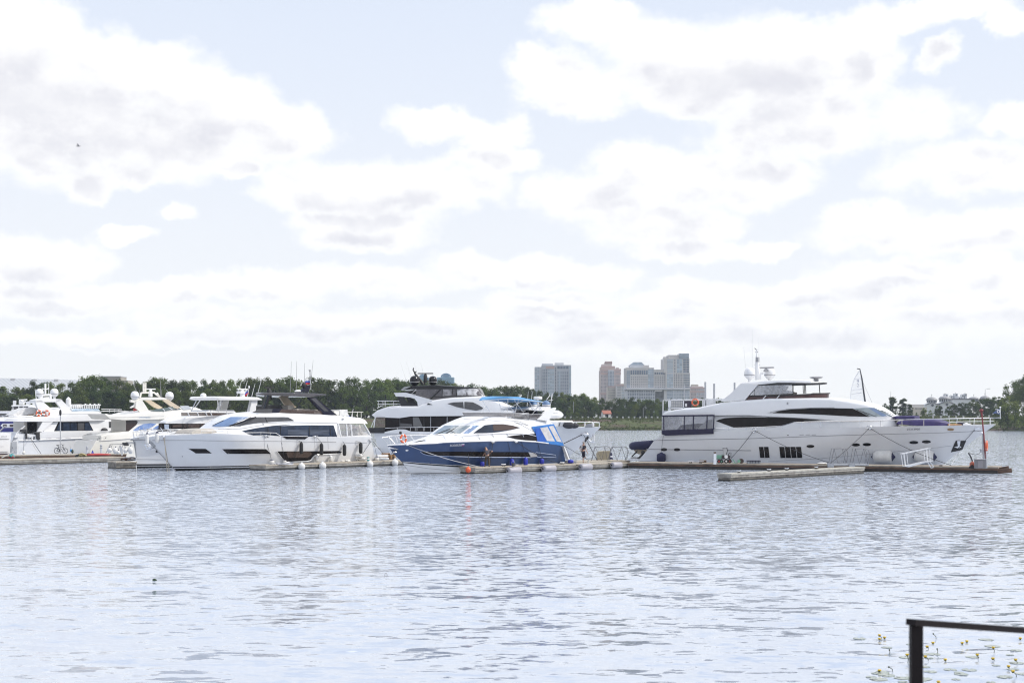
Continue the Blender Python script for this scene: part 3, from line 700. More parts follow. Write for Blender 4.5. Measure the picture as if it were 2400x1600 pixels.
HUT = thing('hut', 'small white roadside hut with a red pitched roof', 'hut', (hx, hd, hz), 0.35)
HW = mat('whitewashed wall', (0.62,0.60,0.58), 0.85, var=0.15); HR = mat('red roof sheet', (0.30,0.10,0.065), 0.7, var=0.2)
m_ = MB(); m_.box(-1.9,1.9,-1.2,1.2,0,2.5); m_.prism([(1.9,-1.2,2.5),(1.9,1.2,2.5),(1.9,0,3.7)], (-3.8,0,0)); m_.obj('wall', HW, HUT, 0)
m_ = MB(); m_.prism([(-2.1,-1.45,2.35),(-2.1,0,3.85),(-2.1,0,3.75),(-2.1,-1.45,2.2)], (4.2,0,0)); m_.prism([(-2.1,1.45,2.35),(-2.1,0,3.853),(-2.1,0,3.753),(-2.1,1.45,2.2)], (4.2,0,0)); m_.obj('roof', HR, HUT, 0)
m_ = MB(); m_.box(-.95,.55,-1.24,-1.18,.7,2.1); m_.obj('window', GLASS, HUT, 0)
m_ = MB(); m_.box(1.86,1.94,-.35,.35,.1,2.0); m_.obj('door', BLACKM, HUT, 0)
def pole(px, yt, D, label, lamp=False, r=0.12, name='lamp_post', cat='lamp post'):
    X = (px-CX)/F*D; z = land_z(X, D); h = HC+(HY-yt)/F*D-z
    o = thing(name, label, cat, (X, D, z))
    MB().tube([(0,0,0),(0,0,h)], [r, r*.6], 6).obj('pole', GALV, o)
    if lamp: MB().bar((0,0,h-.05),(1.6,0,h+.25),.1).box(1.2,2.4,-.25,.25,h+.2,h+.4).obj('lamp_head', GALV, o)
pole(1344, 941, 632, 'tall thin grey pole standing before the wood behind the blue yacht', name='pole', cat='pole')
pole(1507.5, 955, 632, 'grey lamp post with small head by the far road', name='lamp_post')
pole(2309, 912, 690, 'tallest street lamp, rising behind the blue pennant', True, 0.16)
pole(2087.5, 917, 690, 'thin tall lamp mast left of the dark upright trees', False, 0.1)
pole(2186, 958, 655, 'short lamp post standing in front of the church', True, 0.1)
# ---------------------------------------------------------------- far buildings
FPANEL = {}
def facade_mat(name, col, var=0.12): return mat(name, col, 0.8, var=var, vscale=0.08)
GW = mat('blue sky-reflecting window', (0.115,0.155,0.215), 0.15, var=0.35, vscale=0.15, rnd=0.25)
GWP = mat('pale glazing', (0.34,0.42,0.50), 0.15, var=0.35, vscale=0.2, rnd=0.25)
GWD = mat('grey window', (0.085,0.095,0.12), 0.2, rnd=0.3)
class Bld:
    def __init__(s, name, label, D, reg, xc, cat='building', rz=0.0):
        s.D, s.reg = D, reg; s.k = D/F
        p = Z(reg, (xc, 0))[0]; X = (p[0]-CX)/F*D; s.X0 = X
        s.z0 = land_z(X, D)-0.5; s.root = thing(name, label, cat, (X, D, s.z0), rz); s.win = []
    def x(s, a): return (Z(s.reg, (a, 0))[0][0]-CX)/F*s.D-s.X0
    def z(s, b): return HC+(HY-Z(s.reg, (0, b))[0][1])/F*s.D-s.z0
    def block(s, x0, x1, y0, y1, dep, m, dy=0.0, name='wall'):
        """front face at dy; y0 top, y1 bottom (None: ground)"""
        b = MB(); b.box(s.x(x0), s.x(x1), dy, dy+dep, 0 if y1 is None else s.z(y1), s.z(y0)); return b.obj(name, m, s.root, 0)
    def wins(s, x0, x1, y0, y1, nx, ny, fx, fy, m, dy=0.0):
        X0, X1, Z1, Z0 = s.x(x0), s.x(x1), s.z(y0), s.z(y1)
        for i in range(nx):
            for j in range(ny):
                cx = X0+(X1-X0)*(i+.5)/nx; cz = Z0+(Z1-Z0)*(j+.5)/ny
                s.win.append((cx, dy-0.05, cz, (X1-X0)/nx*fx, (Z1-Z0)/ny*fy, m))
    def band(s, x0, x1, ys, h, m, dy=0.0, out=0.35):
        b = MB()
        for y in ys: b.box(s.x(x0)-.05, s.x(x1)+.05, dy-out, dy, s.z(y)-h/2, s.z(y)+h/2)
        b.obj('floor_band', m, s.root, 0)
    def done(s, lim=96):
        s.win.sort(key=lambda w: -w[3]*w[4]); me = {}
        def bx(mb, w): mb.box(w[0]-w[3]/2, w[0]+w[3]/2, w[1], w[1]+.12, w[2]-w[4]/2, w[2]+w[4]/2)
        for w in s.win[:lim]:
            key = (round(w[3], 3), round(w[4], 3), w[5].name)
            if key not in me: b = MB(); bx(b, (0,0,0,w[3],w[4])); me[key] = b.obj('window', w[5], s.root, 0); me[key].location = w[:3]; continue
            o = me[key].copy(); COL.objects.link(o); o.parent = s.root; o.location = w[:3]
        rest = s.win[lim:]
        for m in {w[5].name: w[5] for w in rest}.values():
            b = MB()
            for w in rest:
                if w[5] is m: bx(b, w)
            b.obj('windows', m, s.root, 0)['kind'] = 'stuff'
FG = facade_mat('grey facade', (0.40,0.42,0.46)); FGL = facade_mat('light grey facade', (0.49,0.51,0.55)); FPK = facade_mat('pinkish facade', (0.50,0.425,0.415))
FBE = facade_mat('beige facade', (0.50,0.485,0.48)); FCR = facade_mat('cream facade', (0.48,0.44,0.38)); FWH = facade_mat('white facade', (0.55,0.55,0.56)); FRD = facade_mat('terracotta trim', (0.44,0.32,0.30))
b = Bld('apartment_tower', 'dark grey apartment tower with bluish bay windows, furthest left of the high blocks', 1500, 'd', 310)
b.block(76,166,222,None,26,FGL); b.block(166,362,200,None,30,FG,-1.5); b.block(362,552,197,None,30,FG,-0.8); b.block(172,316,176,202,16,FGL,4,'penthouse'); b.block(342,456,165,200,14,FWH,5,'penthouse')
b.block(222,330,214,246,1,FRD,-1.9,'balcony')
b.wins(76,136,230,600,2,19,.8,.7,GWP); b.wins(172,240,255,600,3,18,.6,.6,GW,-1.5); b.wins(244,330,255,600,3,18,.88,.66,GWP,-1.9); b.wins(336,360,230,600,1,19,.6,.7,GWD,-1.5)
b.wins(368,520,275,600,6,17,.62,.6,GW,-.8); b.wins(368,520,208,250,4,1,.85,.85,GW,-.8); b.wins(524,552,215,600,1,19,.9,.62,GWP,-.8); b.wins(386,410,275,600,1,17,.9,.5,GWP,-.85)
b.block(242,332,252,600,.3,FGL,-1.8,'bay'); b.done()
b = Bld('apartment_tower', 'slim pink and white stepped tower with red cornices', 1900, 'd', 1072)
b.block(940,1202,262,None,40,FPK); b.block(945,1130,222,264,30,FCR,4); b.block(965,1092,182,224,20,FPK,8); b.block(1002,1094,156,184,16,FCR,9); b.block(1145,1180,228,264,10,FPK,2,'turret'); b.block(1035,1115,262,None,2,FGL,-1.5,'bay')
b.band(936,1206,[262,308,572],3,FRD); b.band(943,1132,[222],2.5,FRD,4); b.band(1000,1096,[155,168],2,FRD,9)
b.wins(944,1030,275,640,5,20,.5,.55,GWD); b.wins(1038,1112,275,640,4,20,.6,.7,GW,-1.5); b.wins(1120,1200,275,640,5,20,.5,.55,GWD); b.done()
b = Bld('apartment_block', 'low cream block with red cornice in front of the pink tower', 1850, 'd', 1095)
b.block(1035,1150,482,None,30,FCR); b.block(1040,1146,472,484,24,FPK,2); b.band(1033,1152,[482],2,FRD); b.wins(1040,1146,492,640,7,7,.5,.5,GWD); b.done()
b = Bld('apartment_block', 'low pale block squeezed between the pink tower and the wide glassy block', 1830, 'd', 1212)
b.block(1150,1276,462,None,30,FBE); b.block(1210,1274,440,464,20,FCR,3); b.band(1148,1278,[462],2,FRD); b.wins(1156,1205,472,640,4,8,.5,.55,GWD); b.wins(1212,1272,472,640,3,8,.7,.6,GWP); b.done()
b = Bld('apartment_block', 'wide beige and glass block with a glass cupola and a taller right tower', 1550, 'd', 1690)
b.block(1275,1640,232,500,34,FBE,0); b.block(1640,1790,256,500,30,FBE,1); b.block(1790,2110,300,500,36,FBE,-1); b.block(1765,2105,112,302,30,FBE,-.5); b.block(1832,2060,65,114,26,FBE,1); b.block(1970,2098,46,114,20,GWP,-.9,'glass_wing'); b.block(1772,1812,88,114,10,FBE,2)
b.block(1328,1500,195,233,18,FGL,4,'cupola'); b.block(1500,1580,197,233,16,FBE,5)
m_ = MB(); m_.prism([(b.x(1325),5,b.z(195)),(b.x(1378),5,b.z(157)),(b.x(1482),5,b.z(157)),(b.x(1520),5,b.z(195))], (0,16,0)); m_.obj('cupola_roof', GWP, b.root, 0)
b.block(1268,2114,500,520,40,FGL,-2.5,'ledge'); b.block(1285,1655,520,None,30,FGL,0); b.block(1665,1775,532,None,20,FG,12); b.block(1770,1806,520,None,20,FWH,-.6,'column'); b.block(1806,2108,520,None,36,FGL,-1)
b.wins(1280,1326,270,495,2,10,.92,.85,GWP,-.01); b.wins(1328,1560,262,325,8,1,.8,.9,GW); b.wins(1330,1560,345,495,9,7,.42,.45,GWD); b.wins(1562,1636,250,495,3,11,.92,.86,GWP)
b.wins(1645,1785,290,320,5,1,.8,.9,GW,1); b.wins(1645,1785,335,495,6,7,.42,.45,GWD,1); b.wins(1808,1890,120,300,1,7,.95,.62,GWP,-.5); b.wins(1808,1890,310,495,3,8,.92,.8,GWP,-1); b.wins(1900,1925,120,300,1,9,.6,.5,GWD,-.5)
b.wins(1938,2010,118,300,2,6,.93,.9,GWP,-.5); b.wins(2020,2100,120,300,2,8,.85,.75,GW,-.5); b.wins(1898,2015,310,495,5,8,.55,.5,GWD,-1); b.wins(2022,2108,310,495,1,8,.95,.5,GW,-1)
b.wins(1290,1650,528,640,12,6,.8,.55,GW); b.wins(1668,1772,540,640,1,6,.95,.45,GWD,12); b.wins(1810,1890,525,640,3,6,.92,.7,GWP,-1); b.wins(1895,2104,525,640,6,6,.85,.5,GWP,-1); b.done()
b = Bld('apartment_block', 'low pink stepped block right of the tall glassy tower', 1800, 'd', 2205)
b.block(2118,2300,500,None,30,FPK); b.block(2130,2290,475,502,24,FPK,2); b.block(2150,2228,450,477,18,FCR,4); b.band(2114,2304,[500,545],2,FRD); b.wins(2125,2190,510,640,4,7,.5,.55,GWD); b.wins(2196,2296,510,640,4,7,.75,.6,GWP); b.done()
# blue glass building with two arched crowns behind the black domes
b = Bld('glass_building', 'pale blue glass building with arched crowns behind the yacht with black domes', 1650, '4', 1030)
BG = mat('pale blue curtain wall', (0.20,0.36,0.47), 0.2, var=0.2, vscale=0.1); BGF = mat('blue steel frame', (0.12,0.22,0.32), 0.5)
for x0, x1, ax, ay, r in ((1032,1253,1146,245,62),(800,922,840,250,42)):
    b.block(x0,x1,245,None,30,BG); b.block(ax-r,ax+r,238,246,10,BGF,4,'arch_base')
    for q in (1.0, 0.62):
        pts = [(b.x(ax+r*q*cos(pi*i/14)), 6, b.z(240-r*.68*q*sin(pi*i/14))) for i in range(15)]
        MB().tube(pts, 0.8, 5).obj('arch', BGF, b.root)
    m_ = MB()
    for i in range(1, 8): a = pi*i/8; m_.bar((b.x(ax), 6, b.z(240)), (b.x(ax+r*cos(a)), 6, b.z(240-r*.68*sin(a))), .6)
    m_.obj('arch_spokes', BGF, b.root, 0); b.band(x0, x1, [262,285,310,330], 1.0, BGF)
b.done()
# pale hall with a long standing seam roof, concrete block beside it
hr = thing('sports_hall', 'long hall with a pale ribbed metal roof behind the trees on the left', 'hall', at(*Z('1', (300, 480))[0], 690))
O = hr.location
def hp(x, y, D): return at(*Z('1', (x, y))[0], D)-O
A, B_, C_, D_ = hp(-420,245,760), hp(1260,288,760), hp(1330,480,700), hp(212,472,700)
ROOFM = bpy.data.materials.new('ribbed pale metal roof'); ROOFM.use_nodes = True; n = NT(ROOFM.node_tree); n.t.nodes.clear()
wv = n.n('ShaderNodeTexWave', {'Vector': n.n('ShaderNodeTexCoord').outputs['Object'], 'Scale': 0.16, 'Distortion': 0.0}, wave_type='BANDS', bands_direction='X').outputs[1]
n.n('ShaderNodeOutputMaterial', {0: n.n('ShaderNodeBsdfPrincipled', {'Base Color': n.mix(n.sstep(wv, 0.08, 0.35), (0.20,0.215,0.235), (0.40,0.41,0.425)), 'Roughness': 0.6}).outputs[0]})
MB().prism([A, B_, C_, D_], (0, 0, -0.6)).obj('roof', ROOFM, hr, 0)
m_ = MB(); m_.prism([A+Vector((0,0.3,-.7)), D_+Vector((-.2,.3,-.7)), Vector((D_.x-.2, D_.y, -12)), Vector((A.x, A.y, -12))], (0.5,0.6,0)); m_.obj('gable_wall', FG, hr, 0)
nrm = (B_-A).cross(D_-A).normalized(); nrm *= -1 if nrm.y > 0 else 1
for x in (166, 456, 736):
    u = (x+420)/1680; q = A+(B_-A)*u+(D_-A)*0.10-(Vector((1,0,0))*(D_-A).x*0.10); q = hp(x, 294 if x < 300 else 305, 752)
    MB().prism([q+Vector((-1.2,0,.6)), q+Vector((1.2,0,.6)), q+Vector((.7,-.6,-.5)), q+Vector((-.7,-.6,-.5))], nrm*.8).obj('skylight', GREYP, hr, 0)
b = Bld('concrete_block', 'flat weathered concrete tower block top above the trees on the left', 900, '1', 1450)
b.block(1312,1582,232,None,14,CONC); b.block(1582,1672,286,None,12,CONC,1); b.block(1308,1586,230,240,15,FGL,-.3,'parapet'); b.done()
# church
b = Bld('church', 'white church with grey domes, crosses and bell turrets behind the right yacht', 980, 'i', 900)
CW = mat('white church wall', (0.60,0.62,0.64), 0.8, var=0.08); CDM = mat('grey lead dome', (0.27,0.27,0.28), 0.55, var=0.15, vscale=0.6); CRF = mat('dark roof edge', (0.14,0.14,0.16), 0.7)
def church_dome(cx, yb, rx, top, y0, dr0, dr1, dy):
    r = (b.x(cx+rx)-b.x(cx-rx))/2; h = b.z(top)-b.z(yb); c = Vector((b.x(cx), dy, b.z(yb)))
    MB().lathe([(r*1.06,-.3),(r*1.06,0),(r*.97,.05)]+[(max(.02, r*.97*cos(pi/2*i/7)), h*sin(pi/2*i/7)) for i in range(1, 8)], 20, Matrix.Translation(c)).obj('dome', CDM, b.root, 50)
    MB().bar(c+Vector((0,0,h)), c+Vector((0,0,h+1.9)), .14).bar(c+Vector((-.55,0,h+1.3)), c+Vector((.55,0,h+1.3)), .13).obj('cross', CDM, b.root, 0)
    if y0:
        z0 = b.z(y0)-b.z(yb); d = MB(); d.lathe([(r*.88, z0),(r*.88, -.3)], 20, Matrix.Translation(c)); o = d.obj('drum', CW, b.root, 50)
        for i in range(9):
            a = -pi*(i+.5)/9; p = c+Vector((r*.89*cos(a), r*.89*sin(a), z0*.5)); MB().box(-.35,.35,-.1,.1,-.8,.8, Matrix.Translation(p) @ Matrix.Rotation(a+pi/2, 4, 'Z')).obj('window', GWD, o, 0)
church_dome(685,603,100,545,655,600,775,4); church_dome(912,580,112,528,640,815,1010,2)
church_dome(1515,572,92,540,640,0,0,10); church_dome(1722,580,98,520,650,0,0,10)
for x0, x1, yt, ym in ((548,790,690,652),(790,1078,680,628)):
    xm = (x0+x1)/2; m_ = MB(); m_.prism([(b.x(x0),0,0),(b.x(x1),0,0),(b.x(x1),0,b.z(yt)),(b.x(xm),0,b.z(ym)),(b.x(x0),0,b.z(yt))], (0,12,0)); m_.obj('gable', CW, b.root, 0)
    m_ = MB(); m_.bar((b.x(x0-8),-.3,b.z(yt)),(b.x(xm),-.3,b.z(ym-3)),.5); m_.bar((b.x(x1+8),-.3,b.z(yt)),(b.x(xm),-.3,b.z(ym-3)),.5); m_.obj('roof_edge', CRF, b.root, 0)
    MB().lathe([(.9,0),(.9,.3)], 12, Matrix.Translation((b.x(xm),-.2,b.z(yt+8))) @ Matrix.Rotation(pi/2,4,'X')).obj('round_window', GWD, b.root)
b.block(1060,1400,592,None,16,CW,3); b.block(1050,1430,575,593,17,CRF,2.5,'roof')
for x0, x1, yt, yb_ in ((940,1002,492,560),(1050,1085,520,575),(1120,1180,482,575),(1255,1290,500,575),(1310,1346,484,578),(1180,1240,545,575)):
    b.block(x0,x1,yt,yb_,4,CW,5,'bell_turret'); xm = (x0+x1)/2
    MB().box(b.x(xm-9),b.x(xm+9),4.9,5,b.z(yt+40),b.z(yt+12)).obj('arch_opening', GWD, b.root, 0)
    MB().bar((b.x(xm),7,b.z(yt)),(b.x(xm),7,b.z(yt-16)),.12).bar((b.x(xm)-.4,7,b.z(yt-10)),(b.x(xm)+.4,7,b.z(yt-10)),.12).obj('cross', CDM, b.root, 0)
b.done()
b = Bld('warehouse', 'low flat beige building left of the church', 900, 'i', 400)
b.block(285,512,685,None,20,FBE); b.block(300,540,740,None,10,FCR,-3); b.wins(320,500,750,775,8,1,.6,.8,GWD,-3); b.done()
# ================================================================ boats
def rails(b, top, feet, w, r=0.028, m=STEEL, inset=0.08, name='rail', mid=None, far=True):
    """top: rail line traced on the hull side; feet: (top point, foot point) pairs for the stanchions"""
    mb = MB()
    def pt(p):
        v = b.S(p, w); return v
    T = []
    for i in range(len(top)-1):
        for j in range(4):
            f = j/4; T.append(pt((top[i][0]*(1-f)+top[i+1][0]*f, top[i][1]*(1-f)+top[i+1][1]*f)))
    T.append(pt(top[-1])); T = [v+Vector((0, min(inset, -v.y), 0)) for v in T]
    mb.tube(T, r, 5)
    for a, c in feet:
        va, vc = pt(a), pt(c); va.y += min(inset, -va.y); vc.y += min(inset, -vc.y); mb.tube([va, vc], r*.85, 5)
    if far: mb.v, mb.f = (lambda v, f: (v+[(x, -y, z) for x, y, z in v], f+[tuple(i+len(v) for i in q) for q in f]))(mb.v, mb.f)
    return mb.obj(name, m, b.root, 60)
def wipers(b, lst, w):
    for p, q in lst: b.line('wiper', [p, q], w, 0.022, BLACKM, 0.05, sub=3)
def box_px(b, p0, p1, y, dep):
    a, c = b.P(p0, y), b.P(p1, y); return (min(a.x,c.x), max(a.x,c.x), y, y+dep, min(a.z,c.z), max(a.z,c.z))
def radar(b, c, half, y, m, foot=0.5, name='radar'):
    q = b.P(c, y); L = (b.P((c[0]+half, c[1]), y)-q).length
    o = MB().box(q.x-L,q.x+L,q.y-.09,q.y+.09,q.z-.06,q.z+.06).obj('radar', m, b.root, 0)
    MB().lathe([(.22,-foot),(.24,-foot+.1),(.2,-.22),(.1,-.06)], 10, Matrix.Translation(q)).obj('radar_base', m, o, 40); return o
def flagcloth(w, h, cols, wave=0.08, tri=False):
    mbs = []
    for k, m in enumerate(cols):
        mb = MB(); n = 8; vs = []
        for i in range(n+1):
            for j in (0, 1):
                u = i/n; z = h*(1-(k+j)/len(cols)); 
                if tri: z = h/2+(z-h/2)*(1-u)
                vs.append((-w*u, wave*sin(u*6.0), z-0.25*h*u*u))
        mb.add(vs+[(x, y+.012, z) for x, y, z in vs], [(2*i, 2*i+1, 2*i+3, 2*i+2) for i in range(n)]+[(2*n+2+2*i, 2*n+4+2*i, 2*n+5+2*i, 2*n+3+2*i) for i in range(n)])
        mbs.append((mb, m))
    return mbs
CW_, CB_, CR_ = mat('white flag cloth', (0.75,0.75,0.75), 0.8), mat('blue flag cloth', (0.05,0.10,0.45), 0.8), mat('red flag cloth', (0.55,0.05,0.05), 0.8)
def tricolour(name, label, loc, w, h, rz=0.0, tilt=0.0):
    f = thing(name, label, 'flag', loc, rz); f.rotation_euler = (0, tilt, rz)
    for (mb, m) in flagcloth(w, h, [CW_, CB_, CR_]): mb.obj('stripe', m, f, 60)
    MB().tube([(0,0,-1.1),(0,0,h+.15)], .02, 5).obj('staff', STEEL, f); return f
# ---------------------------------------------------------------- big white motor yacht on the right (bow to the right)
b = Fr('motor_yacht', 'largest white motor yacht, moored bow right with a violet blue foredeck cover', 'yacht', 1900, 1099.2, -26.0, 6.9, +1)
Y1 = b
sheer = Z('6',(525,1037),(1105,1003),(1560,990))+Z('7',(370,970),(1130,951),(1420,945))+Z('8',(555,778),(930,771),(1400,764),(1870,753))
b.hull(sheer, Z('8',(1870,753),(1700,870),(1450,1060),(1250,1220),(1135,1300)), Z('6',(525,1037),(430,1100),(330,1225),(250,1310),(235,1345)), WHITE, entry=(0.60,0.36), pw=2.4, low=0.76, zref=4.2)
w = b.w
MB().box(*box_px(b, Z('6',(150,1308))[0], Z('6',(420,1328))[0], -2.6, 5.2)).obj('swim_platform', WHITE, b.root, 0)
b.line('hull_line', Z('6',(432,1100),(1500,1080),(2186,1056))+Z('7',(800,1044),(1900,1016))+Z('8',(1690,836)), w, 0.028, GREYP)
b.line('hull_line', Z('6',(358,1198),(1520,1213)), w, 0.035, GREYP)
b.line('hull_line', Z('7',(0,1335),(600,1300),(1140,1252),(1900,1178))+Z('8',(1290,1030)), w, 0.016, GREYP)
for (x0, x1, y0, y1, n_) in ((1605,1732,1167,1299,2),(1831,2096,1167,1301,4)):
    fr = b.patch('hull_window', Z('6',(x0+8,y0),(x1-14,y0),(x1-4,y0+8),(x1+6,y1-10),(x1-2,y1),(x0+26,y1),(x0+14,y1-8),(x0,y0+8)), w, WHITE, 0.025, 0.06)
    for i in range(n_):
        a, c = x0+6+(x1-x0-16)*i/n_, x0+6+(x1-x0-16)*(i+1)/n_-6
        b.patch('pane', Z('6',(a,y0+5),(c,y0+5),(c+14,y1-6),(a+14,y1-6)), w, BLACKG, 0.045, 0.05, par=fr)
for r_, cx, cy, rx, ry in (('6',553,1202,36,17),('6',698,1203,36,17),('7',473,1166,44,17),('7',978,1150,46,17),('7',1102,1146,46,17),('7',1625,1124,50,17),('7',1765,1116,50,17)):
    pts = Z(r_, *[(cx+rx*cos(2*pi*i/16)*(abs(cos(2*pi*i/16))**-0.0), cy+ry*sin(2*pi*i/16)) for i in range(16)])
    b.patch('porthole', pts, w, BLACKG, 0.03, 0.05)
b.patch('fairlead', Z('8',*[(1278+46*cos(a*pi/8), 818+17*sin(a*pi/8)) for a in range(16)]), w, mat('amber fairlead', (0.30,0.19,0.09), 0.4), 0.03)
b.patch('fairlead', Z('8',*[(1632+44*cos(a*pi/8), 808+17*sin(a*pi/8)) for a in range(16)]), w, STEEL, 0.03)
ap = b.patch('anchor_pocket', Z('8',(1345,965),(1482,965),(1430,1085),(1280,1117),(1295,1080)), w, BLACKM, 0.03)
b.patch('anchor', Z('8',(1365,970),(1410,965),(1400,1030),(1420,1050),(1380,1065),(1325,1050),(1375,1035)), w, STEEL, 0.10, 0.1, par=ap)
for x0 in (352,420,488): b.patch('vent', Z('7',(x0,1036),(x0+47,1034),(x0+47,1040),(x0,1042)), w, GREYP, 0.02)
b.patch('vent', Z('7',(214,1038),(230,1038),(230,1046),(214,1046)), w, BLACKM, 0.02)
b.text('registration_number', '01313920', *Z('8',(705,828),(876,824)), 4.0, w, TEXTG, 0.04)
# main deck house
wm = b.hw([(1672,2.75),(1900,2.75),(2000,2.45),(2060,1.9),(2098,1.2),(2104,0.9)], 1000, 0.10, 3.0)
b.house('deckhouse', Z('6',(1112,824))+Z('7',(0,826),(700,842),(1120,845),(1395,852),(1428,905)), [(x, y+3) for x, y in Z('6',(1112,1000),(1560,990))+Z('7',(370,970),(1130,951),(1428,946))], wm, WHITE, 0.15, 0.1)
b.patch('saloon_window', Z('6',(1133,884),(1170,868),(1230,852),(1430,842),(1700,845))+Z('7',(0,842),(300,852),(480,866),(684,886),(560,890),(290,902),(150,938),(0,946))+Z('6',(1800,950),(1500,957),(1330,958),(1240,925)), wm, GLASS, 0.03)
# upper house
wu = b.hw([(1548,2.3),(1580,2.75),(1680,3.0),(1950,2.9),(2030,2.3),(2075,1.6),(2100,0.9)], 950, 0.16, 5.0)
upb = Z('6',(537,830),(1115,822),(1500,820))+Z('7',(0,832),(500,856),(760,880),(1100,884),(1425,872))
b.house('upper_house', Z('6',(537,812),(548,790),(585,775),(740,750),(930,735),(1140,690),(1300,668),(1450,654),(1690,637))+Z('7',(0,634),(480,632),(690,636),(880,660),(1080,694),(1180,722),(1270,765),(1385,832),(1425,862)), upb, wu, WHITE, 0.22, 0.12, n=60)
b.line('window_moulding', Z('7',(20,790),(110,770),(300,750),(500,738),(740,736)), wu, 0.03, GREYP)
b.patch('wheelhouse_window', Z('6',(1760,796),(1830,775),(1960,757),(2186,747))+Z('7',(200,750),(450,744),(740,742),(945,746),(1040,790),(1128,838),(900,832),(600,815),(300,802),(0,796))+Z('6',(1900,800)), wu, GLASS, 0.03)
b.patch('windscreen', Z('7',(955,745),(1100,737),(1190,738),(1300,785),(1388,832),(1270,834),(1135,838),(1050,793)), wu, SCREEN, 0.03)
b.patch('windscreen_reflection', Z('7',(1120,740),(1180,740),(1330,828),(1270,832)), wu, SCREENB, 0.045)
wipers(b, [Z('7',(1080,790),(1210,838)), Z('7',(990,760),(1080,790)), Z('7',(1260,765),(1400,822)), Z('7',(1040,775),(1130,830))], wu)
b.patch('nav_light', Z('7',(210,676),(226,676),(226,700),(210,700)), wu, GREYP, 0.05)
# flybridge: coaming screen, arch, hardtop
wf = b.hw([(1700,2.55),(1850,2.45),(1905,1.6),(1940,0.3)], 930, 0.1, 6.0)
b.house('fly_screen', Z('6',(1470,610),(1800,606),(2186,588))+Z('7',(500,582),(692,578)), Z('6',(1445,652),(1690,640))+Z('7',(0,638),(480,634),(660,630)), wf, MAROON, 0.03, 0.02, n=20)
b.line('fly_screen_rail', Z('6',(1488,606),(1800,604),(2186,586))+Z('7',(500,579),(692,577)), wf, 0.05, BLACKM)
for p, q in ((Z('6',(1692,600))[0], Z('6',(1655,640))[0]), (Z('6',(1840,597))[0], Z('6',(1808,635))[0]), (Z('7',(130,597))[0], Z('7',(100,632))[0])):
    b.line('screen_bracket', [p, q], wf, 0.04, WHITE, 0.03, sub=2)
b.plate('arch_leg', Z('6',(1180,670),(1300,575),(1405,470),(1600,476),(1450,654)), -2.75, -2.35, WHITE)
b.house('hardtop', Z('6',(1405,468),(1440,455),(1600,442),(1800,430),(2000,427),(2186,427))+Z('7',(250,430),(480,444),(622,458)), Z('6',(1405,476),(1600,482),(2186,470))+Z('7',(250,472),(622,470)), wf, WHITE, 0.12, 0.15, n=24)
b.house('hardtop_edge', Z('6',(1600,482),(2186,462))+Z('7',(100,458),(622,456)), Z('6',(1600,488),(2186,474))+Z('7',(300,474),(622,470)), (lambda x, z: wf(x, z)+0.03), BLACKM, 0.04, 0.02, n=20)
for p, q, y, r in (((278,470),(278,632),-2.3,.05), ((570,472),(578,580),-1.6,.04)): MB().tube([b.P(Z('7',p)[0], y), b.P(Z('7',q)[0], y)], r).obj('hardtop_post', BLACKM, b.root)
MB().tube([b.P(Z('6',(1560,520))[0], -2.3), b.P(Z('6',(1560,620))[0], -2.3)], .04).obj('hardtop_post', BLACKM, b.root)
for x in (100,117,130): MB().tube([b.P(Z('7',(x,490))[0], 1.2), b.P(Z('7',(x,585))[0], 1.2)], .035).obj('steel_pillar', STEEL, b.root)
for x in (390,405,418): MB().tube([b.P(Z('7',(x,475))[0], 1.2), b.P(Z('7',(x+4,580))[0], 1.2)], .035).obj('steel_pillar', BLACKM, b.root)
b.plate('helm_seat', Z('6',(1675,500),(1830,490),(1895,500),(1870,540),(1990,565),(1985,600),(1660,600)), 0.2, 1.6, BEIGEC, mirror=False)
b.plate('fly_curtain', Z('6',(1600,490),(1975,482),(1985,580),(1530,600)), -2.44, -2.42, VINYL, mirror=False)
# mast group
for cx, y in ((1507,-1.3),(1730,1.3)): b.dome(Z('6',(cx,352))[0], 12.9, WHITE, y)
m_ = MB(); m_.tube([b.P(Z('6',(1600,425))[0],0), b.P(Z('6',(1588,250))[0],0), b.P(Z('6',(1584,140))[0],0), b.P(Z('6',(1580,75))[0],0)], [.30,.17,.06,.025], 8)
m_.bar(b.P(Z('6',(1590,372))[0],0), b.P(Z('6',(1668,350))[0],0), .16); m_.bar(b.P(Z('6',(1560,262))[0],0), b.P(Z('6',(1625,258))[0],0), .06)
m_.obj('mast', WHITE, b.root)
MB().box(*box_px(b, Z('6',(1572,175))[0], Z('6',(1602,225))[0], -.2, .4)).obj('mast_light', GREYP, b.root, 0)
MB().bar(b.P(Z('6',(1562,75))[0],0), b.P(Z('6',(1590,100))[0],0), .05).bar(b.P(Z('6',(1570,120))[0],0), b.P(Z('6',(1598,118))[0],0), .05).obj('wind_vane', BLACKM, b.root)
radar(b, Z('6',(1688,292))[0], 18.3, 0.3, GREYP, 0.35)
for (x0, y0, x1, y1) in ((1535,290,1536,-130),(1602,300,1602,-40),(1462,300,1440,60)): b.antenna(Z('6',(x0,y0))[0], Z('6',(x1,y1))[0], 0.8, 0.022)
q = b.P(Z('7',(537,405))[0], 0); MB().lathe([(.25,-.6),(.2,-.1),(.55,0),(.6,.06),(.3,.12)], 12, Matrix.Translation(q)).obj('horn', GREYP, b.root)
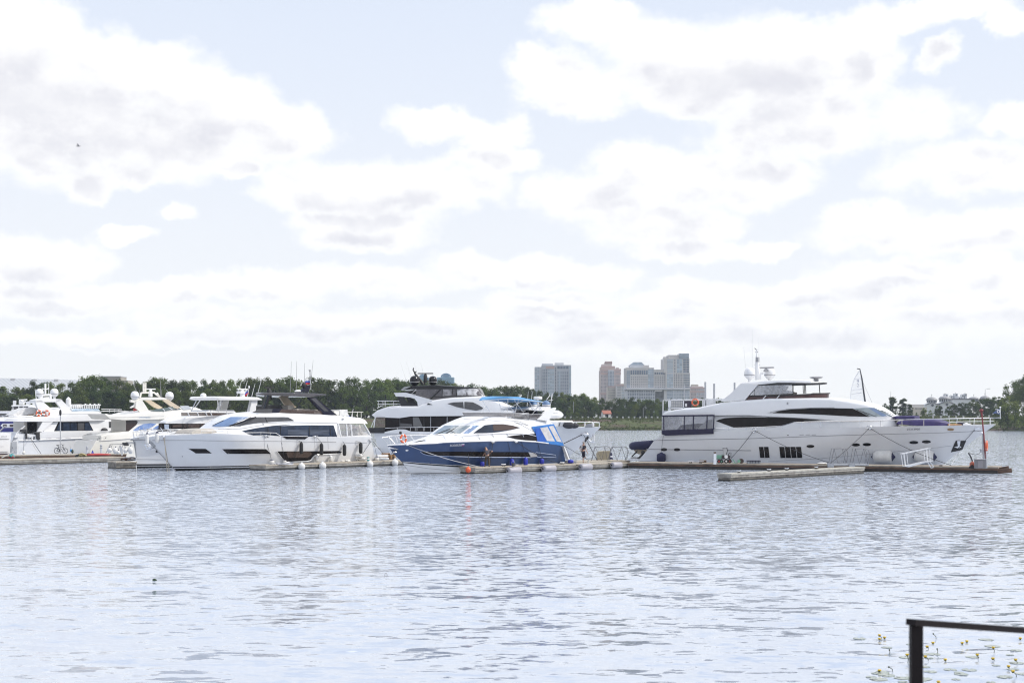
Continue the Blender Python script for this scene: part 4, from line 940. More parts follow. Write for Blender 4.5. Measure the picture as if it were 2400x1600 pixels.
# aft deck enclosure
we = lambda x, z: 3.30-0.06*max(0, z-3)
cab = b.patch('aft_curtain', Z('6',(537,830),(1115,822),(1103,972),(527,988)), we, VINYLG, 0.0, 0.02)
b.patch('curtain_skirt', Z('6',(526,986),(1104,970),(1104,1028),(570,1048),(526,1030)), we, NAVY, 0.02, 0.04, par=cab)
for x0, x1 in ((550,551),(780,778),(882,878),(1034,1028),(1112,1103)): b.line('curtain_frame', Z('6',(x0,828),(x1,980)), we, 0.05, NAVY, 0.03, cab, 3)
b.line('curtain_frame', Z('6',(537,829),(1115,822)), we, 0.07, NAVY, 0.03, cab, 4)
b.plate('aft_curtain_end', Z('6',(527,838),(540,838),(535,1010),(525,1010)), -2.9, 2.9, VINYL, mirror=False)
b.plate('aft_stair', Z('6',(925,970),(1040,870),(1085,870),(1085,985),(925,985)), -1.6, 2.4, WHITE, mirror=False)
b.plate('aft_sofa', Z('6',(700,975),(740,930),(900,915),(920,985),(700,990)), -1.9, 1.9, NAVY, mirror=False)
b.plate('saloon_bulkhead', Z('6',(1090,824),(1120,824),(1120,1000),(1090,1000)), -2.7, 2.7, WHITE, mirror=False)
# rails
rt = Z('6',(1105,968),(1500,958),(1860,942),(2000,900),(2186,897))+Z('7',(400,894),(680,886),(1250,880),(1490,870))+Z('8',(640,690),(920,682),(1600,668),(1940,663))
ft_ = [Z('6',(x,960-(x-1100)*.018),(x,985)) for x in (1270,1467,1667)]+[Z('6',(1872,940),(1872,975)), Z('6',(2080,898),(2080,972))]+[Z('7',(x,a),(x,c)) for x,a,c in ((370,893,970),(580,888,962),(800,885,958),(1022,883,955),(1252,880,948))]+[Z('8',(x,a),(x,c)) for x,a,c in ((635,690,778),(922,683,770),(1258,675,768),(1528,670,760),(1790,665,755))]
rails(b, rt, ft_, w, 0.03)
m_ = MB(); m_.tube([b.S(p, w) for p in Z('8',(1265,720),(1530,714),(1840,710))], .025); m_.obj('rail', STEEL, b.root)
# foredeck cover and cushions
wc = b.hw([(2098,1.9),(2160,1.7),(2200,1.3),(2228,0.5)], 990, 0.5, 4.2)
b.house('foredeck_cover', Z('8',(565,735),(585,712),(640,700),(910,690),(1050,692),(1170,710),(1240,735),(1272,756)), Z('8',(565,745),(740,762),(910,772),(1272,766)), wc, PURPLE, 0.35, 0.2)
b.house('sunpad_cover', Z('8',(503,655),(560,641),(640,640),(802,640),(806,678)), Z('8',(503,660),(620,684),(806,684)), b.hw([(2090,1.6),(2143,1.2)], 975, .2, 4.5), PURPLE, 0.1, 0.1, n=10)
b.house('teak_seat', Z('8',(1240,745),(1330,742),(1425,752)), Z('8',(1240,768),(1425,764)), b.hw([(2220,.9),(2255,.5)], 993, 0, 4), TEAK, 0.05, 0.02, n=6)
b.house('windlass_cover', Z('8',(1350,740),(1380,724),(1430,728),(1450,752)), Z('8',(1350,766),(1450,764)), b.hw([(2240,.5),(2260,.4)], 993, 0, 4), NAVY, 0.1, 0.05, n=6)
b.house('bow_locker', Z('8',(1440,745),(1470,730),(1540,752)), Z('8',(1440,764),(1540,762)), b.hw([(2255,.5),(2276,.3)], 993, 0, 4), WHITE, 0.08, 0.05, n=6)
p0 = b.world(b.S(Z('8',(1928,663))[0], w))
pn = thing('pennant', 'blue triangular pennant with white emblem on the bow rail of the right yacht', 'flag', p0)
k = p0.y/F; MB().tube([(0,0,-.1),(0,0,137/5.6*k)], .03, 6).ball(Vector((0,0,137/5.6*k)), .09, .09, .06, 10, 6).obj('staff', WHITE, pn)
fc = mat('slate blue pennant cloth', (0.11,0.15,0.27), 0.8)
(mb, _), = flagcloth(105/5.6*k, 82/5.6*k, [fc], 0.06, True); o = mb.obj('cloth', fc, pn, 60); o.location = (0,0,38/5.6*k)
MB().torus(Vector((-.16,-.04,(38+44)/5.6*k)), .11, .035, n=12, k=5).bar((-.42,-.06,38/5.6*k+.44),(-.2,-.06,38/5.6*k+.44),.05).obj('emblem', CW_, pn)
for p in (Z('6',(1557,988))[0], Z('7',(1130,957))[0]):
    c = b.S(p, w); MB().torus(c+Vector((0,-.05,0)), .16, .04, n=12, k=5).bar(c+Vector((-.35,-.05,-.03)), c+Vector((.35,-.05,-.03)), .05).obj('mooring_cleat', STEEL, b.root)
# ---------------------------------------------------------------- blue yacht in the centre (bow to the left)
b = Fr('motor_yacht', 'blue hulled motor yacht with white cabin and bright blue canopy', 'yacht', 1150, 1107.2, 45, 5.0, -1)
Y2 = b
sheer = Z('4',(380,1140),(600,1131),(900,1112),(1200,1099),(1500,1090),(1750,1083),(2050,1081))+Z('5',(320,974),(700,968),(1000,985),(1150,1004),(1345,1042))
stem = Z('4',(380,1140),(430,1205),(500,1290),(575,1360),(690,1515))
b.hull(sheer, stem, Z('5',(1345,1042),(1365,1050),(1400,1140),(1432,1220),(1440,1262)), BLUEH, entry=(0.62,0.44), pw=2.2, low=0.68, zref=2.6)
w = b.w
b.patch('white_bottom', Z('4',(583,1366),(800,1388),(1100,1410),(1530,1437),(1900,1450),(2240,1452))+Z('5',(700,1275),(1440,1255),(1440,1290),(700,1330))+Z('4',(2240,1480),(1600,1508),(690,1520),(640,1450)), w, WHITE, 0.02)
b.patch('boot_stripe', Z('4',(560,1349),(800,1372),(1100,1393),(1530,1418),(1900,1430),(1900,1444),(1530,1436),(1100,1410),(800,1389),(580,1366)), w, BLACKG, 0.03)
b.line('reflection_line', Z('4',(690,1512),(1000,1507),(1300,1501),(1600,1494)), w, 0.05, BLACKM, 0.02)  # black line drawn in for the dark reflection under the hull
b.line('chine_line', Z('4',(610,1395),(900,1438),(1200,1465),(1500,1490)), w, 0.02, GREYP, 0.02)
b.line('hull_line', Z('4',(575,1352),(800,1370),(1100,1390),(1530,1415)), w, 0.02, WHITE, 0.03)
hb = b.patch('hull_window', Z('4',(812,1223),(1300,1221),(2240,1226))+Z('5',(600,1112),(882,1114),(915,1182),(400,1178))+Z('4',(2240,1292),(1500,1286),(1050,1275),(920,1266),(860,1248)), w, GLASS, 0.02)
b.line('window_edge', Z('4',(808,1223),(850,1252),(915,1270),(1050,1279),(1500,1290),(2240,1296))+Z('5',(400,1182),(915,1186)), w, 0.025, mat('pale blue edge', (0.35,0.42,0.58), 0.4), 0.03)
for i in range(6): b.patch('louvre', Z('5',(885+i*6,1116+i*11),(975+i*5,1128+i*8),(985+i*4,1133+i*8),(889+i*6,1123+i*11)), w, WHITE, 0.035, 0.03)
b.line('window_edge', Z('5',(985,1118),(1240,1152),(1248,1184),(1000,1182)), w, 0.02, mat('pale blue edge', (0.35,0.42,0.58), 0.4), 0.03)
b.patch('fairlead', Z('4',*[(634+20*cos(a*pi/6), 1203+12*sin(a*pi/6)) for a in range(12)]), w, STEEL, 0.03)
b.text('registration_number', 'BC2026RUS63', *Z('a',(163,542),(490,524)), 4.8, w, TEXTW, 0.035, 0.2)
fl = b.patch('registration_flag', Z('a',(495,472),(563,468),(559,488),(492,492)), w, CW_, 0.035, 0.01); b.patch('stripe', Z('a',(492,492),(559,488),(556,502),(490,506)), w, CB_, 0.035, 0.01, par=fl); b.patch('stripe', Z('a',(490,506),(556,502),(553,517),(488,521)), w, CR_, 0.035, 0.01, par=fl)
# bow: white gunwale, anchor
b.line('gunwale', Z('4',(380,1137),(600,1127),(900,1108),(1200,1095),(1500,1086),(1750,1079),(2050,1077))+Z('5',(320,970),(700,964),(1000,981),(1150,1000)), w, 0.05, WHITE, 0.0)
m_ = MB(); A = [b.P(p, -.25) for p in Z('4',(400,1170),(520,1185),(440,1232),(500,1225),(405,1180))]
m_.tube(A[:3], .07).tube([A[2], A[3]], .06).tube([A[0], A[2]], .05).tube([b.P(Z('4',(395,1172))[0], .2), b.P(Z('4',(430,1255))[0], .2), b.P(Z('4',(500,1220))[0], .1)], .06); m_.obj('anchor', STEEL, b.root)
wd = b.hw([(912,0.15),(940,0.9),(1000,1.7),(1080,2.1),(1180,2.25),(1265,2.2),(1300,2.0)], 1030, 0.22, 2.2)
top = Z('4',(400,1128),(640,1102),(800,1062),(900,1030),(965,1000),(1050,932),(1130,872),(1200,838),(1280,802),(1390,764),(1700,754),(2000,758),(2240,774))+Z('5',(590,664),(700,668),(900,690),(1080,700),(1150,705),(1180,720),(1216,746))
bot = [(x, y+2) for x, y in Z('4',(400,1136),(600,1128),(900,1109),(1200,1097),(1500,1087),(1750,1081),(2050,1079))+Z('5',(320,972),(700,966),(960,980),(988,975),(992,860))]+Z('5',(1000,800),(1216,750))
cf = b.caster(b.house('cabin', top, bot, wd, WHITE, 0.16, 0.14, n=60, ty=(1.5, 1085, 1200)))
b.castpatch('windscreen', Z('4',(972,1000),(1050,940),(1132,884),(1325,880),(1160,992),(1080,1002)), cf, SCREEN)
b.castpatch('windscreen', Z('4',(1185,990),(1340,884),(1475,880),(1335,985)), cf, SCREEN)
b.castpatch('windscreen', Z('4',(1375,984),(1500,880),(1585,876),(1440,986)), cf, SCREENB)
b.patch('side_window', Z('4',(1500,984),(1570,930),(1655,874),(1780,860),(1900,860),(2020,878),(2118,906),(2000,935),(1850,960),(1620,984)), wd, GLASSB, 0.03)
b.patch('window_blind', Z('4',(1760,866),(1900,862),(2020,880),(2110,906),(1960,938),(1770,945)), wd, BROWNG, 0.045)
b.patch('aft_window', Z('5',(598,912),(700,896),(850,882),(985,872),(996,965),(850,958),(720,942)), wd, GLASS, 0.03)
b.line('moulding', Z('4',(1380,790),(1800,815),(1960,810),(2100,822),(2240,880))+Z('5',(700,720),(800,760),(960,850)), wd, 0.02, GREYP)
for q in (((1020,1004),(1210,925)),((1150,985),(1265,925)),((1010,1002),(1150,950)),((1205,945),(1290,1000))): b.castline('wiper', Z('4',*q), cf, .022, BLACKM)
b.patch('hatch', Z('4',(720,1092),(860,1068),(890,1075),(760,1096)), wd, BLACKG, 0.03)
wf = b.hw([(1084,1.7),(1240,1.85),(1290,1.75)], 975, 0.0, 4)
b.patch('fly_screen', Z('4',(1366,705),(1800,708),(2240,716))+Z('5',(760,622),(1082,618),(1040,692),(600,664))+Z('4',(2240,772),(2000,760),(1392,760)), wf, SMOKE, 0.0, 0.03)
b.line('screen_rail', Z('4',(1366,705),(1800,708),(2240,716))+Z('5',(760,622),(1082,618)), wf, 0.018, GALV)
b.plate('fly_seat', Z('4',(1840,750),(1850,735),(2080,722),(2240,726),(2240,770),(1840,760)), -1.2, 1.2, WHITE, mirror=False)
b.plate('fly_cover', Z('5',(930,620),(960,585),(1000,578),(1010,600),(1080,640),(1060,660),(900,650)), -0.9, 1.2, NAVY, mirror=False)
b.plate('radar_arch', Z('5',(1000,690),(1060,640),(1140,558),(1252,530),(1246,556),(1205,612),(1152,704)), -1.9, -1.65, WHITE)
b.plate('arch_bridge', Z('5',(890,545),(930,520),(1180,522),(1175,548),(1060,575),(900,560)), -1.65, 1.65, WHITE, mirror=False)
dm = mat('blue dome cover', (0.13,0.22,0.37), 0.5, var=0.1)
for cx, y in ((947,-0.4),(1120,0.9)): b.dome(Z('5',(cx,492))[0], 9.6, dm, y, WHITE)
q = b.P(Z('5',(1012,410))[0], 0.3); MB().lathe([(.3,-.12),(.37,-.05),(.37,.1),(.3,.16)], 14, Matrix.Translation(q)).tube([q, q+Vector((0,0,-.8))], .06).obj('radar', WHITE, b.root)
for (x0, y0, x1, y1) in ((870,515,886,320),(925,480,938,320)): b.antenna(Z('5',(x0,y0))[0], Z('5',(x1,y1))[0], 0.5, 0.025)
m_ = MB(); m_.tube([b.P(p, .6) for p in Z('5',(1172,520),(1205,350))], .025).tube([b.P(p, .6) for p in Z('5',(1125,430),(1165,375),(1158,345))], .03).tube([b.P(p, .6) for p in Z('5',(1150,436),(1210,432))], .02).tube([b.P(p, .3) for p in Z('5',(1190,355),(1188,430))], .02); m_.obj('light_mast', WHITE, b.root)
# bimini
wb = b.hw([(1129,0.15),(1165,0.9),(1200,1.7),(1275,1.75)], 935, 0, 9)
b.house('bimini_top', Z('5',(275,430),(340,412),(420,398),(560,387),(700,388),(780,392),(860,410),(960,430),(1080,452)), Z('5',(275,436),(430,436),(620,428),(760,436),(930,452),(1080,460)), wb, BIMINI, 0.05, 0.16, n=20)
b.line('bimini_edge', Z('5',(275,436),(430,428),(620,418),(760,424),(930,444),(1080,460)), wb, 0.03, mat('pale canvas underside', (0.45,0.5,0.56), 0.8), 0.0)
m_ = MB()
for sgn in (-1.72, 1.72):
    for p, q in (((285,440),(380,588)),((355,445),(265,588)),((490,432),(540,588)),((618,425),(612,700)),((700,432),(885,675)),((755,432),(690,680)),((880,425),(980,580)),((1060,460),(890,680)),((810,445),(540,585)),((580,455),(720,600)),((1020,460),(1070,600))):
        b.rod(m_, Z('5', p)[0], Z('5', q)[0], sgn, 0.022)
m_.obj('bimini_frame', STEEL, b.root)
# cockpit canvas
wk = b.hw([(1245,2.1),(1300,2.25),(1320,2.1)], 1010, 0.10, 2.2)
cv = b.patch('cockpit_canvas', Z('5',(930,782),(1214,746),(1280,880),(1352,1032),(1250,1020),(1120,1000),(1000,985),(985,880)), wk, BLUEC, 0.03, 0.05)
b.patch('clear_panel', Z('5',(1035,800),(1132,782),(1230,972),(1128,968)), wk, mat('milky vinyl', (0.52,0.50,0.50), 0.2, var=0.2, vscale=3), 0.045, 0.02, par=cv)
b.patch('clear_panel', Z('5',(1150,778),(1208,768),(1322,985),(1255,972)), wk, mat('milky vinyl', (0.52,0.50,0.50), 0.2, var=0.2, vscale=3), 0.045, 0.02, par=cv)
b.patch('canvas_fold', Z('5',(965,800),(1035,800),(1115,975),(1000,982)), wk, mat('deep blue canvas', (0.01,0.09,0.42), 0.7, var=0.35, vscale=5, stretch=(3,1,.5)), 0.07, 0.05, par=cv)
b.plate('canvas_end', Z('5',(1216,748),(1222,748),(1358,1034),(1350,1034)), -2.1, 2.1, BLUEC, mirror=False)
b.plate('transom_wing', Z('5',(1352,1035),(1372,1055),(1432,1210),(1415,1210),(1380,1120)), -2.35, -2.1, WHITE)
MB().box(*box_px(b, Z('5',(1400,1225))[0], Z('5',(1520,1242))[0], -2.0, 4.0)).obj('swim_platform', GREYP, b.root, 0)
rails(b, Z('4',(308,1038),(420,1018),(530,1009),(820,1004),(1100,994),(1470,986),(1600,984),(1940,978),(2160,982))+Z('5',(780,870),(900,882),(1060,920),(1230,982)),
 [Z('4',*q) for q in (((310,1040),(384,1112)),((410,1030),(492,1118)),((515,1012),(590,1112)),((680,1008),(760,1098)),((825,1005),(900,1105)),((1110,994),(1175,1096)),((1350,990),(1405,1088)),((1575,984),(1616,1082)),((1760,981),(1816,1078)),((1955,978),(2012,1075)),((2160,983),(2207,1083)))]+[Z('5',(815,875),(860,965)), Z('5',(1010,905),(1048,982))], lambda x, z: min(w(x, z), 2.2) if z < 2.4 else min(w(x, 2.4), 2.2)+0.0, 0.024, name='bow_rail')
for p in (Z('a',(1350,415))[0], Z('a',(1990,410))[0], Z('4',(640,1128))[0]):
    c = b.S(p, w); MB().ball(c+Vector((0,-.06,0)), .2, .08, .1, 10, 6).bar(c+Vector((-.35,-.08,.05)), c+Vector((.35,-.08,.05)), .06).obj('mooring_cleat', STEEL, b.root)
# ---------------------------------------------------------------- white yacht with black domes, behind (bow to the right)
b = Fr('motor_yacht', 'white motor yacht with black hardtop and two black domes', 'yacht', 1120, 1073.5, -6, 6.4, +1)
Y3 = b
b.hull(Z('4',(190,978),(340,975),(700,964),(960,961))+Z('5',(1000,785),(1225,779),(1500,785),(1835,787)), Z('5',(1835,787),(1760,868),(1640,985),(1430,1165),(1380,1205)), Z('4',(190,978),(215,1080),(245,1180),(255,1270)), WHITE, entry=(0.60,0.40), pw=2.2, low=0.60, zref=4.2)
w = b.w
b.house('swim_platform', Z('4',(180,1165),(232,1172),(290,1205),(302,1240)), Z('4',(180,1262),(302,1258)), lambda x, z: 2.6, WHITE, 0.2, 0.05, n=10)
b.patch('bulwark_panel', Z('4',(342,978),(346,962),(420,945),(520,926),(612,928),(690,955),(960,960),(960,985)), (lambda x, z: 3.05), WHITE, 0.02, 0.12)
b.plate('aft_pad', Z('4',(130,908),(345,906),(342,978),(150,978)), -2.95, -2.75, BLACKM)
wm = b.hw([(872,2.6),(905,2.75),(1000,2.75),(1120,2.6)], 1000, 0.06, 3)
b.house('saloon', Z('4',(350,768),(700,760),(1400,752)), Z('4',(350,975),(960,968),(1400,968)), wm, GLASS, 0.05, 0.0, n=14)
b.patch('saloon_blind', Z('4',(715,768),(790,768),(850,905),(722,905)), wm, mat('grey blind behind glass', (0.13,0.13,0.13), 0.1), 0.02)
for x in (540,860,948,1165): b.patch('mullion', Z('4',(x-5,764),(x+5,764),(x+5,960),(x-5,960)), wm, BLACKM if x < 900 else GREYP, 0.03)
b.patch('bulwark_shade_glass', Z('4',(535,845),(700,860),(720,905),(535,905)), wm, GLASSG, 0.025)
cv = b.patch('aft_curtain', Z('4',(222,768),(350,768),(345,906),(205,906)), (lambda x, z: 2.9), mat('brown vinyl', (0.16,0.13,0.12), 0.1, trans=0.25, var=0.4, vscale=2), 0.0, 0.02)
b.line('curtain_frame', Z('4',(222,768),(203,908)), (lambda x, z: 2.9), 0.06, WHITE, 0.03, cv, 3); b.line('curtain_frame', Z('4',(210,800),(165,905)), (lambda x, z: 2.9), 0.04, WHITE, 0.03, cv, 3)
rails(b, Z('4',(350,913),(530,905),(1090,898)), [Z('4',(x,905),(x,950)) for x in (513,682,745,768,850,862,990,1085)], (lambda x, z: 3.0), 0.03)
wu = b.hw([(871,2.3),(890,2.8),(940,3.0),(1080,2.9),(1180,2.4),(1225,1.6),(1255,0.9)], 950, 0.14, 5.4)
b.house('upper_house', Z('4',(176,738),(240,682),(310,655),(380,636),(520,626),(780,622),(830,600),(970,548),(1100,527),(1250,512),(1600,498),(1690,520))+Z('5',(330,402),(420,425),(560,492),(700,545),(800,590)), Z('4',(176,742),(210,768),(540,780),(690,757),(1400,752))+Z('5',(100,690),(800,700)), wu, WHITE, 0.2, 0.14, n=50)
b.house('coachroof', Z('5',(740,560),(860,600),(1000,660),(1160,704),(1450,708),(1465,722)), Z('5',(740,790),(1160,790),(1465,785)), b.hw([(1200,2.5),(1290,2.2),(1345,.9)], 990, .1, 4), WHITE, 0.15, 0.1)
b.patch('wheelhouse_window', Z('4',(1165,590),(1250,574),(1376,568),(1384,655),(1290,635)), wu, GLASSG, 0.03)
b.patch('wheelhouse_window', Z('4',(1392,567),(1500,572),(1580,610),(1650,656),(1600,672),(1545,682),(1390,658)), wu, GLASSG, 0.03)
b.patch('vent_window', Z('4',(912,582),(975,606),(900,608)), wu, BLACKM, 0.03)
b.plate('wing', Z('4',(466,450),(620,446),(700,468),(975,545),(960,556),(780,622),(772,568),(735,525),(640,502),(492,498)), -2.85, -2.55, WHITE)
b.plate('wing_screen', Z('4',(515,500),(592,505),(640,570),(785,604),(785,622),(560,622)), -2.7, -2.62, BLACKM)
b.plate('hardtop_pillar', Z('4',(560,440),(700,420),(745,405),(690,462),(620,448)), -2.5, -2.2, BLACKG)
wf = b.hw([(938,2.2),(1000,2.35),(1090,2.2),(1120,1.5),(1135,.7)], 920, 0.08, 6)
b.house('fly_enclosure', Z('4',(752,404),(1000,400),(1568,392),(1585,400),(1642,490)), Z('4',(690,462),(930,535),(975,540),(1300,505),(1655,495)), wf, mat('reflecting clear vinyl', (0.12,0.11,0.12), 0.06, trans=0.25, bump=0.04, bscale=1.2), 0.05, 0.0, n=22)
b.patch('clear_curtain', Z('4',(1290,395),(1566,394),(1640,488),(1300,490)), wf, mat('bright clear vinyl', (0.52,0.52,0.54), 0.1, var=0.65, vscale=2.2), 0.02)
b.patch('clear_curtain', Z('4',(1110,398),(1228,396),(1225,490),(1105,492)), wf, mat('dim clear vinyl', (0.30,0.29,0.30), 0.1, var=0.7, vscale=2.2), 0.02)
for p, q, r_ in (((1085,400),(935,540),.09),((1105,400),(1100,490),.03),((1235,396),(1230,490),.03),((1285,396),(1290,490),.03),((760,404),(690,460),.07),((985,505),(1290,488),.05),((1290,488),(1645,492),.03),((760,402),(1568,393),.04)):
    b.line('enclosure_frame', Z('4',p,q), wf, r_, WHITE if p[0] == 760 and q[0] == 690 else BLACKM, 0.03, sub=4)
b.house('hardtop', Z('4',(553,408),(600,376),(720,360),(900,352),(1040,350),(1400,372),(1570,386)), Z('4',(553,414),(700,402),(1570,394)), wf, BLACKG, 0.1, 0.12, n=22)
b.plate('hardtop_fin', Z('4',(553,412),(600,372),(700,362),(660,380),(580,412)), -2.3, -2.1, GREYP)
for cx, y, rr in ((735,-1.0,11.2),(976,1.0,10.4)): b.dome(Z('4',(cx,288))[0], rr, BLACKG, y)
m_ = MB(); m_.tube([b.P(p, 0) for p in Z('4',(850,340),(800,265),(748,205),(730,165))], [.16,.14,.12,.08], 7).tube([b.P(p, 0) for p in Z('4',(735,180),(718,150),(724,122))], .07).tube([b.P(p, 0) for p in Z('4',(740,190),(760,168))], .06); m_.obj('mast', BLACKM, b.root)
radar(b, Z('4',(880,196))[0], 18, 0.2, BLACKM, 1.0)
MB().tube([b.P(Z('4',(880,235))[0], .2), b.P(Z('4',(860,345))[0], .2)], .12).obj('radar_post', BLACKM, b.root)
for (x0, y0, x1, y1) in ((640,330,550,50),(700,270,630,50),(790,270,735,60),(850,180,815,50)): b.antenna(Z('4',(x0,y0))[0], Z('4',(x1,y1))[0], 0.6, 0.02)
m_ = MB()
for y in (-2.4, 2.4):
    for p, q in (((243,556),(545,556)),((248,600),(568,598)),((262,560),(262,640)),((322,560),(322,638)),((350,560),(352,632)),((460,556),(460,632)),((248,650),(305,618))): b.rod(m_, Z('4',p)[0], Z('4',q)[0], y, .035)
m_.obj('aft_rail', STEEL, b.root); MB().tube([b.P(p, 0) for p in Z('4',(365,540),(352,470))], .05).obj('flag_staff', BLACKM, b.root)
rails(b, Z('5',(1480,720),(1725,720),(1740,775)), [Z('5',(1622,720),(1622,782)), Z('5',(1500,720),(1500,780))], (lambda x, z: min(w(x, z), 1.7)), 0.045, WHITE)
rails(b, Z('5',(1742,724),(1820,728),(1815,780)), [Z('5',(1742,724),(1742,780))], (lambda x, z: min(w(x, z), .8)), 0.045, WHITE)
b.plate('anchor_locker', Z('5',(1625,782),(1665,740),(1715,735),(1725,782)), -1.0, 1.0, GREYP, mirror=False)
b.plate('foredeck_screen', Z('5',(1225,720),(1455,718),(1490,778),(1225,778)), -1.9, 1.9, WHITE, mirror=False)
for x in (1300,1355,1375): b.plate('locker_strut', Z('5',(x,722),(x+8,722),(x-8,776),(x-16,776)), -2.0, -1.95, BLACKM, mirror=False)
MB().ball(b.P(Z('5',(1420,765))[0], -2.1), .7, .3, .35).ball(b.P(Z('5',(1490,768))[0], -2.0), .5, .3, .3).obj('rope_coil', ROPED, b.root)
m_ = MB(); m_.prism([b.P(p, -.25) for p in Z('5',(1630,990),(1635,935),(1670,898),(1680,925),(1640,980))], (0,.5,0)); m_.obj('anchor_mount', BLACKM, b.root, 0)
m_ = MB(); P_ = lambda *q: [b.P(p, 0) for p in Z('5', *q)]
m_.tube(P_((1680,905),(1740,872),(1750,905),(1755,975),(1710,980),(1672,945)), .09).tube(P_((1672,945),(1735,880)), .08).tube(P_((1735,880),(1730,965)), .09); m_.obj('anchor', STEEL, b.root)
c = b.S(Z('5',(1618,882))[0], w); MB().ball(c+Vector((0,-.1,0)), .5, .12, .2, 10, 6).obj('fairlead', STEEL, b.root)
t_ = thing('tender', 'white inflatable tender resting on the foredeck behind the blue yacht arch', 'boat', b.world(b.P(Z('5',(1245,690))[0], 0)), b.th)
L = (b.P(Z('5',(1316,650))[0], 0)-b.P(Z('5',(1175,650))[0], 0)).length
m_ = MB(); m_.tube([(-L/2,-.65,.35),(L*.15,-.65,.4),(L*.38,-.45,.45),(L*.5,0,.5),(L*.38,.45,.45),(L*.15,.65,.4),(-L/2,.65,.35)], .28, 8); m_.obj('inflatable_tube', WHITE, t_, 60)
m_ = MB(); m_.prism([(-L/2,-.55,.1),(L*.3,-.4,.1),(L*.42,0,.25),(L*.3,.4,.1),(-L/2,.55,.1)], (0,0,.45)); m_.obj('tender_hull', BEIGE, t_, 0)
m_ = MB(); m_.box(-.3,.3,-.3,.3,.5,1.05); m_.ball(Vector((-.2,0,.75)), .9, .55, .3, 12, 6); m_.obj('tender_cover', WHITE, t_, 40)
# ---------------------------------------------------------------- long white yacht with black hardtop (bow to the left)
b = Fr('motor_yacht', 'long white motor yacht with black hardtop and four black fenders', 'yacht', 700, 1096.9, 48, 5.9, -1)
Y4 = b
b.hull(Z('2',(335,1035),(520,1012),(900,998),(1150,985),(1400,988),(1750,1008))+Z('3',(540,1018),(900,1030),(1300,1030),(1500,1025),(1740,1030)), Z('2',(335,1035),(400,1105),(460,1170),(690,1418),(738,1470)), Z('3',(1740,1030),(1785,1140),(1830,1250),(1848,1300)), WHITE, entry=(0.60,0.34), pw=2.5, low=0.70, zref=3)
w = b.w
b.line('hull_line', Z('2',(430,1072),(900,1072),(1500,1080),(2240,1084))+Z('3',(860,1088),(1275,1096)), w, 0.025, GREYP)
b.line('hull_line', Z('3',(1365,1100),(1680,1103)), w, 0.025, GREYP)
b.patch('boot_stripe', Z('2',(690,1418),(1200,1412),(1890,1400),(1890,1413),(1200,1426),(704,1432)), w, BLACKG, 0.02)
b.patch('boot_stripe', Z('2',(712,1443),(1200,1437),(1890,1424),(1890,1446),(1200,1470),(738,1480)), w, BLACKG, 0.02)
for q in (((905,1182),(1130,1184),(1210,1243),(1000,1243)), ((1345,1187),(1920,1187),(1985,1248),(1410,1250))):
    cx = sum(p[0] for p in q)/4; cy = sum(p[1] for p in q)/4
    fr = b.patch('hull_window', Z('2',*[(cx+(x-cx)*1.07-(14 if x < cx and y < cy else 0), cy+(y-cy)*1.32) for x, y in q]), w, WHITE, 0.02)
    b.patch('pane', Z('2',*q), w, GLASS, 0.035, par=fr)
fr = b.patch('hull_window', Z('3',(500,1216),(950,1214),(1312,1210),(1350,1225),(1335,1242),(1005,1258),(975,1278),(935,1330),(880,1342),(610,1354)), w, GLASS, 0.02)
b.line('window_edge', Z('3',(490,1212),(600,1358),(880,1350),(940,1338),(1005,1262),(1340,1246)), w, 0.04, WHITE, 0.03, fr)
b.patch('inner_blind', Z('3',(620,1225),(930,1222),(960,1250),(900,1300),(640,1300)), w, BROWNG, 0.03, par=fr)
b.patch('drain', Z('2',*[(826+7*cos(a*pi/4), 1284+7*sin(a*pi/4)) for a in range(8)]), w, GREYP, 0.02)
for x in (330,555,990,1165): b.line('panel_joint', Z('3',(x,1020),(x+8,1190)), w, 0.012, GREYP)
# cabin
wd = b.hw([(450,0.3),(480,1.2),(520,2.0),(600,2.5),(800,2.55),(862,2.3)], 1000, 0.14, 3.0)
cf = b.caster(b.house('cabin', Z('2',(945,990),(1100,960),(1200,892),(1270,842),(1360,790),(1450,746),(1600,722),(1900,711),(2240,718))+Z('3',(400,710),(1100,734),(1400,755),(1620,780),(1665,805),(1690,850)), Z('2',(945,1000),(1150,988),(1400,990),(1750,1010))+Z('3',(540,1020),(900,1032),(1285,1034),(1292,850),(1690,855)), wd, WHITE, 0.2, 0.15, n=60, ty=(0.7, 575, 680)))
b.plate('aft_bulkhead', Z('3',(1245,872),(1320,870),(1330,1030),(1290,1030)), -2.3, 2.3, WHITE, mirror=False)
b.house('bow_seat', Z('2',(945,976),(990,936),(1070,925),(1150,920),(1240,922),(1278,952)), Z('2',(945,985),(1100,985),(1278,978)), b.hw([(448,1.2),(508,1.7)], 1010, .1, 2.5), BEIGEC, 0.15, 0.1, n=10)
b.castpatch('windscreen', Z('2',(1218,890),(1330,830),(1462,769),(1700,770),(1560,830),(1440,889),(1300,896)), cf, SCREENB)
MB().tube([b.P(p, -0.07) for p in Z('2',(400,1105),(460,1170),(575,1294),(690,1418),(738,1470))], 0.035, 5).obj('stem_edge', GREYP, b.root)  # grey line drawn in for missing shading between the two bows
b.castpatch('side_window', Z('2',(1450,888),(1620,820),(1715,768),(2150,768),(2260,776))+Z('3',(560,766),(640,770),(690,795),(724,816),(500,824),(400,830),(200,850),(0,884))+Z('2',(1570,886)), cf, GLASSG)
b.castline('pillar', Z('2',(1450,888),(1700,800),(1785,770)), cf, 0.06, BLACKG, 0.04); b.castline('pillar', Z('2',(1575,884),(1700,820),(1795,771)), cf, 0.03, BLACKM, 0.05)
b.line('window_divider', Z('3',(340,768),(368,836)), wd, 0.03, BLACKM, 0.04)
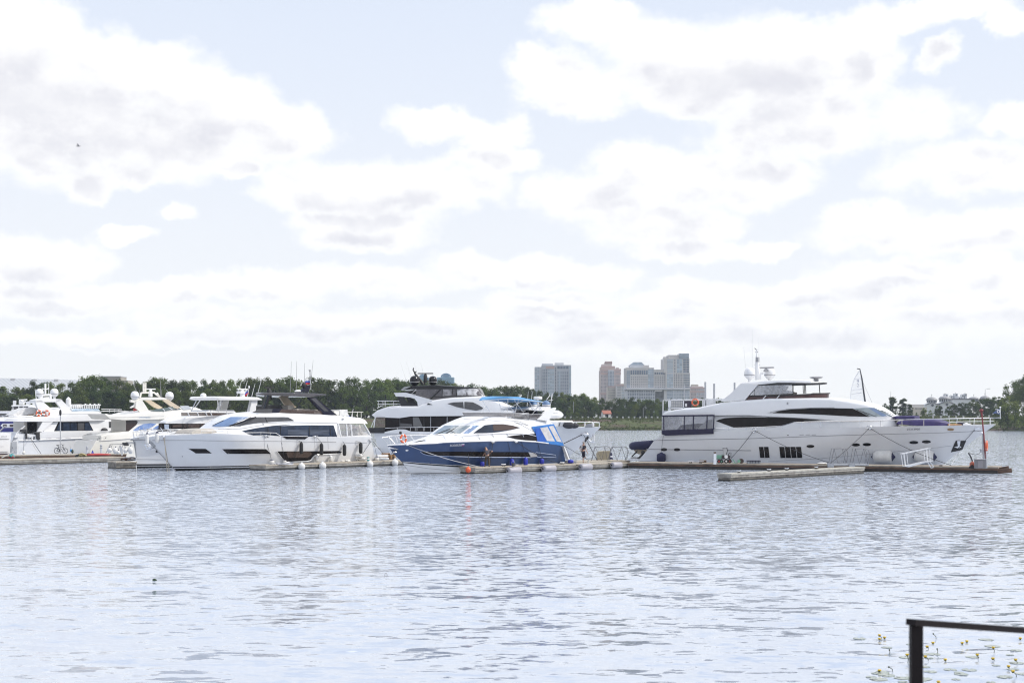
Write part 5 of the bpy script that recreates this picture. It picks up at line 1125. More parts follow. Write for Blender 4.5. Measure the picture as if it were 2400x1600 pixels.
for q in (((1222,885),(1370,815)),((1440,888),(1640,815))): b.castline('wiper', Z('2',*q), cf, .022, BLACKM)
b.line('cabin_moulding', Z('2',(1300,925),(1600,918),(1900,868))+Z('3',(300,845),(600,835),(1290,848)), wd, 0.03, mat('shadow gap', (0.35,0.35,0.37), 0.5))
b.patch('saloon_window', Z('2',(1612,948),(1780,914),(2000,882),(2240,864))+Z('3',(300,910),(430,890),(640,880),(900,874),(1240,876),(1286,1022),(900,1022),(560,1016),(350,1000),(190,1006),(120,985)), wd, GLASSB, 0.03)
for x, k in ((545,.0),(380,0),(920,0),(1190,12)): b.line('window_divider', Z('3',(x,890 if x > 400 else 905),(x+k,1015 if x > 400 else 1000)), wd, 0.03, BLACKM, 0.04)
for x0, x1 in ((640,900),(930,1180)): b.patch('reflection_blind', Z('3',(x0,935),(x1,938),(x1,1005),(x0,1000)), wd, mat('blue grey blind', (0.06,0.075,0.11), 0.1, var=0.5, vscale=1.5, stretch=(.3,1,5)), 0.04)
b.patch('bulwark_window', Z('3',(562,1018),(910,1026),(865,1058),(625,1056)), lambda x, z: w(x, z)+0.01, GLASS, 0.02)
# fly
wf = b.hw([(590,1.6),(640,2.2),(790,2.2)], 960, 0.05, 5.0)
b.patch('fly_screen', Z('2',(1735,712),(1780,690),(1830,662),(2010,660),(2000,712)), wf, GLASSG, 0.0, .03); b.patch('fly_screen', Z('2',(2010,660),(2240,656))+Z('3',(560,664),(520,712),(400,712))+Z('2',(2000,712)), wf, DKNAVY, 0.0, .03)
b.patch('fly_screen', Z('3',(560,664),(800,672),(1070,684),(1095,730),(520,712)), wf, BROWNG, 0.0, .03)
b.house('hardtop', Z('3',(245,462),(330,447),(620,448),(1000,456),(1145,468)), Z('3',(245,472),(330,482),(700,494),(940,506),(1030,492),(1145,482)), b.hw([(604,0.15),(640,1.1),(690,2.2),(765,2.3)], 925, 0, 5), mat('dark grey gloss', (0.055,0.052,0.06), 0.1, coat=0.5), 0.05, 0.1, n=24)
b.plate('hardtop_pillar', Z('3',(342,478),(358,478),(322,652),(305,652)), -2.0, -1.93, BLACKM, mirror=False)
b.plate('hardtop_pillar', Z('3',(392,478),(420,478),(362,660),(336,660)), -2.0, -1.8, BLACKG, mirror=False)
for sg in (1,): b.plate('hardtop_support', Z('3',(915,508),(1000,505),(1290,742),(1120,735)), -2.2, -1.9, DKNAVY, mirror=False)
b.patch('support_glass', Z('3',(945,525),(1000,515),(1175,690),(1120,690)), lambda x, z: 2.2, GLASSG, 0.02, 0.01)
b.plate('far_support_leg', Z('3',(535,500),(625,498),(755,640),(640,660)), 1.3, 1.5, BEIGE, mirror=False)  # beige inner side of the far hardtop support leg
b.plate('helm_console', Z('3',(415,620),(435,608),(555,612),(575,650),(565,665),(415,665)), -1.2, 0.8, BLACKG, mirror=False)
b.plate('helm_seat', Z('3',(645,625),(660,612),(710,615),(720,680),(640,675)), -0.9, 0.9, BEIGEC, mirror=False)
b.plate('fly_sofa', Z('3',(760,655),(840,655),(850,668),(900,660),(1060,670),(1065,695),(760,690)), -1.5, 1.5, BEIGEC, mirror=False)
radar(b, Z('3',(395,382))[0], 10.8, 0, BLACKM, 0.95)
b.plate('mast_fin', Z('3',(805,440),(850,395),(905,352),(942,352),(915,442)), -0.12, 0.12, DKNAVY, mirror=False)
MB().tube([b.P(Z('3',(940,358))[0],0), b.P(Z('3',(932,160))[0],0)], .045).ball(b.P(Z('3',(930,155))[0],0), .12, .12, .07, 8, 5).obj('mast_pole', GREYP, b.root)
m_ = MB().ball(b.P(Z('3',(853,352))[0],0), .22, .16, .3, 10, 6); m_.tube([b.P(Z('3',(870,370))[0],0), b.P(Z('3',(820,435))[0],0)], .03); m_.obj('searchlight', BLACKM, b.root)
for (x0, y0, x1, y1) in ((672,440,690,40),(752,440,758,36),(858,400,862,60),(950,250,975,20)): b.antenna(Z('3',(x0,y0))[0], Z('3',(x1,y1))[0], 0.4, 0.024, GREYP)
MB().ball(b.P(Z('3',(785,432))[0],.3), .45, .3, .16, 10, 6).obj('antenna_pod', WHITE, b.root)
p0 = b.world(b.P(Z('3',(932,262))[0], 0)); k = p0.y/F/5.6
tricolour('flag', 'white blue red tricolour on the mast of the yacht with black hardtop', p0-Vector((0,0,80*k)), 70*k, 74*k, 0.1, 0.18)
# aft deck
we = lambda x, z: 2.55-0.12*max(0, z-3)
cv = b.patch('aft_curtain', Z('3',(1300,856),(1640,862),(1720,1000),(1500,1015),(1335,1022)), we, VINYL, 0.0, 0.02)
for p, q in (((1300,856),(1335,1022)),((1405,860),(1418,1018)),((1465,862),(1480,1018)),((1640,862),(1722,1002))): b.line('curtain_frame', Z('3',p,q), we, 0.07, WHITE, 0.03, cv, 3)
b.plate('aft_sofa', Z('3',(1560,980),(1600,950),(1690,985),(1700,1020),(1560,1020)), -1.8, 1.8, BEIGEC, mirror=False)
b.plate('aft_post', Z('3',(1575,870),(1590,870),(1625,1000),(1605,1000)), -2.2, -2.0, BEIGE)
b.plate('aft_quarter', Z('3',(1290,1022),(1500,1014),(1725,1002),(1745,1035),(1300,1036)), -2.6, -2.3, WHITE)
b.plate('stern_box', Z('3',(1320,670),(1425,668),(1430,750),(1325,745)), -0.9, 0.9, mat('white canvas cover', (0.6,0.6,0.6), 0.8, var=.2, vscale=4), mirror=False)
b.plate('fly_table', Z('3',(1250,685),(1312,685),(1312,742),(1250,742)), -1.4, 1.4, CREAM, mirror=False)
m_ = MB()
for p, q in (((1430,702),(1628,702)),((1490,702),(1490,765)),((1557,702),(1557,768)),((1605,702),(1605,772)),((1540,740),(1560,765))): b.rod(m_, Z('3',p)[0], Z('3',q)[0], -1.9, .03); b.rod(m_, Z('3',p)[0], Z('3',q)[0], 1.9, .03)
m_.obj('fly_rail', mat('cream rail', (0.6,0.58,0.52), 0.5), b.root)
p0 = b.world(b.P(Z('3',(1500,662))[0], 0)); k = p0.y/F/5.6
f_ = thing('ensign', 'small limp white and blue ensign at the stern rail of the black hardtop yacht', 'flag', p0)
MB().tube([(0,0,0),(-.35,0,-1.6)], .03, 5).obj('staff', WHITE, f_); (mb, _), (m2, _) = flagcloth(.55, .8, [CW_, CB_], .05); o = mb.obj('stripe', CW_, f_, 60); o2 = m2.obj('stripe', CB_, f_, 60)
for o in (o, o2): o.location = (-.12,0,-.95); o.rotation_euler = (0,-.6,0)
b.patch('camera_mount', Z('3',(1350,782),(1372,782),(1372,798),(1350,798)), wd, GREYP, 0.08)
m_ = MB().box(*box_px(b, Z('3',(1820,1265))[0], Z('3',(1960,1285))[0], -2.4, 4.8)); m_.obj('swim_platform', WHITE, b.root, 0)
rails(b, Z('3',(100,972),(290,970),(490,974),(560,1016),(910,1020)), [Z('3',p,q) for p, q in (((295,970),(295,1008)),((422,972),(422,1010)),((675,1018),(675,1055)),((790,1019),(790,1056)))], (lambda x, z: min(w(x, z), 2.75)), 0.022)
rails(b, Z('2',(1080,945),(1230,945),(1430,940)), [Z('2',p,q) for p, q in (((1085,945),(1085,985)),((1230,945),(1230,985)),((1427,940),(1427,985)))], (lambda x, z: min(w(x, z), 2.6)), 0.02)
m_ = MB(); A = lambda *q: [b.P(p, 0) for p in Z('2', *q)]
m_.prism([v-Vector((0,.15,0)) for v in A((375,1085),(420,1085),(485,1130),(440,1165))], (0,.3,0)); m_.obj('anchor_roller', GALV, b.root, 0)
m_ = MB(); m_.tube(A((338,1130),(365,1185),(420,1180),(470,1168)), .08).tube(A((375,1110),(385,1175)), .09).tube(A((400,1120),(430,1160)), .12).ball(A((395,1150))[0], .28, .22, .3, 10, 6).tube(A((430,1160),(470,1168),(478,1140)), .07); m_.obj('anchor', STEEL, b.root)
for p in (Z('2',(578,1022))[0], Z('3',(350,1015))[0], Z('3',(995,1022))[0], Z('3',(1725,1075))[0]):
    c = b.S(p, w); MB().bar(c+Vector((-.3,-.06,.06)), c+Vector((.3,-.06,.06)), .06).ball(c+Vector((0,-.04,0)), .12, .08, .1, 8, 5).obj('mooring_cleat', STEEL, b.root)
# ---------------------------------------------------------------- white yacht beyond its bow (bow to the left)
b = Fr('motor_yacht', 'white motor yacht with white hardtop on beige legs, bow beside the anchor', 'yacht', 450, 1095.6, 48, 5.2, -1)
Y5 = b
b.hull(Z('2',(138,1052),(190,1040),(300,1022),(520,1008),(900,994),(1300,985)), Z('2',(138,1052),(182,1080),(205,1250),(222,1385),(234,1445)), Z('3',(700,985),(720,1290)), WHITE, entry=(0.58,0.40), pw=2.2, low=0.8, zref=2.6)
w = b.w
b.line('gunwale', Z('2',(140,1068),(300,1062),(480,1072)), w, 0.05, GREYP, 0.0)
b.line('hull_line', Z('2',(215,1318),(400,1320),(640,1324)), w, 0.02, GREYP)
b.patch('boot_stripe', Z('2',(220,1384),(660,1382),(660,1400),(224,1402)), w, BLACKG, 0.02); b.patch('boot_stripe', Z('2',(228,1412),(690,1410),(700,1436),(232,1442)), w, BLACKG, 0.02)
b.patch('porthole', Z('2',(475,1205),(500,1205),(500,1232),(475,1232)), w, BLACKM, 0.02)
b.patch('stem_edge', Z('2',(180,1082),(206,1080),(212,1180),(226,1300),(222,1300),(200,1180)), w, GREYP, 0.02)
wd = b.hw([(372,0.2),(410,1.0),(460,1.9),(520,2.2),(600,2.2)], 1000, 0.12, 3.0)
b.house('coachroof', Z('2',(330,985),(500,965),(900,955),(1300,950)), Z('2',(330,1020),(520,1008),(900,996),(1300,988)), b.hw([(335,.3),(380,1.5),(460,2.1),(520,2.2)], 1015, .1, 3), WHITE, 0.1, 0.1, n=16)
b.house('cabin', Z('2',(515,835),(545,815),(600,800),(700,776),(900,755),(1150,750),(1500,742),(1800,745)), Z('2',(515,845),(560,852),(1240,852),(1800,850)), wd, WHITE, 0.12, 0.12, n=24, ty=(0.6, 400, 480))
b.house('saloon_glass', Z('2',(552,850),(800,850),(1245,850),(1600,850)), Z('2',(566,960),(900,955),(1600,950)), (lambda x, z: wd(x, z)-0.06), GLASS, 0.03, 0, n=16)
for p in (((590,862),(650,862),(650,925),(596,925)),): b.patch('side_opening', Z('2',*p), wd, mat('sky seen through glass', (0.34,0.40,0.50), 0.1), 0.0)
for x in (660,830,890,1060,1190): b.line('mullion', Z('2',(x,850),(x+12,950)), wd, 0.04, BLACKM if x != 1190 else WHITE, 0.0)
b.patch('saloon_interior', Z('2',(700,870),(880,856),(1180,860),(1130,905),(700,900)), wd, BROWNG, -0.02)
wf = b.hw([(425,2.0),(500,2.2),(600,2.2)], 970, 0, 5)
b.patch('fly_screen', Z('2',(810,706),(1160,706),(1545,712),(1480,746),(1150,752),(815,754)), wf, BROWNG, 0.0, 0.03)
for x in (890,1015,1125,1190,1400): b.line('screen_bracket', Z('2',(x,704),(x+22,752)), wf, 0.05, WHITE, 0.03, sub=2)
b.line('screen_rail', Z('2',(810,706),(1160,706),(1545,712)), wf, 0.03, STEEL)
b.house('hardtop', Z('2',(945,522),(970,508),(1010,501),(1300,497),(1600,500),(1825,508),(1872,534)), Z('2',(945,536),(1300,545),(1872,544)), b.hw([(449,0.15),(480,1.0),(525,2.0),(600,2.1)], 933, 0, 5), WHITE, 0.1, 0.08, n=20)
b.plate('hardtop_leg', Z('2',(1362,552),(1440,550),(1405,705),(1308,705)), 1.2, 1.8, CREAM, mirror=False)
b.plate('hardtop_leg', Z('2',(1740,546),(1812,545),(1805,650),(1772,712),(1705,712)), -1.9, -1.5, WHITE, mirror=False)
m_ = MB()
for p, q in (((1012,545),(925,725)),((1062,545),(995,640)),((1290,535),(1298,745)),((1333,540),(1330,640)),((1330,625),(1290,650))): b.rod(m_, Z('2',p)[0], Z('2',q)[0], -1.8, .045)
m_.obj('hardtop_strut', STEEL, b.root)
b.plate('fly_sofa', Z('2',(1170,690),(1175,676),(1500,676),(1545,728),(1480,735),(1180,715)), -1.3, 1.4, WHITE, mirror=False)
MB().ball(b.P(Z('2',(1100,487))[0], -.4), .28, .28, .24, 12, 8).obj('satellite_dome', WHITE, b.root)
radar(b, Z('2',(1612,402))[0], 11.6, 0, WHITE, 0.9)
MB().box(*box_px(b, Z('2',(1590,425))[0], Z('2',(1650,460))[0], -.3, .6)).tube([b.P(Z('2',(1620,450))[0],0), b.P(Z('2',(1620,500))[0],0)], .16).obj('radar_mast', WHITE, b.root, 0)
for (x0, y0, x1, y1) in ((1538,498,1605,285),(1650,400,1680,285),(1735,500,1780,330),(1802,505,1868,265)): b.antenna(Z('2',(x0,y0))[0], Z('2',(x1,y1))[0], 0.2, 0.026)
p0 = b.world(b.P(Z('2',(1700,395))[0], 0)); k = p0.y/F/5.6
f_ = thing('flag', 'drooping tricolour flag beside the radar of the white hardtop yacht', 'flag', p0)
MB().tube([(0,0,.1),(-20*k,0,-105*k)], .03, 5).ball(Vector((.0,0,.15)), .08, .08, .14, 8, 5).obj('staff', WHITE, f_)
for mb, m in flagcloth(55*k, 62*k, [CW_, CB_, CR_], .05): o = mb.obj('stripe', m, f_, 60); o.location = (0,0,-64*k); o.rotation_euler = (0,-.5,0)
rails(b, Z('2',(180,958),(330,950),(430,940),(640,930),(950,930)), [Z('2',p,q) for p, q in (((180,958),(200,1030)),((300,952),(330,1020)),((430,910),(470,968)),((470,935),(520,1008)),((545,905),(590,980)),((655,920),(710,1000)),((795,930),(800,995)),((870,918),(905,990)))], (lambda x, z: min(w(x, 2.4), 2.0)), 0.03, mid=None)
b.line('rail', Z('2',(200,962),(430,960),(640,955),(950,955)), (lambda x, z: min(w(x, 2.4), 2.0)-.05), 0.02, STEEL)
c = b.P(Z('2',(80,1118))[0], -.2)
m_ = MB(); A = lambda *q: [b.P(p, 0) for p in Z('2', *q)]
m_.prism([v-Vector((0,.15,0)) for v in A((95,1095),(180,1090),(185,1118),(110,1122))], (0,.3,0)); m_.obj('anchor_roller', GALV, b.root, 0)
m_ = MB(); m_.prism([v-Vector((0,.2,0)) for v in A((50,1105),(75,1100),(110,1130),(98,1145),(60,1135))], (0,.4,0)); m_.obj('anchor', BLACKM, b.root, 0)
# ---------------------------------------------------------------- cream yacht with two domes (bow to the right, hidden)
b = Fr('motor_yacht', 'cream motor yacht with radar arch, two round domes and curved blue windows', 'yacht', 320, 1071, 45, 5.0, +1)
Y6 = b
b.hull(Z('1',(1300,1072),(1500,1060),(1700,1048),(2240,1020)), Z('1',(2900,1000),(2860,1300)), Z('1',(1265,1075),(1220,1175),(1185,1240),(1180,1290)), CREAM, entry=(0.4,0.3), pw=2.2, low=0.85)
w = b.w
b.line('hull_line', Z('1',(1300,1082),(1500,1068),(1710,1050),(2000,1045)), w, 0.04, GREYP, 0.02)
wd = b.hw([(228,2.0),(260,2.3),(400,2.3)], 1010, 0.1, 2.5)
b.house('quarter', Z('1',(1330,1010),(1420,985),(1600,965),(1690,955),(1710,950),(1850,940),(2240,940)), Z('1',(1330,1072),(1500,1062),(1700,1050),(2240,1040)), wd, CREAM, 0.1, 0.05, n=16)
b.house('cabin', Z('1',(1685,800),(1800,800),(2240,800)), Z('1',(1685,965),(1800,955),(2240,945)), (lambda x, z: wd(x, z)-.25), CREAM, 0.05, 0, n=10)
b.patch('saloon_door', Z('1',(1655,812),(1790,810),(1808,830),(1790,868),(1690,950),(1655,950)), (lambda x, z: wd(x, z)-.22), mat('dark brown glass', (0.03,0.017,0.014), 0.08, var=.4, vscale=1.5), 0.02)
b.patch('side_window', Z('1',(1755,945),(1830,890),(1900,858),(1990,846),(2065,855),(2020,890),(1930,940),(1800,962)), wd, mat('blue reflecting glass', (0.09,0.16,0.36), 0.06, col2=(0.24,0.32,0.5), vscale=.7), -0.2)
b.patch('side_window', Z('1',(1990,940),(2060,890),(2110,870),(2125,880),(2110,945)), wd, mat('blue reflecting glass', (0.09,0.16,0.36), 0.06), -0.2)
wu = b.hw([(240,1.9),(290,2.3),(380,2.25),(430,1.6)], 965, 0.1, 5)
b.house('upper_deck', Z('1',(1350,722),(1500,738),(1700,735),(1850,700),(1960,690),(2240,680))+Z('2',(700,670),(840,650),(1010,640),(1110,680),(1120,700)), Z('1',(1380,735),(1450,790),(1600,806),(2000,800),(2240,790))+Z('2',(830,790),(1120,780)), wu, CREAM, 0.2, 0.08, n=30)
b.text('lettering', 'PTCV 88-83', *Z('1',(1832,782),(1972,780)), 3.4, wu, TEXTB, 0.03)
b.line('deck_line', Z('1',(1460,772),(1650,770),(1900,765),(2150,755)), wu, 0.02, GREYP)
b.plate('arch_leg', Z('1',(1720,650),(1810,620),(1880,540),(1840,520),(1715,545),(1720,570),(1775,580),(1775,600),(1720,640)), -1.9, -1.6, CREAM, mirror=False)
b.plate('arch_leg', Z('1',(1790,560),(1860,535),(1960,690),(1850,710),(1780,650)), -2.1, -1.85, CREAM, mirror=False)
b.plate('arch_top', Z('1',(1840,515),(1880,508),(2130,508),(2180,520),(2190,540),(1860,545)), -1.9, -0.3, CREAM, mirror=False)
b.plate('arch_leg', Z('2',(565,545),(640,540),(800,640),(760,660),(690,640)), -2.0, -1.8, BEIGE)
m_ = MB()
for p, q in (((1835,520),(1850,450)),((1850,450),(2020,445)),((2020,445),(2100,510)),((2060,448),(2090,505)),((1885,445),(1885,320)),((1908,445),(1908,318)),((1885,330),(1908,328)),((1885,380),(1908,380))): m_.bar(b.P(Z('1',p)[0],0), b.P(Z('1',q)[0],0), .17)
m_.obj('mast_frame', CREAM, b.root, 0)
radar(b, Z('1',(1975,400))[0], 11, 0, WHITE, 0.9)
for cx, cy, y in ((1770,482,-1.7),(2225,490,-1.2)): b.dome(Z('1',(cx,cy))[0], 9.7, WHITE, y)
for (x0, y0, x1, y1) in ((1790,425,1742,312),(1833,455,1833,405),(2108,510,2108,290),(2122,510,2122,405)): b.antenna(Z('1',(x0,y0))[0], Z('1',(x1,y1))[0], 0.4, 0.03, GREYP)
b.patch('fly_windscreen', Z('2',(395,690),(480,662),(560,655),(700,628),(750,625),(805,665),(680,672),(580,690)), wu, mat('greenish glass', (0.10,0.13,0.13), 0.06), 0.06)
for p, q in (((560,655),(590,688)),((640,640),(690,672)),((725,628),(765,666))): b.line('screen_frame', Z('2',p,q), wu, 0.05, WHITE, 0.08, sub=2)
b.patch('fly_windscreen', Z('2',(790,620),(900,618),(945,662),(830,668)), wu, mat('pale screen', (0.4,0.42,0.45), 0.1), 0.06)
b.plate('crew_box', Z('1',(1755,660),(1790,632),(1815,650),(1800,680),(1765,690)), -1.9, -1.7, RED, mirror=False)
# ---------------------------------------------------------------- white cruiser with twin domes, stern to the left
b = Fr('motor_yacht', 'white motor yacht with twin white domes and life rings, bicycle in front', 'yacht', 140, 1070, 45, 5.4, +1)
Y7 = b
b.hull(Z('1',(215,975),(360,985),(480,1000),(500,960),(900,955),(1300,950),(1500,945)), Z('1',(2150,930),(1900,1250)), Z('1',(215,975),(160,1080),(140,1240),(140,1290)), WHITE, entry=(0.5,0.35), pw=2.2, low=0.88)
w = b.w
b.line('rub_rail', Z('1',(250,1076),(500,1068),(800,1056),(1100,1046),(1300,1038)), w, 0.07, WHITE, 0.05); b.line('hull_line', Z('1',(250,1082),(500,1075),(800,1063),(1300,1044)), w, 0.02, GREYP, 0.08)
for x in (1060,1200): b.patch('porthole', Z('1',*[(x+18*cos(a*pi/6), 1106-(x-1060)*.03+10*sin(a*pi/6)) for a in range(12)]), w, GREYP, 0.03)
for x in (600,735,860): b.patch('vent', Z('1',(x,1046-(x-600)*.02),(x+75,1044-(x-600)*.02),(x+75,1049-(x-600)*.02),(x,1051-(x-600)*.02)), w, GREYP, 0.02)
wd = b.hw([(40,2.3),(100,2.4),(230,2.3)], 1000, 0.08, 3)
b.house('cabin', Z('1',(570,828),(760,826),(1430,812)), Z('1',(490,960),(900,958),(1430,952)), wd, WHITE, 0.05, 0.02, n=16)
b.plate('quarter_wing', Z('1',(560,830),(700,828),(560,960),(485,962)), -2.55, -2.35, WHITE)
fr = b.patch('saloon_window', Z('1',(708,950),(765,832),(1165,828),(1225,944)), wd, NAVYH if False else BLACKG, 0.02)
xs0, xs1 = [778,828,925,1020,1112], [815,912,1005,1102,1160]
for i in range(5):
    a, c = xs0[i], xs1[i]; b.patch('pane', Z('1',(a if i else 782,838),(c,837),(c if i < 4 else 1208,940),(a if i else 735,943)), wd, GLASSB if i != 3 else GLASSG, 0.04, par=fr)
b.plate('aft_bulkhead', Z('1',(315,828),(580,828),(580,965),(315,965)), -0.6, 2.0, CREAM, mirror=False)
b.plate('saloon_door', Z('1',(362,835),(432,835),(432,962),(362,962)), -0.75, -0.65, BLACKG, mirror=False); b.plate('saloon_door', Z('1',(440,835),(512,835),(512,962),(440,962)), -0.75, -0.65, BLACKG, mirror=False)
b.plate('stern_strut', Z('1',(322,880),(338,880),(245,968),(225,968)), -2.4, -2.2, WHITE)
b.house('upper_deck', Z('1',(45,818),(95,775),(240,768),(430,768),(780,752),(800,722),(1000,716),(1330,722),(1390,738),(1432,805)), Z('1',(45,824),(300,826),(700,826),(1432,812)), b.hw([(8,2.0),(40,2.6),(235,2.5),(256,1.8)], 982, .05, 5), WHITE, 0.1, 0.05, n=30)
b.line('deck_line', Z('1',(800,724),(1000,722),(1350,726)), b.hw([(8,2.0),(40,2.6),(235,2.5),(256,1.8)], 982, .05, 5), 0.02, GREYP)
wf = b.hw([(60,2.0),(140,2.2),(230,2.0)], 965, 0.05, 5.5)
b.house('fly_coaming', Z('1',(600,690),(700,675),(790,655),(850,640),(940,690),(1200,690),(1330,700)), Z('1',(600,770),(780,760),(1330,735)), wf, WHITE, 0.08, 0.02, n=16)
b.patch('fly_panel', Z('1',(930,655),(1290,660),(1320,690),(950,692)), wf, mat('pale blue white panel', (0.62,0.67,0.72), 0.4, col2=(0.4,0.52,0.62), vscale=3), 0.0)
b.text('lettering', 'LADY MARINA', *Z('1',(945,690),(1285,676)), 3.4, wf, TEXTB, 0.06, 0.35)
b.plate('arch_leg', Z('1',(465,560),(540,545),(700,680),(520,690),(490,640)), -2.1, -1.75, WHITE, mirror=False)
b.plate('arch_leg', Z('1',(740,575),(735,545),(800,535),(960,690),(800,690),(800,655)), -2.1, -1.8, WHITE, mirror=False)
b.plate('arch_top', Z('1',(465,545),(560,520),(800,532),(820,545),(740,570),(560,570),(470,570)), -2.1, -0.6, WHITE, mirror=False)
for cx, cy, y in ((518,448,-1.2),(713,445,1.0)): b.dome(Z('1',(cx,cy))[0], 9.4, WHITE, y)
m_ = MB()
for p, q, t_ in (((595,465),(595,330),.16),((560,402),(632,400),.1),((560,402),(560,388),.1),((632,400),(632,382),.1),((640,470),(640,330),.05),((555,480),(665,475),.22),((555,515),(665,510),.15),((660,475),(660,545),.25),((540,480),(540,545),.3)): m_.bar(b.P(Z('1',p)[0],0), b.P(Z('1',q)[0],0), t_)
m_.obj('mast', WHITE, b.root, 0)
radar(b, Z('1',(605,520))[0], 6, -.8, WHITE, 0.4); b.antenna(Z('1',(478,545))[0], Z('1',(460,400))[0], -1.5, .05)
m_ = MB()
for p, q in (((120,750),(430,752)),((430,765),(455,730)),((455,730),(590,728)),((180,750),(180,770)),((262,750),(262,770)),((335,752),(335,770)),((520,768),(545,730)),((1330,665),(1600,670)),((1440,670),(1440,712)),((1500,672),(1500,712)),((1560,672),(1560,712)),((1640,675),(1640,712)),((1330,690),(1700,694))): b.rod(m_, Z('1',p)[0], Z('1',q)[0], -2.2, .03)
m_.obj('deck_rail', STEEL, b.root)
m_ = MB()
for i in range(17):
    x = 915+i*24; m_.bar(b.P(Z('1',(x,655))[0],-1.8), b.P(Z('1',(x,606+(i%3)*3))[0],-1.8), .09)
m_.bar(b.P(Z('1',(905,604))[0],-1.8), b.P(Z('1',(1310,612))[0],-1.8), .09)
for x in (1120,1180,1240,1292): m_.bar(b.P(Z('1',(x,612))[0],-1.5), b.P(Z('1',(x+1,590))[0],-1.5), .15).bar(b.P(Z('1',(x-25,612))[0],-1.5), b.P(Z('1',(x+30,606))[0],-1.5), .1)
m_.obj('fly_rail', WHITE, b.root, 0)
MB().lathe([(.25,-.6),(.3,0),(.28,.5),(.05,.75)], 10, Matrix.Translation(b.P(Z('1',(898,590))[0],-1))).obj('life_raft_pod', WHITE, b.root)
b.plate('fly_seat', Z('1',(1010,600),(1070,598),(1075,640),(1010,642)), -1.2, .2, CREAM, mirror=False)
b.plate('aft_cushion', Z('1',(690,700),(780,690),(790,765),(690,765)), -1.6, 1.5, BEIGEC, mirror=False)
for cx, sx in ((510,0.62),(612,1.0)):
    r_ = thing('life_ring', 'orange life ring %s on the deck of the bicycle yacht' % ('turned sideways' if sx < 1 else 'seen full face'), 'life ring', b.world(b.P(Z('1',(cx,718))[0], -2.25)), 0.0 if sx == 1 else 0.85)
    m_ = MB(); m_.torus(Vector((0,0,0)), .30, .085); m_.obj('ring', RINGO, r_, 60)
    m_ = MB()
    for a in range(4): 
        p = Vector((cos(a*pi/2+.6)*.3, 0, sin(a*pi/2+.6)*.3)); t2 = Vector((-sin(a*pi/2+.6), 0, cos(a*pi/2+.6)))
        m_.tube([p-t2*.06, p+t2*.06], .095, 8)
    m_.obj('band', CW_, r_, 60)
t_ = thing('tender', 'tender under a white cover hoisted on the upper deck of the bicycle yacht', 'boat', b.world(b.P(Z('1',(300,700))[0], 0)), b.th)
O = b.P(Z('1',(300,700))[0], 0)
m_ = MB(); pts = [b.P(p, 0)-O for p in Z('1',(115,742),(200,690),(300,645),(380,640),(490,668),(500,700),(430,715),(330,735),(200,755))]
m_.prism([v+Vector((0,-.9,0)) for v in pts], (0,1.8,0)); m_.obj('tender_cover', mat('white canvas cover', (0.6,0.6,0.6), 0.8), t_, 50)
m_ = MB(); pts = [b.P(p, 0)-O for p in Z('1',(330,737),(430,717),(495,700),(440,752),(330,757))]; m_.prism([v+Vector((0,-.7,0)) for v in pts], (0,1.4,0)); m_.obj('tender_hull', BEIGE, t_, 50)
for p_ in Z('1',(200,1036),(388,1033),(1298,1020)):
    c = b.S(p_, w); MB().ball(c+Vector((0,-.05,0)), .28, .1, .14, 10, 6).obj('fairlead', GALV, b.root)
# jib crane covers on the stern quarter
for nm, lb, q in (('outboard_motor','black covered outboard motor clamped on the stern rail of the bicycle yacht',((275,940),(290,928),(345,928),(352,960),(358,965),(358,1050),(342,1055),(338,965),(280,958))), ('outboard_motor','taller black outboard motor leg hanging beside the cabin of the bicycle yacht',((470,965),(522,962),(524,1040),(528,1058),(500,1064),(482,1050)))):
    pts = [b.P(p, -2.75) for p in Z('1',*q)]; c = pts[0]; o = thing(nm, lb, 'outboard motor', b.world(c), b.th)
    MB().prism([v-c for v in pts], (0,.45,0)).obj('cowl', BLACKM, o, 60); z_ = min(v.z for v in pts)-c.z
    MB().bar((.5 if 'taller' in lb else 1.6,.2,z_+.4),(.5 if 'taller' in lb else 1.6,.2,z_-.15),.14).obj('leg', BLACKG, o, 0)
b.plate('stern_locker', Z('1',(136,1090),(228,1090),(228,1250),(136,1250)), -2.9, -2.72, mat('grey white locker', (0.55,0.57,0.58), 0.5, var=.1), mirror=False)
wd2 = b.hw([(200,2.2),(262,2.25),(330,1.6)], 1000, 0.08, 3)
b.house('forward_cabin', Z('1',(1180,815),(1430,806),(1660,812),(1900,830)), Z('1',(1180,955),(1660,946),(1900,940)), wd2, WHITE, 0.05, 0.05, n=10)
fr = b.patch('side_window', Z('1',(1252,830),(1430,828),(1648,822),(1650,908),(1305,906)), wd2, mat('dark brown window', (0.045,0.035,0.04), 0.08), 0.02)
for x0, x1 in ((1390,1415),(1425,1462),(1478,1535),(1550,1585)): b.patch('pane', Z('1',(x0,836),(x1,835),(x1,900),(x0,900)), wd2, GLASSG, 0.04, par=fr)
m_ = MB()
for p, q in (((1380,970),(1620,955)),((1400,968),(1400,1000)),((1460,960),(1480,990)),((1550,958),(1560,990)),((1610,920),(1630,955))): b.rod(m_, Z('1',p)[0], Z('1',q)[0], -2.2, .03)
m_.obj('bow_rail', STEEL, b.root)
o = thing('outboard_motor', 'small black outboard on the forward deck rail of the bicycle yacht', 'outboard motor', b.world(b.P(Z('1',(1370,970))[0], -2.4)), b.th)
MB().ball(Vector((0,0,.25)), .45, .25, .3, 10, 7).obj('cowl', BLACKM, o); MB().bar((0,0,.1),(.15,0,-.9),.18).obj('leg', BLACKG, o, 0)
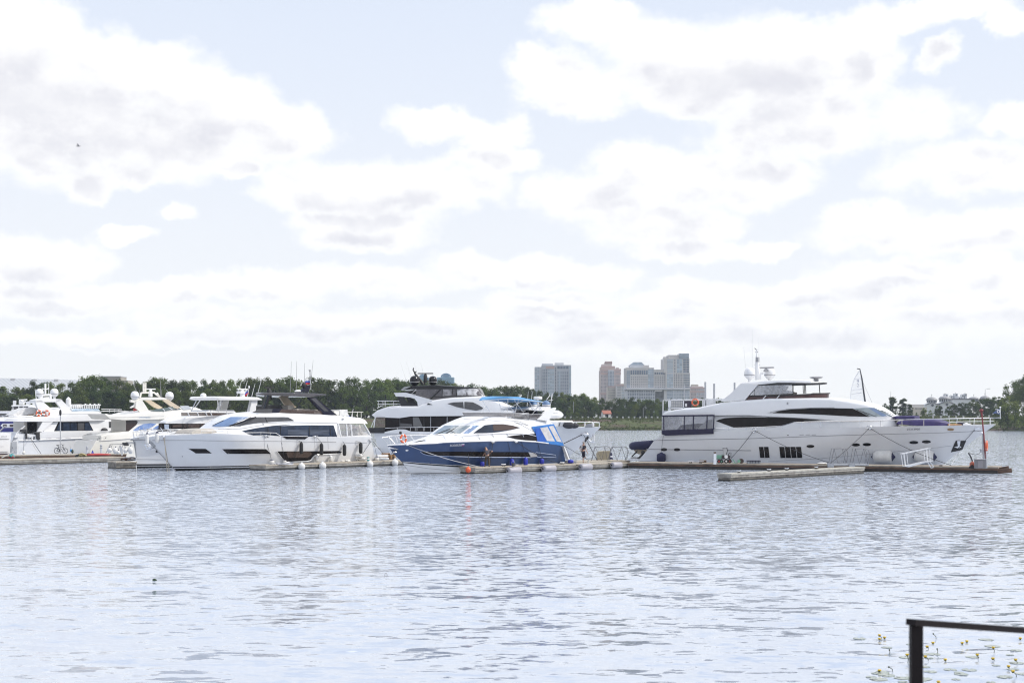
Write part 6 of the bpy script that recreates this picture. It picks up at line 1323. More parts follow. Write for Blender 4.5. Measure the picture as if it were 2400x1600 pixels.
# ---------------------------------------------------------------- blue and white ferry far left, white stern at the frame edge
b = Fr('ferry', 'dark blue and white passenger ferry with square windows at the left edge', 'boat', 20, 1057, 4, 6.5, -1)
b.hull(Z('1',(-500,820),(0,825),(320,825)), Z('1',(-760,820),(-700,1150)), Z('1',(640,825),(640,1150)), NAVYH, entry=(0.3,0.25), low=.95)
w = b.w
b.patch('white_panel', Z('1',(5,880),(35,852),(312,850),(312,905),(42,908)), w, WHITE, 0.03)
for x in (66,152,236): fr = b.patch('window', Z('1',(x-25,862),(x+25,862),(x+25,896),(x-25,896)), w, GREYP, 0.05); b.patch('pane', Z('1',(x-21,866),(x+21,866),(x+21,892),(x-21,892)), w, BROWNG, 0.07, par=fr)
b.patch('white_band', Z('1',(-200,962),(330,962),(330,1150),(-200,1150)), w, WHITE, 0.03)
wd = lambda x, z: 2.9
b.house('deckhouse', Z('1',(-500,745),(0,742),(640,740)), Z('1',(-500,825),(640,825)), wd, WHITE, 0.05, 0.05, n=8)
for x0, x1 in ((-100,-2),(2,32),(46,110)): b.patch('window', Z('1',(x0,752),(x1,752),(x1,800),(x0,800)), wd, GLASSG, 0.03)
b.house('upper_deck', Z('1',(-500,692),(0,690),(150,688),(640,690)), Z('1',(-500,722),(640,722)), lambda x, z: 3.1, WHITE, 0.1, 0.05, n=8)
for x0, x1 in ((-60,30),(40,110),(120,160)): b.patch('window_strip', Z('1',(x0,724),(x1,724),(x1,734),(x0,734)), wd, GLASSG, 0.06)
b.house('wheelhouse', Z('1',(112,628),(140,612),(360,608),(480,640)), Z('1',(150,692),(480,692)), lambda x, z: 2.0, WHITE, 0.1, 0.05, n=8)
for x0, x1 in ((145,165),(172,240),(250,300),(308,370)): b.patch('window', Z('1',(x0+2,628),(x1,626),(x1,662),(x0+8,668)), lambda x, z: 2.0, GLASSG, 0.03)
b.plate('canopy_frame', Z('1',(340,570),(360,560),(470,565),(470,640),(455,640),(450,590),(395,585),(390,610),(340,610)), -1.8, -1.5, WHITE)
m_ = MB()
for p, q, t_ in (((192,612),(192,550),.35),((255,545),(355,540),.2),((285,600),(285,550),.6),((340,560),(300,600),.15)): m_.bar(b.P(Z('1',p)[0],0), b.P(Z('1',q)[0],0), t_)
m_.obj('mast', WHITE, b.root, 0)
b.dome(Z('1',(283,555))[0], 2.6, WHITE, -1)
b = Fr('motor_boat', 'white motor boat stern with faint lettering cut off by the left edge', 'boat', -30, 1077, 35, 4.4, -1)
b.hull(Z('1',(-700,975),(-200,975),(148,975)), Z('1',(-900,970),(-860,1290)), Z('1',(148,975),(138,1130),(132,1245),(130,1300)), WHITE, entry=(0.3,0.25), low=.97)
w = b.w
b.patch('dark_base', Z('1',(-300,1242),(130,1242),(130,1310),(-300,1310)), w, mat('dark antifouling', (0.04,0.025,0.035), 0.6), 0.03)
b.patch('transom_panel', Z('1',(-60,985),(128,985),(100,1050),(-60,1050)), w, WHITE, 0.05)
b.text('lettering', 'ZINA', *Z('1',(8,1030),(88,1028)), 2.6, w, GREYP, 0.08, 0.3); b.text('lettering', 'MOSCOW', *Z('1',(2,1156),(50,1156)), 1.2, w, GREYP, 0.04)
b.line('hull_line', Z('1',(-100,1060),(120,1055)), w, .02, GREYP, .03); b.line('hull_line', Z('1',(-100,1220),(100,1220)), w, .03, GREYP, .03)
# ================================================================ docks
def dock(name, label, pA, pB, h, width, top, side, ext=(0, 0), cat='dock', lip=0.07, body=None, joints=0):
    A, B_ = ground(*pA, h), ground(*pB, h); A.z = B_.z = 0; d = (B_-A).normalized(); A = A-d*ext[0]; B_ = B_+d*ext[1]
    f = Fr.__new__(Fr); f.th = atan2(d.y, d.x); f.B = 0; f.ex = d; f.ey = Vector((-d.y, d.x, 0)); f.O = A; f.c0 = (CAM-A).dot(f.ey); f.L = (B_-A).length; f.h = h
    f.root = thing(name, label, cat, A, f.th)
    MB().box(-.03, f.L+.03, -.05, width+.05, h-.10, h).obj('deck', top, f.root, 0)
    MB().box(0, f.L, 0, width, h-.26, h-.102).obj('edge_beam', side, f.root, 0)
    MB().box(.02, f.L-.02, lip, width-lip, -.35, h-.262).obj('float', body or CONC, f.root, 0)
    MB().box(.0, f.L, lip-.02, width-lip+.02, -.34, .11).obj('shade_band', SHADEB, f.root, 0)  # dark slab put in for the shade gap under the dock
    if joints:
        m_ = MB()
        for i in range(1, joints): m_.box(f.L*i/joints-.03, f.L*i/joints+.03, -.06, -.03, h-.24, h-.02)
        m_.obj('joint_plate', GALV, f.root, 0)
    return f
D3 = dock('floating_dock', 'floating dock with grey planks in front of the blue yacht', Z('5',(190,1315))[0], Z('5',(2110,1250))[0], .5, 1.7, DECKW, CONC, (0, 1.0))
D3b = dock('floating_dock', 'wide grey pontoon behind the stern of the blue yacht carrying two hoop railings', Z('5',(1480,1243))[0], Z('5',(2180,1222))[0], .5, 3.4, DECKW, WOODB, (0, 0.4))
D2 = dock('floating_dock', 'floating dock with white ball fenders beside the long white yacht', Z('3',(350,1396))[0], Z('3',(2130,1334))[0], .45, 1.9, DECKW, CONC, (0, 2.0))
D1 = dock('floating_dock', 'long concrete edged dock at the left edge of the photo', Z('1',(0,1325))[0], Z('1',(1640,1288))[0], .5, 2.4, DECKW, CONC, (25, 0), body=CONC)
D1w = dock('floating_dock', 'brown timber dock under the bicycle at the left', Z('g',(395,1190))[0], Z('1',(1660,1246))[0], .5, 2.2, DECKW, WOODB, (22, 0), body=WOODB)
D1b = dock('floating_dock', 'short stained dock end beside the bow of the white hardtop yacht', Z('1',(1524,1354))[0], Z('1',(1790,1350))[0], .6, 2.6, DECKW, CONCD, (0, 0), body=CONCD)
D4 = dock('floating_dock', 'long brown stained dock along the largest yacht on the right', Z('6',(150,1345))[0], Z('8',(1895,1311))[0], .5, 3.1, mat('dusty brown dock deck', (0.30,0.26,0.21), 0.85, col2=(0.20,0.165,0.13), vscale=1.2, bump=.01), WOODB, (0, 0), body=mat('timber with painted shade', (0.035,0.026,0.022), 0.6, var=.4, vscale=3))  # float colour darkened for the shade and reflection under this dock
D5 = dock('floating_dock', 'narrow pale finger pontoon jutting out in front of the right yacht', Z('6',(1300,1472))[0], Z('7',(1075,1396))[0], .5, 1.1, mat('pale concrete deck', (0.40,0.385,0.34), 0.85, col2=(0.28,0.265,0.23), vscale=2), CONC, (0, 0), body=CONCD)
def on(reg, x, y, h=.5): return ground(*Z(reg, (x, y))[0], h)
def mpp(v): return v.y/F
def cleat(dk, x, y, label):
    p = dk.P(Z(x[0], x[1])[0], y); o = thing('dock_cleat', label, 'cleat', dk.world(Vector((p.x, y, dk.h))), dk.th)
    MB().box(-.12,.12,-.08,.08,0,.03).tube([(-.07,0,.02),(-.07,0,.14)], .03, 6).tube([(.07,0,.02),(.07,0,.14)], .03, 6).obj('base', BLACKM, o, 0)
    MB().tube([(-.28,0,.17),(-.1,0,.13),(.1,0,.13),(.28,0,.17)], [.02,.04,.04,.02], 6).obj('horn', STEEL, o)
for px, lb in (((1385,1438),'dark cleat near the left end of the narrow pale pontoon'),((1722,1436),'dark cleat in the middle of the narrow pale pontoon'),((1920,1410),'dark cleat with ropes on the narrow pale pontoon')): cleat(D5, ('6', px), .5, lb)
cleat(D5, ('7', (538,1405)), .5, 'dark cleat near the right end of the narrow pale pontoon')
for px, lb in (((560,1300),'cleat beside the man scrubbing on the blue yacht dock'),((1330,1268),'cleat under the stern of the blue yacht')): cleat(D3, ('5', px), .45, lb)
cleat(D2, ('3', (640,1362)), .5, 'cleat with rope near the left end of the white ball fender dock')
for px, lb in (((850,1352),'cleat left of the white pedestal on the long brown dock'),((960,1350),'cleat beside the wooden box on the long brown dock')): cleat(D4, ('6', px), .5, lb)
cleat(D4, ('8', (1150,1310)), .6, 'cleat under the bow of the largest yacht')
# ---------------------------------------------------------------- fenders
def ball(label, c, r, m, group=None, name='ball_fender', cap=None, cat='fender'):
    o = thing(name, label, cat, c, 0, group)
    MB().lathe([(.02,-r),(r*.5,-r*.87),(r*.87,-r*.5),(r,0),(r*.9,r*.45),(r*.66,r*.76),(r*.32,r*.98),(r*.16,r*1.12),(r*.14,r*1.3),(.02,r*1.32)], 16).obj('body', m, o, 50)
    MB().torus(Vector((0,0,r*1.28)), r*.13, r*.05, n=10, k=5).obj('eye', cap or m, o); return o
def hung(label, b, reg, top, bot, rpx, m, w, rope=None, capm=None, group=None, flat=False, ropem=ROPED):
    """fender hanging on a hull: top and bottom points in the photo; rope: point it hangs from"""
    pt, pb = b.S(Z(reg, top)[0], w), b.S(Z(reg, bot)[0], w); r = rpx/REG[reg][2]*mpp(b.world(pt))
    y = min(pt.y, pb.y)-r; h = pt.z-pb.z; x = pb.x; c = Vector((x, y, pb.z))
    o = thing('fender', label, 'fender', b.world(c), b.th, group)
    MB().lathe([(.02,0),(r*.6,h*.02),(r*.93,h*.10),(r,h*.2),(r,h*.78),(r*.9,h*.87),(r*.5,h*.95),(r*.2,h)] if not flat else [(r*.98,0),(r,h*.05),(r,h*.75),(r*.8,h*.88),(r*.4,h*.95),(r*.2,h)], 14).obj('body', m, o, 50)
    if capm: MB().lathe([(r*.86,h*.9),(r*.5,h*.97),(r*.2,h*1.06),(.02,h*1.08)], 12).obj('cap', capm, o, 50)
    if rope:
        q = b.S(Z(reg, rope)[0], w)-c; q.y = min(q.y, 0.0) if abs(q.y) < 3 else 0
        q = b.S(Z(reg, rope)[0], w, .02)-c
        MB().tube([Vector((0,0,h)), Vector((q.x*.7, q.y*.6+.0, h+(q.z-h)*.8)), q], .014, 5).obj('rope', ropem, o)
    return o
w = Y4.w
for i, (lb, tp, bt, rp) in enumerate((('leftmost black fender on the long white yacht, over its big lower window', (760,1092),(772,1250),(757,1070)), ('second black fender from the left, over the end of the big lower window', (1022,1105),(1036,1265),(1010,1030)), ('third black fender, hanging lowest beside the cabin end of the long white yacht', (1322,1122),(1338,1275),(1360,1085)), ('rightmost black fender near the stern of the long white yacht', (1538,1098),(1552,1245),(1530,1085)))):
    hung(lb, Y4, '3', tp, bt, 25, FBLACK, w, rp, group='black fenders of the long white yacht')
for lb, tp, bt in (('upright white fender standing at the foot of the big lower hull window',(992,1272),(992,1355)), ('upright white fender right of the big lower hull window',(1172,1268),(1172,1352))): hung(lb, Y4, '3', tp, bt, 24, FWHITE, w, None, group='upright white fenders at the dock')
hung('white teardrop fender at the left end of the white ball fender dock', Y4, '3', (374,1330), (385,1392), 40, FWHITE, w, (335,1015), FNAVY)
hung('small white teardrop fender right of the first one on the same dock', Y4, '3', (570,1330), (570,1375), 26, FWHITE, w, (560,1100), FNAVY)
hung('white teardrop fender at the stern corner of the long white yacht', Y4, '3', (1774,1290), (1780,1340), 32, FWHITE, w, (1768,1120), FNAVY)
w5 = Y5.w
hung('longer white fender hanging beside the anchor of the long white yacht', Y4, '2', (484,962), (480,1112), 29, FWHITE, lambda x, z: 0.35, (495,900), FNAVY)
hung('thin white fender left of the anchor, hanging from the white hardtop yacht', Y4, '2', (360,975), (350,1130), 23, FWHITE, lambda x, z: 0.25, (370,940), FNAVY)
for i, (x, y, r, lb) in enumerate(((823,1413,48,'white ball fender nearest the left end of the long white yacht dock'),(1097,1405,50,'second white ball fender from the left on the long white yacht dock'),(1720,1382,46,'white ball fender on the dock below the teal bucket'),(2048,1362,46,'rightmost white ball fender beside the blue yacht bow'))):
    k = mpp(D2.world(D2.P(Z('3',(x,y))[0], -.2))); r *= k/5.6; c = D2.world(D2.P(Z('3',(x,y+4))[0], -r*.95)); ball(lb, c, r, FWHITE, 'white ball fenders on the dock edge')
c = D3.world(D3.P(Z('5',(133,1347))[0], -.05))+Vector((-.2,-.25,0)); o = ball('orange ball buoy at the end of the blue yacht dock', c, 38/5.6*mpp(c), FORANGE, None, 'buoy', FNAVY, 'buoy')
MB().tube([(0,0,.4),(.02,.3,1.2)], .02, 5).obj('rope', ROPED, o)
for i, (x, y, L, r, lb) in enumerate(((698,1357,96,48,'grey cylinder fender closest to the scrubbing man'),(1156,1331,92,45,'grey cylinder fender below the stern quarter of the blue yacht'),(1638,1310,88,44,'grey cylinder fender below the walking man'),(2042,1285,76,40,'grey cylinder fender at the right end of the blue yacht dock'))):
    p = D3.P(Z('5',(x,y))[0], -.3); k = mpp(D3.world(p))/5.6; R = r*k; p = D3.P(Z('5',(x,y))[0], -R-.04); Lm = L*k/0.80
    o = thing('cylinder_fender', lb, 'fender', D3.world(p), D3.th, 'grey cylinder fenders of the blue yacht dock')
    MB().lathe([(R*.55,-Lm),(R*.85,-Lm*.97),(R,-Lm*.90),(R,Lm*.90),(R*.85,Lm*.97),(R*.55,Lm)], 18, Matrix.Rotation(pi/2, 4, 'Y')).obj('body', FGREY, o, 50)
    MB().ball(Vector((-Lm*1.0,0,0)), .07, .07, .07, 8, 6).obj('end_plug', BLACKM, o)
    MB().tube([(-Lm*1.0,0,0),(-Lm*1.15,.1,.15),(-Lm*1.3,R+.1,R*.75)], .03, 5).obj('rope', ROPED, o)
w = Y2.w
for lb, tp, bt, r, fl, rp in (('blue teardrop fender left of the scrubbing man',(240,1240),(240,1303),32,False,(237,985)),('blue teardrop fender beside the grey bucket',(627,1200),(627,1298),29,False,(612,975)),('tall flat bottomed blue fender right of the grey bucket',(805,1183),(805,1292),30,True,(793,975)),('dark blue round fender below the louvre of the blue yacht',(1026,1200),(1026,1272),30,False,(1003,985)),('bright blue fender at the stern corner of the blue yacht',(1395,1212),(1400,1260),40,False,(1368,1050))):
    hung(lb, Y2, '5', tp, bt, r, FBLUE, w, rp, group=None if 'stern' in lb else None)
hung('dark navy pear fender under the aft portholes of the largest yacht', Y1, '6', (545,1240), (545,1338), 50, FNAVY, Y1.w, (546,1050), FNAVY)
for lb, x0, x1, y in (('big white torpedo fender left of the white gangway',250,578,1224),('big white torpedo fender behind the white gangway',790,1128,1224)):
    p0, p1 = Y1.S(Z('8',(x0,y))[0], Y1.w), Y1.S(Z('8',(x1,y))[0], Y1.w); R = .56; yy = min(p0.y, p1.y)-R*.8
    c = (p0+p1)/2; c.y = yy; c = Vector((c.x, yy, .5+R+.02)); L = abs(p1.x-p0.x)/2
    o = thing('torpedo_fender', lb, 'fender', Y1.world(c), Y1.th); M = Matrix.Rotation(pi/2, 4, 'Y')
    MB().lathe([(R*.35,-L*.86),(R*.7,-L*.76),(R*.93,-L*.6),(R,-L*.38),(R,L*.4),(R*.93,L*.62),(R*.66,L*.76)], 18, M).obj('body', FWHITE, o, 50)
    MB().lathe([(R*.67,L*.755),(R*.35,L*.88),(R*.1,L),(.02,L*1.01)], 14, M).obj('end_cap', FNAVY, o, 50); MB().lathe([(.02,-L*1.01),(R*.1,-L),(R*.34,-L*.87),(R*.36,-L*.855)], 14, M).obj('end_cap', FNAVY, o, 50)
# ---------------------------------------------------------------- mooring lines
def rope(label, a, c, r=.022, m=ROPED, sag=.0):
    pts = [a.lerp(c, i/8)-Vector((0,0,sag*sin(pi*i/8))) for i in range(9)]; O = pts[0]
    o = MB().tube([p-O for p in pts], r, 5).obj('mooring_line', m); o.location = O; return tag(o, label, 'rope')
Sx = lambda b, r, p, off=.05: b.world(b.S(Z(r, p)[0], b.w, off))
rope('dark line from the aft cleat of the largest yacht to the trolley', Sx(Y1,'6',(1555,990)), on('6',1255,1345), .022, sag=.12)
rope('dark line from the aft cleat of the largest yacht across its hull windows', Sx(Y1,'6',(1565,992)), on('7',760,1372), .022, sag=.25)
rope('dark mooring line from the forward cleat of the largest yacht to the hoop railing', Sx(Y1,'7',(1130,965)), on('7',660,1382), .022, sag=.1)
rope('dark mooring line from the forward cleat down right behind the white gangway', Sx(Y1,'7',(1140,968)), on('8',1290,1290), .022, sag=.25)
rope('dark line from the bow fairlead of the largest yacht to its anchor pocket', Sx(Y1,'8',(1595,822)), Sx(Y1,'8',(1345,1105),.1), .018)
rope('light rope hanging from the largest yacht bow down to the dock end', Sx(Y1,'8',(1400,1100)), on('8',1285,1282), .018, ROPEL)
rope('pale bow line of the blue yacht running down to its dock', Sx(Y2,'4',(650,1138)), on('5',255,1308), .025, ROPEL, .15)
rope('dark line from the middle cleat of the blue yacht behind the scrubbing man', Sx(Y2,'4',(1760,1092)), on('5',380,1300), .024)
rope('dark line from the aft cleat of the blue yacht down to the grey cylinder fenders', Sx(Y2,'5',(722,978)), on('5',1310,1272), .024, sag=.2)
rope('dark stern line of the blue yacht to the wide pontoon', Sx(Y2,'5',(1352,1030)), on('5',1680,1222), .02)
rope('dark bow line of the yacht with black domes reaching left behind the blue yacht', Sx(Y3,'5',(1605,880)), Y3.world(Y3.P(Z('5',(1352,1002))[0], -3)), .05)
rope('dark bow line of the yacht with black domes dropping to the hoop railing pontoon', Sx(Y3,'5',(1612,885)), on('5',1790,1222), .04)
rope('long dark spring line across the side of the long white yacht', Sx(Y4,'3',(345,1018)), on('3',1345,1340,.45), .026, sag=.1)
rope('thin stern line of the long white yacht going down left to the rightmost black fender', Sx(Y4,'3',(1735,1075)), on('3',1560,1345,.45), .018)
rope('dark stern line of the long white yacht falling right to the pallets', Sx(Y4,'3',(1752,1082)), on('3',1960,1330,.45), .02)
rope('tan bow line of the long white yacht dropping into the water', Sx(Y4,'2',(575,1030)), ground(*Z('2',(655,1475))[0]), .03, ROPET)
rope('second tan bow line beside the first, dropping into the water', Sx(Y4,'2',(582,1035)), ground(*Z('2',(628,1485))[0]), .025, ROPET)
rope('tan bow line of the white hardtop yacht hanging along its stem', Sx(Y5,'2',(240,1040)), ground(*Z('2',(232,1420))[0]), .03, ROPET)
rope('dark line from the left stern fairlead of the bicycle yacht to the dock', Sx(Y7,'1',(195,1040)), on('1',20,1245), .022)
rope('dark line from the second stern fairlead of the bicycle yacht to the dock', Sx(Y7,'1',(395,1038)), on('1',540,1250), .03)
rope('thin tan line hanging beside the dark stern line of the bicycle yacht', Sx(Y7,'1',(392,1040)), on('1',520,1250), .014, ROPET, .25)
rope('dark bow line of the cream yacht to the navy bag', Sx(Y6,'1',(1390,1030)), on('1',1230,1235), .025)
rope('second dark bow line crossing to the left at the cream yacht', Sx(Y6,'1',(1310,1035)), on('1',1170,1220), .025)
rope('thin dark line left of the navy bag at the cream yacht', Sx(Y6,'1',(1290,1030)), on('1',1215,1235), .018)
# ---------------------------------------------------------------- hoop railings, gangway
def hoop(label, D, reg, base_l, tl, tr, curve, zig, m=DARKRAIL, r=.026):
    o = thing('hoop_railing', label, 'railing', at(*Z(reg, base_l)[0], D)); O = o.location
    q = lambda p: at(*Z(reg, p)[0], D)-O
    MB().tube([q(base_l), q(tl), q(tr)]+[q(p) for p in curve], r, 6).obj('hoop', m, o)
    m_ = MB()
    for p, s in zig: m_.tube([q(p), q(s)], r*.75, 5)
    m_.obj('brace', m, o)
    d = Vector((0, .9, 0)); mb = MB(); mb.tube([q(base_l)+d, q(tl)+d, q(tr)+d]+[q(p)+d for p in curve], r*.8, 6); mb.obj('hoop', m, o)
hoop('left hoop railing in front of the beige tank', 127.2, '5', (1718,1228), (1765,1050), (1930,1040), ((1955,1052),(1972,1090),(1970,1130),(1950,1215)), (((1765,1050),(1850,1222)),((1850,1222),(1890,1043)),((1890,1043),(1925,1222))))
hoop('right hoop railing with curved end, next to the navy tender', 127.2, '5', (1940,1215), (1988,1050), (2160,1042), ((2185,1060),(2200,1105),(2190,1165),(2165,1228)), (((1988,1050),(2052,1225)),((2052,1225),(2112,1045)),((2112,1045),(2168,1220))))
hoop('left hoop railing around the pedestal before the largest yacht', 112.6, '7', (706,1350), (735,1195), (845,1190), ((870,1200),(888,1235),(890,1280),(870,1352)), (((735,1195),(780,1352)),((825,1192),(870,1352))))
hoop('right hoop railing before the largest yacht, left of the torpedo fenders', 112.6, '7', (945,1352), (975,1193), (1085,1190), ((1115,1205),(1130,1245),(1128,1290),(1108,1365)), (((975,1193),(1022,1366)),((1065,1192),(1108,1362)),((1030,1340),(1065,1195))))
g = thing('boarding_ramp', 'flat white ramp platform on the dock under the hoop railings of the largest yacht', 'gangway', at(*Z('7',(900,1372))[0], 112.6)); O = g.location
MB().box(at(*Z('7',(690,1372))[0],112.6).x-O.x, at(*Z('7',(1115,1360))[0],112.6).x-O.x, -.2, 1.2, -.05, .06).obj('ramp', GALV, g, 0)
for x in (700,935): c = at(*Z('7',(x,1378))[0],112.4)-O; MB().box(c.x-.22,c.x+.22,c.y-.1,c.y+.2,c.z-.15,c.z+.16).obj('roller_bracket', GALV, g, 0)
g = thing('gangway', 'white boarding gangway with handrails lying aslant in front of the torpedo fenders', 'gangway', at(*Z('8',(700,1312))[0], 110.8)); O = g.location; q = lambda p, dy=0: at(*Z('8', p)[0], 110.8)-O+Vector((0,dy,0))
m_ = MB(); m_.prism([q((670,1300)), q((730,1312)), q((960,1250)), q((1050,1232)), q((1040,1226)), q((905,1245))], (0,.7,0)); m_.obj('ramp', WHITE, g, 0)
for dy in (0, .7):
    m_ = MB(); m_.tube([q((642,1140),dy), q((1015,1062),dy)], .025, 6)
    for a, c in (((658,1140),(680,1300)),((700,1130),(720,1300)),((958,1078),(970,1225)),((998,1070),(1010,1225))): m_.tube([q(a,dy), q(c,dy)], .022, 6)
    m_.obj('handrail', WHITE, g)
m_ = MB()
for a, c in (((975,1245),(1025,1328)),((1005,1240),(1058,1315)),((1015,1322),(1060,1312))): m_.bar(q(a), q(c), .06)
m_.obj('step', WHITE, g, 0)
# ---------------------------------------------------------------- things on the right docks
def boxy(name, label, cat, reg, x0, x1, y0, y1, m, dep=.5, h=.5, yb=None, rz=None, par=None, D=None):
    p = on(reg, (x0+x1)/2, yb or y1, h); D = D or p.y; s = REG[reg][2]; W_ = (x1-x0)/s*D/F; H_ = ((yb or y1)-y0)/s*D/F
    o = thing(name, label, cat, at(*Z(reg, ((x0+x1)/2, yb or y1))[0], D), rz or 0)
    return o, W_, H_
o, W_, H_ = boxy('pedestal', 'slim white service pedestal on the long brown dock', 'pedestal', '6', 1103, 1133, 1225, 1366, WHITE)
MB().box(-W_/2,W_/2,-.15,.15,0,H_*.84).obj('post', WHITE, o, 0); MB().box(-W_*.42,W_*.42,-.13,.13,H_*.84,H_*.985).obj('lamp', mat('brown lamp glass', (.12,.08,.06), .3), o, 0); MB().box(-W_*.5,W_*.5,-.15,.15,H_*.985,H_).obj('cap', WHITE, o, 0)
MB().box(-W_*.62,-W_*.5,-.08,.08,H_*.45,H_*.5).box(W_*.5,W_*.62,-.08,.08,H_*.6,H_*.66).box(-W_*.62,-W_*.5,-.08,.08,H_*.62,H_*.68).obj('socket', GREYP, o, 0)
o, W_, H_ = boxy('pedestal', 'taller grey service pedestal behind the trolley on the long brown dock', 'pedestal', '6', 1206, 1256, 1183, 1345, GREYP)
MB().box(-W_*.36,W_*.4,-.18,.18,0,H_*.95).obj('post', mat('pale grey post', (.5,.5,.51), .5), o, 0); MB().box(-W_*.48,W_*.44,-.22,.22,H_*.95,H_).obj('cap', GREYP, o, 0); MB().box(W_*.4,W_*.48,-.1,.1,H_*.55,H_*.9).obj('hose', BLACKM, o, 0)
def wheel(mb_, c, r, wd=.08): return mb_.lathe([(r*.5,-wd/2),(r,-wd/2),(r,wd/2),(r*.5,wd/2)], 14, Matrix.Translation(c) @ Matrix.Rotation(pi/2, 4, 'X'))
def hub(mb_, c, r, wd=.1): return mb_.lathe([(.02,-wd/2),(r,-wd/2),(r,wd/2),(.02,wd/2)], 12, Matrix.Translation(c) @ Matrix.Rotation(pi/2, 4, 'X'))
o, W_, H_ = boxy('hand_cart', 'cart with a green crate and red wheels on the long brown dock', 'cart', '6', 1135, 1215, 1262, 1354, GREYP)
for cx, m in ((-.15,RED),(.2,GREENP)):
    t1 = wheel(MB(), Vector((W_*cx,-.1,.16)), .16).obj('wheel', BLACKM, o, 40); hub(MB(), Vector((W_*cx,-.1,.16)), .08).obj('hub', m, t1, 40)
MB().box(-W_*.5,W_*.5,-.2,.25,.34,.38).obj('platform', BLACKM, o, 0); m_ = MB()
for i in range(6): m_.box(-W_*.46+i*W_*.18,-W_*.46+i*W_*.18+.04,-.2,-.17,.38,.38+H_*.5)
m_.box(-W_*.48,W_*.48,-.2,-.17,.38+H_*.46,.38+H_*.5).box(-W_*.46,W_*.46,-.16,.2,.38,.38+H_*.38); m_.obj('crate', GREENP, o, 0)
o, W_, H_ = boxy('pump_trolley', 'black pressure pump trolley with white wheel hubs on the long brown dock', 'cart', '6', 1200, 1300, 1262, 1355, GREYP)
for cx in (-.08,.3):
    t1 = wheel(MB(), Vector((W_*cx,-.15,.18)), .18).obj('wheel', BLACKM, o, 40); hub(MB(), Vector((W_*cx,-.15,.18)), .08).obj('hub', WHITE if cx < 0 else REDD, t1, 40)
MB().box(-W_*.5,W_*.35,-.15,.25,.36,H_*.95).obj('engine_box', mat('dark brown case', (.035,.02,.025), .4), o, 0); hub(MB(), Vector((-W_*.1,-.18,.55)), .15).obj('gauge', WHITE, o); MB().tube([(W_*.1,0,.5),(W_*.3,0,.9),(W_*.48,0,.9),(W_*.48,0,.5),(W_*.15,0,.55)], .03, 5).obj('handle', BLACKM, o); MB().tube([(-W_*.1,-.1,H_*.95),(.05,-.1,H_*1.5),(.0,-.1,H_*1.9)], .03, 5).obj('hose', BLACKM, o)
o, W_, H_ = boxy('hose_reel', 'dark hose reel with pale green hub on the long brown dock', 'reel', '6', 1360, 1432, 1303, 1356, GREYP)
wheel(MB(), Vector((.12,0,H_*.5)), H_*.5, .35).obj('hose', mat('dark red brown hose', (.07,.045,.04), .6, var=.3, vscale=20), o, 40); hub(MB(), Vector((-.1,-.19,H_*.48)), H_*.34, .1).obj('hub', GREENP, o, 40); MB().bar((-.3,-.1,0),(.0,-.1,H_*.5),.05).bar((-.6,0,.35),(-.35,0,.0),.07).bar((-.65,0,0),(-.2,0,.02),.06).obj('frame', GREENP, o, 0)
o, W_, H_ = boxy('crate', 'low bluish grey plastic crate with dark rim on the long brown dock', 'crate', '6', 1476, 1626, 1324, 1357, GREYP)
MB().box(-W_/2+.03,W_/2-.03,-.25,.3,0,H_*.8).obj('box', mat('bluish grey plastic', (.27,.31,.36), .5, var=.3, vscale=6), o, 0); MB().box(-W_/2,W_/2,-.28,.33,H_*.8,H_).obj('rim', NAVY, o, 0)
m_ = MB()
for i in range(1, 5): m_.box(-W_/2+W_*i/5-.02,-W_/2+W_*i/5+.02,-.275,-.25,.03,H_*.8)
m_.obj('ribs', NAVY, o, 0)
o, W_, H_ = boxy('wooden_box', 'small brown wooden box left of the white pedestal', 'box', '6', 950, 1022, 1320, 1346, CARD)
MB().box(-W_/2,W_/2,-.2,.2,0,H_-.03).obj('box', WOODB, o, 0); MB().box(-W_/2-.02,W_/2+.02,-.22,.22,H_-.03,H_).obj('lid', mat('dusty board', (.25,.21,.17), .8), o, 0)
o, W_, H_ = boxy('buoy', 'white crumpled buoy lying left of the left hoop railing of the largest yacht', 'buoy', '7', 535, 660, 1338, 1368, WHITE); MB().ball(Vector((0,0,H_*.35)), W_*.4, .3, H_*.45).ball(Vector((W_*.25,0,H_*.4)), W_*.22, .25, H_*.4).obj('body', FWHITE, o)
o, W_, H_ = boxy('pedestal', 'grey service pedestal inside the left hoop railing of the largest yacht', 'pedestal', '7', 786, 832, 1212, 1355, GREYP); MB().box(-W_*.4,W_*.4,-.16,.16,0,H_*.94).obj('post', mat('pale grey post', (.5,.5,.51), .5), o, 0); MB().box(-W_*.48,W_*.5,-.2,.2,H_*.94,H_).obj('cap', GREYP, o, 0)
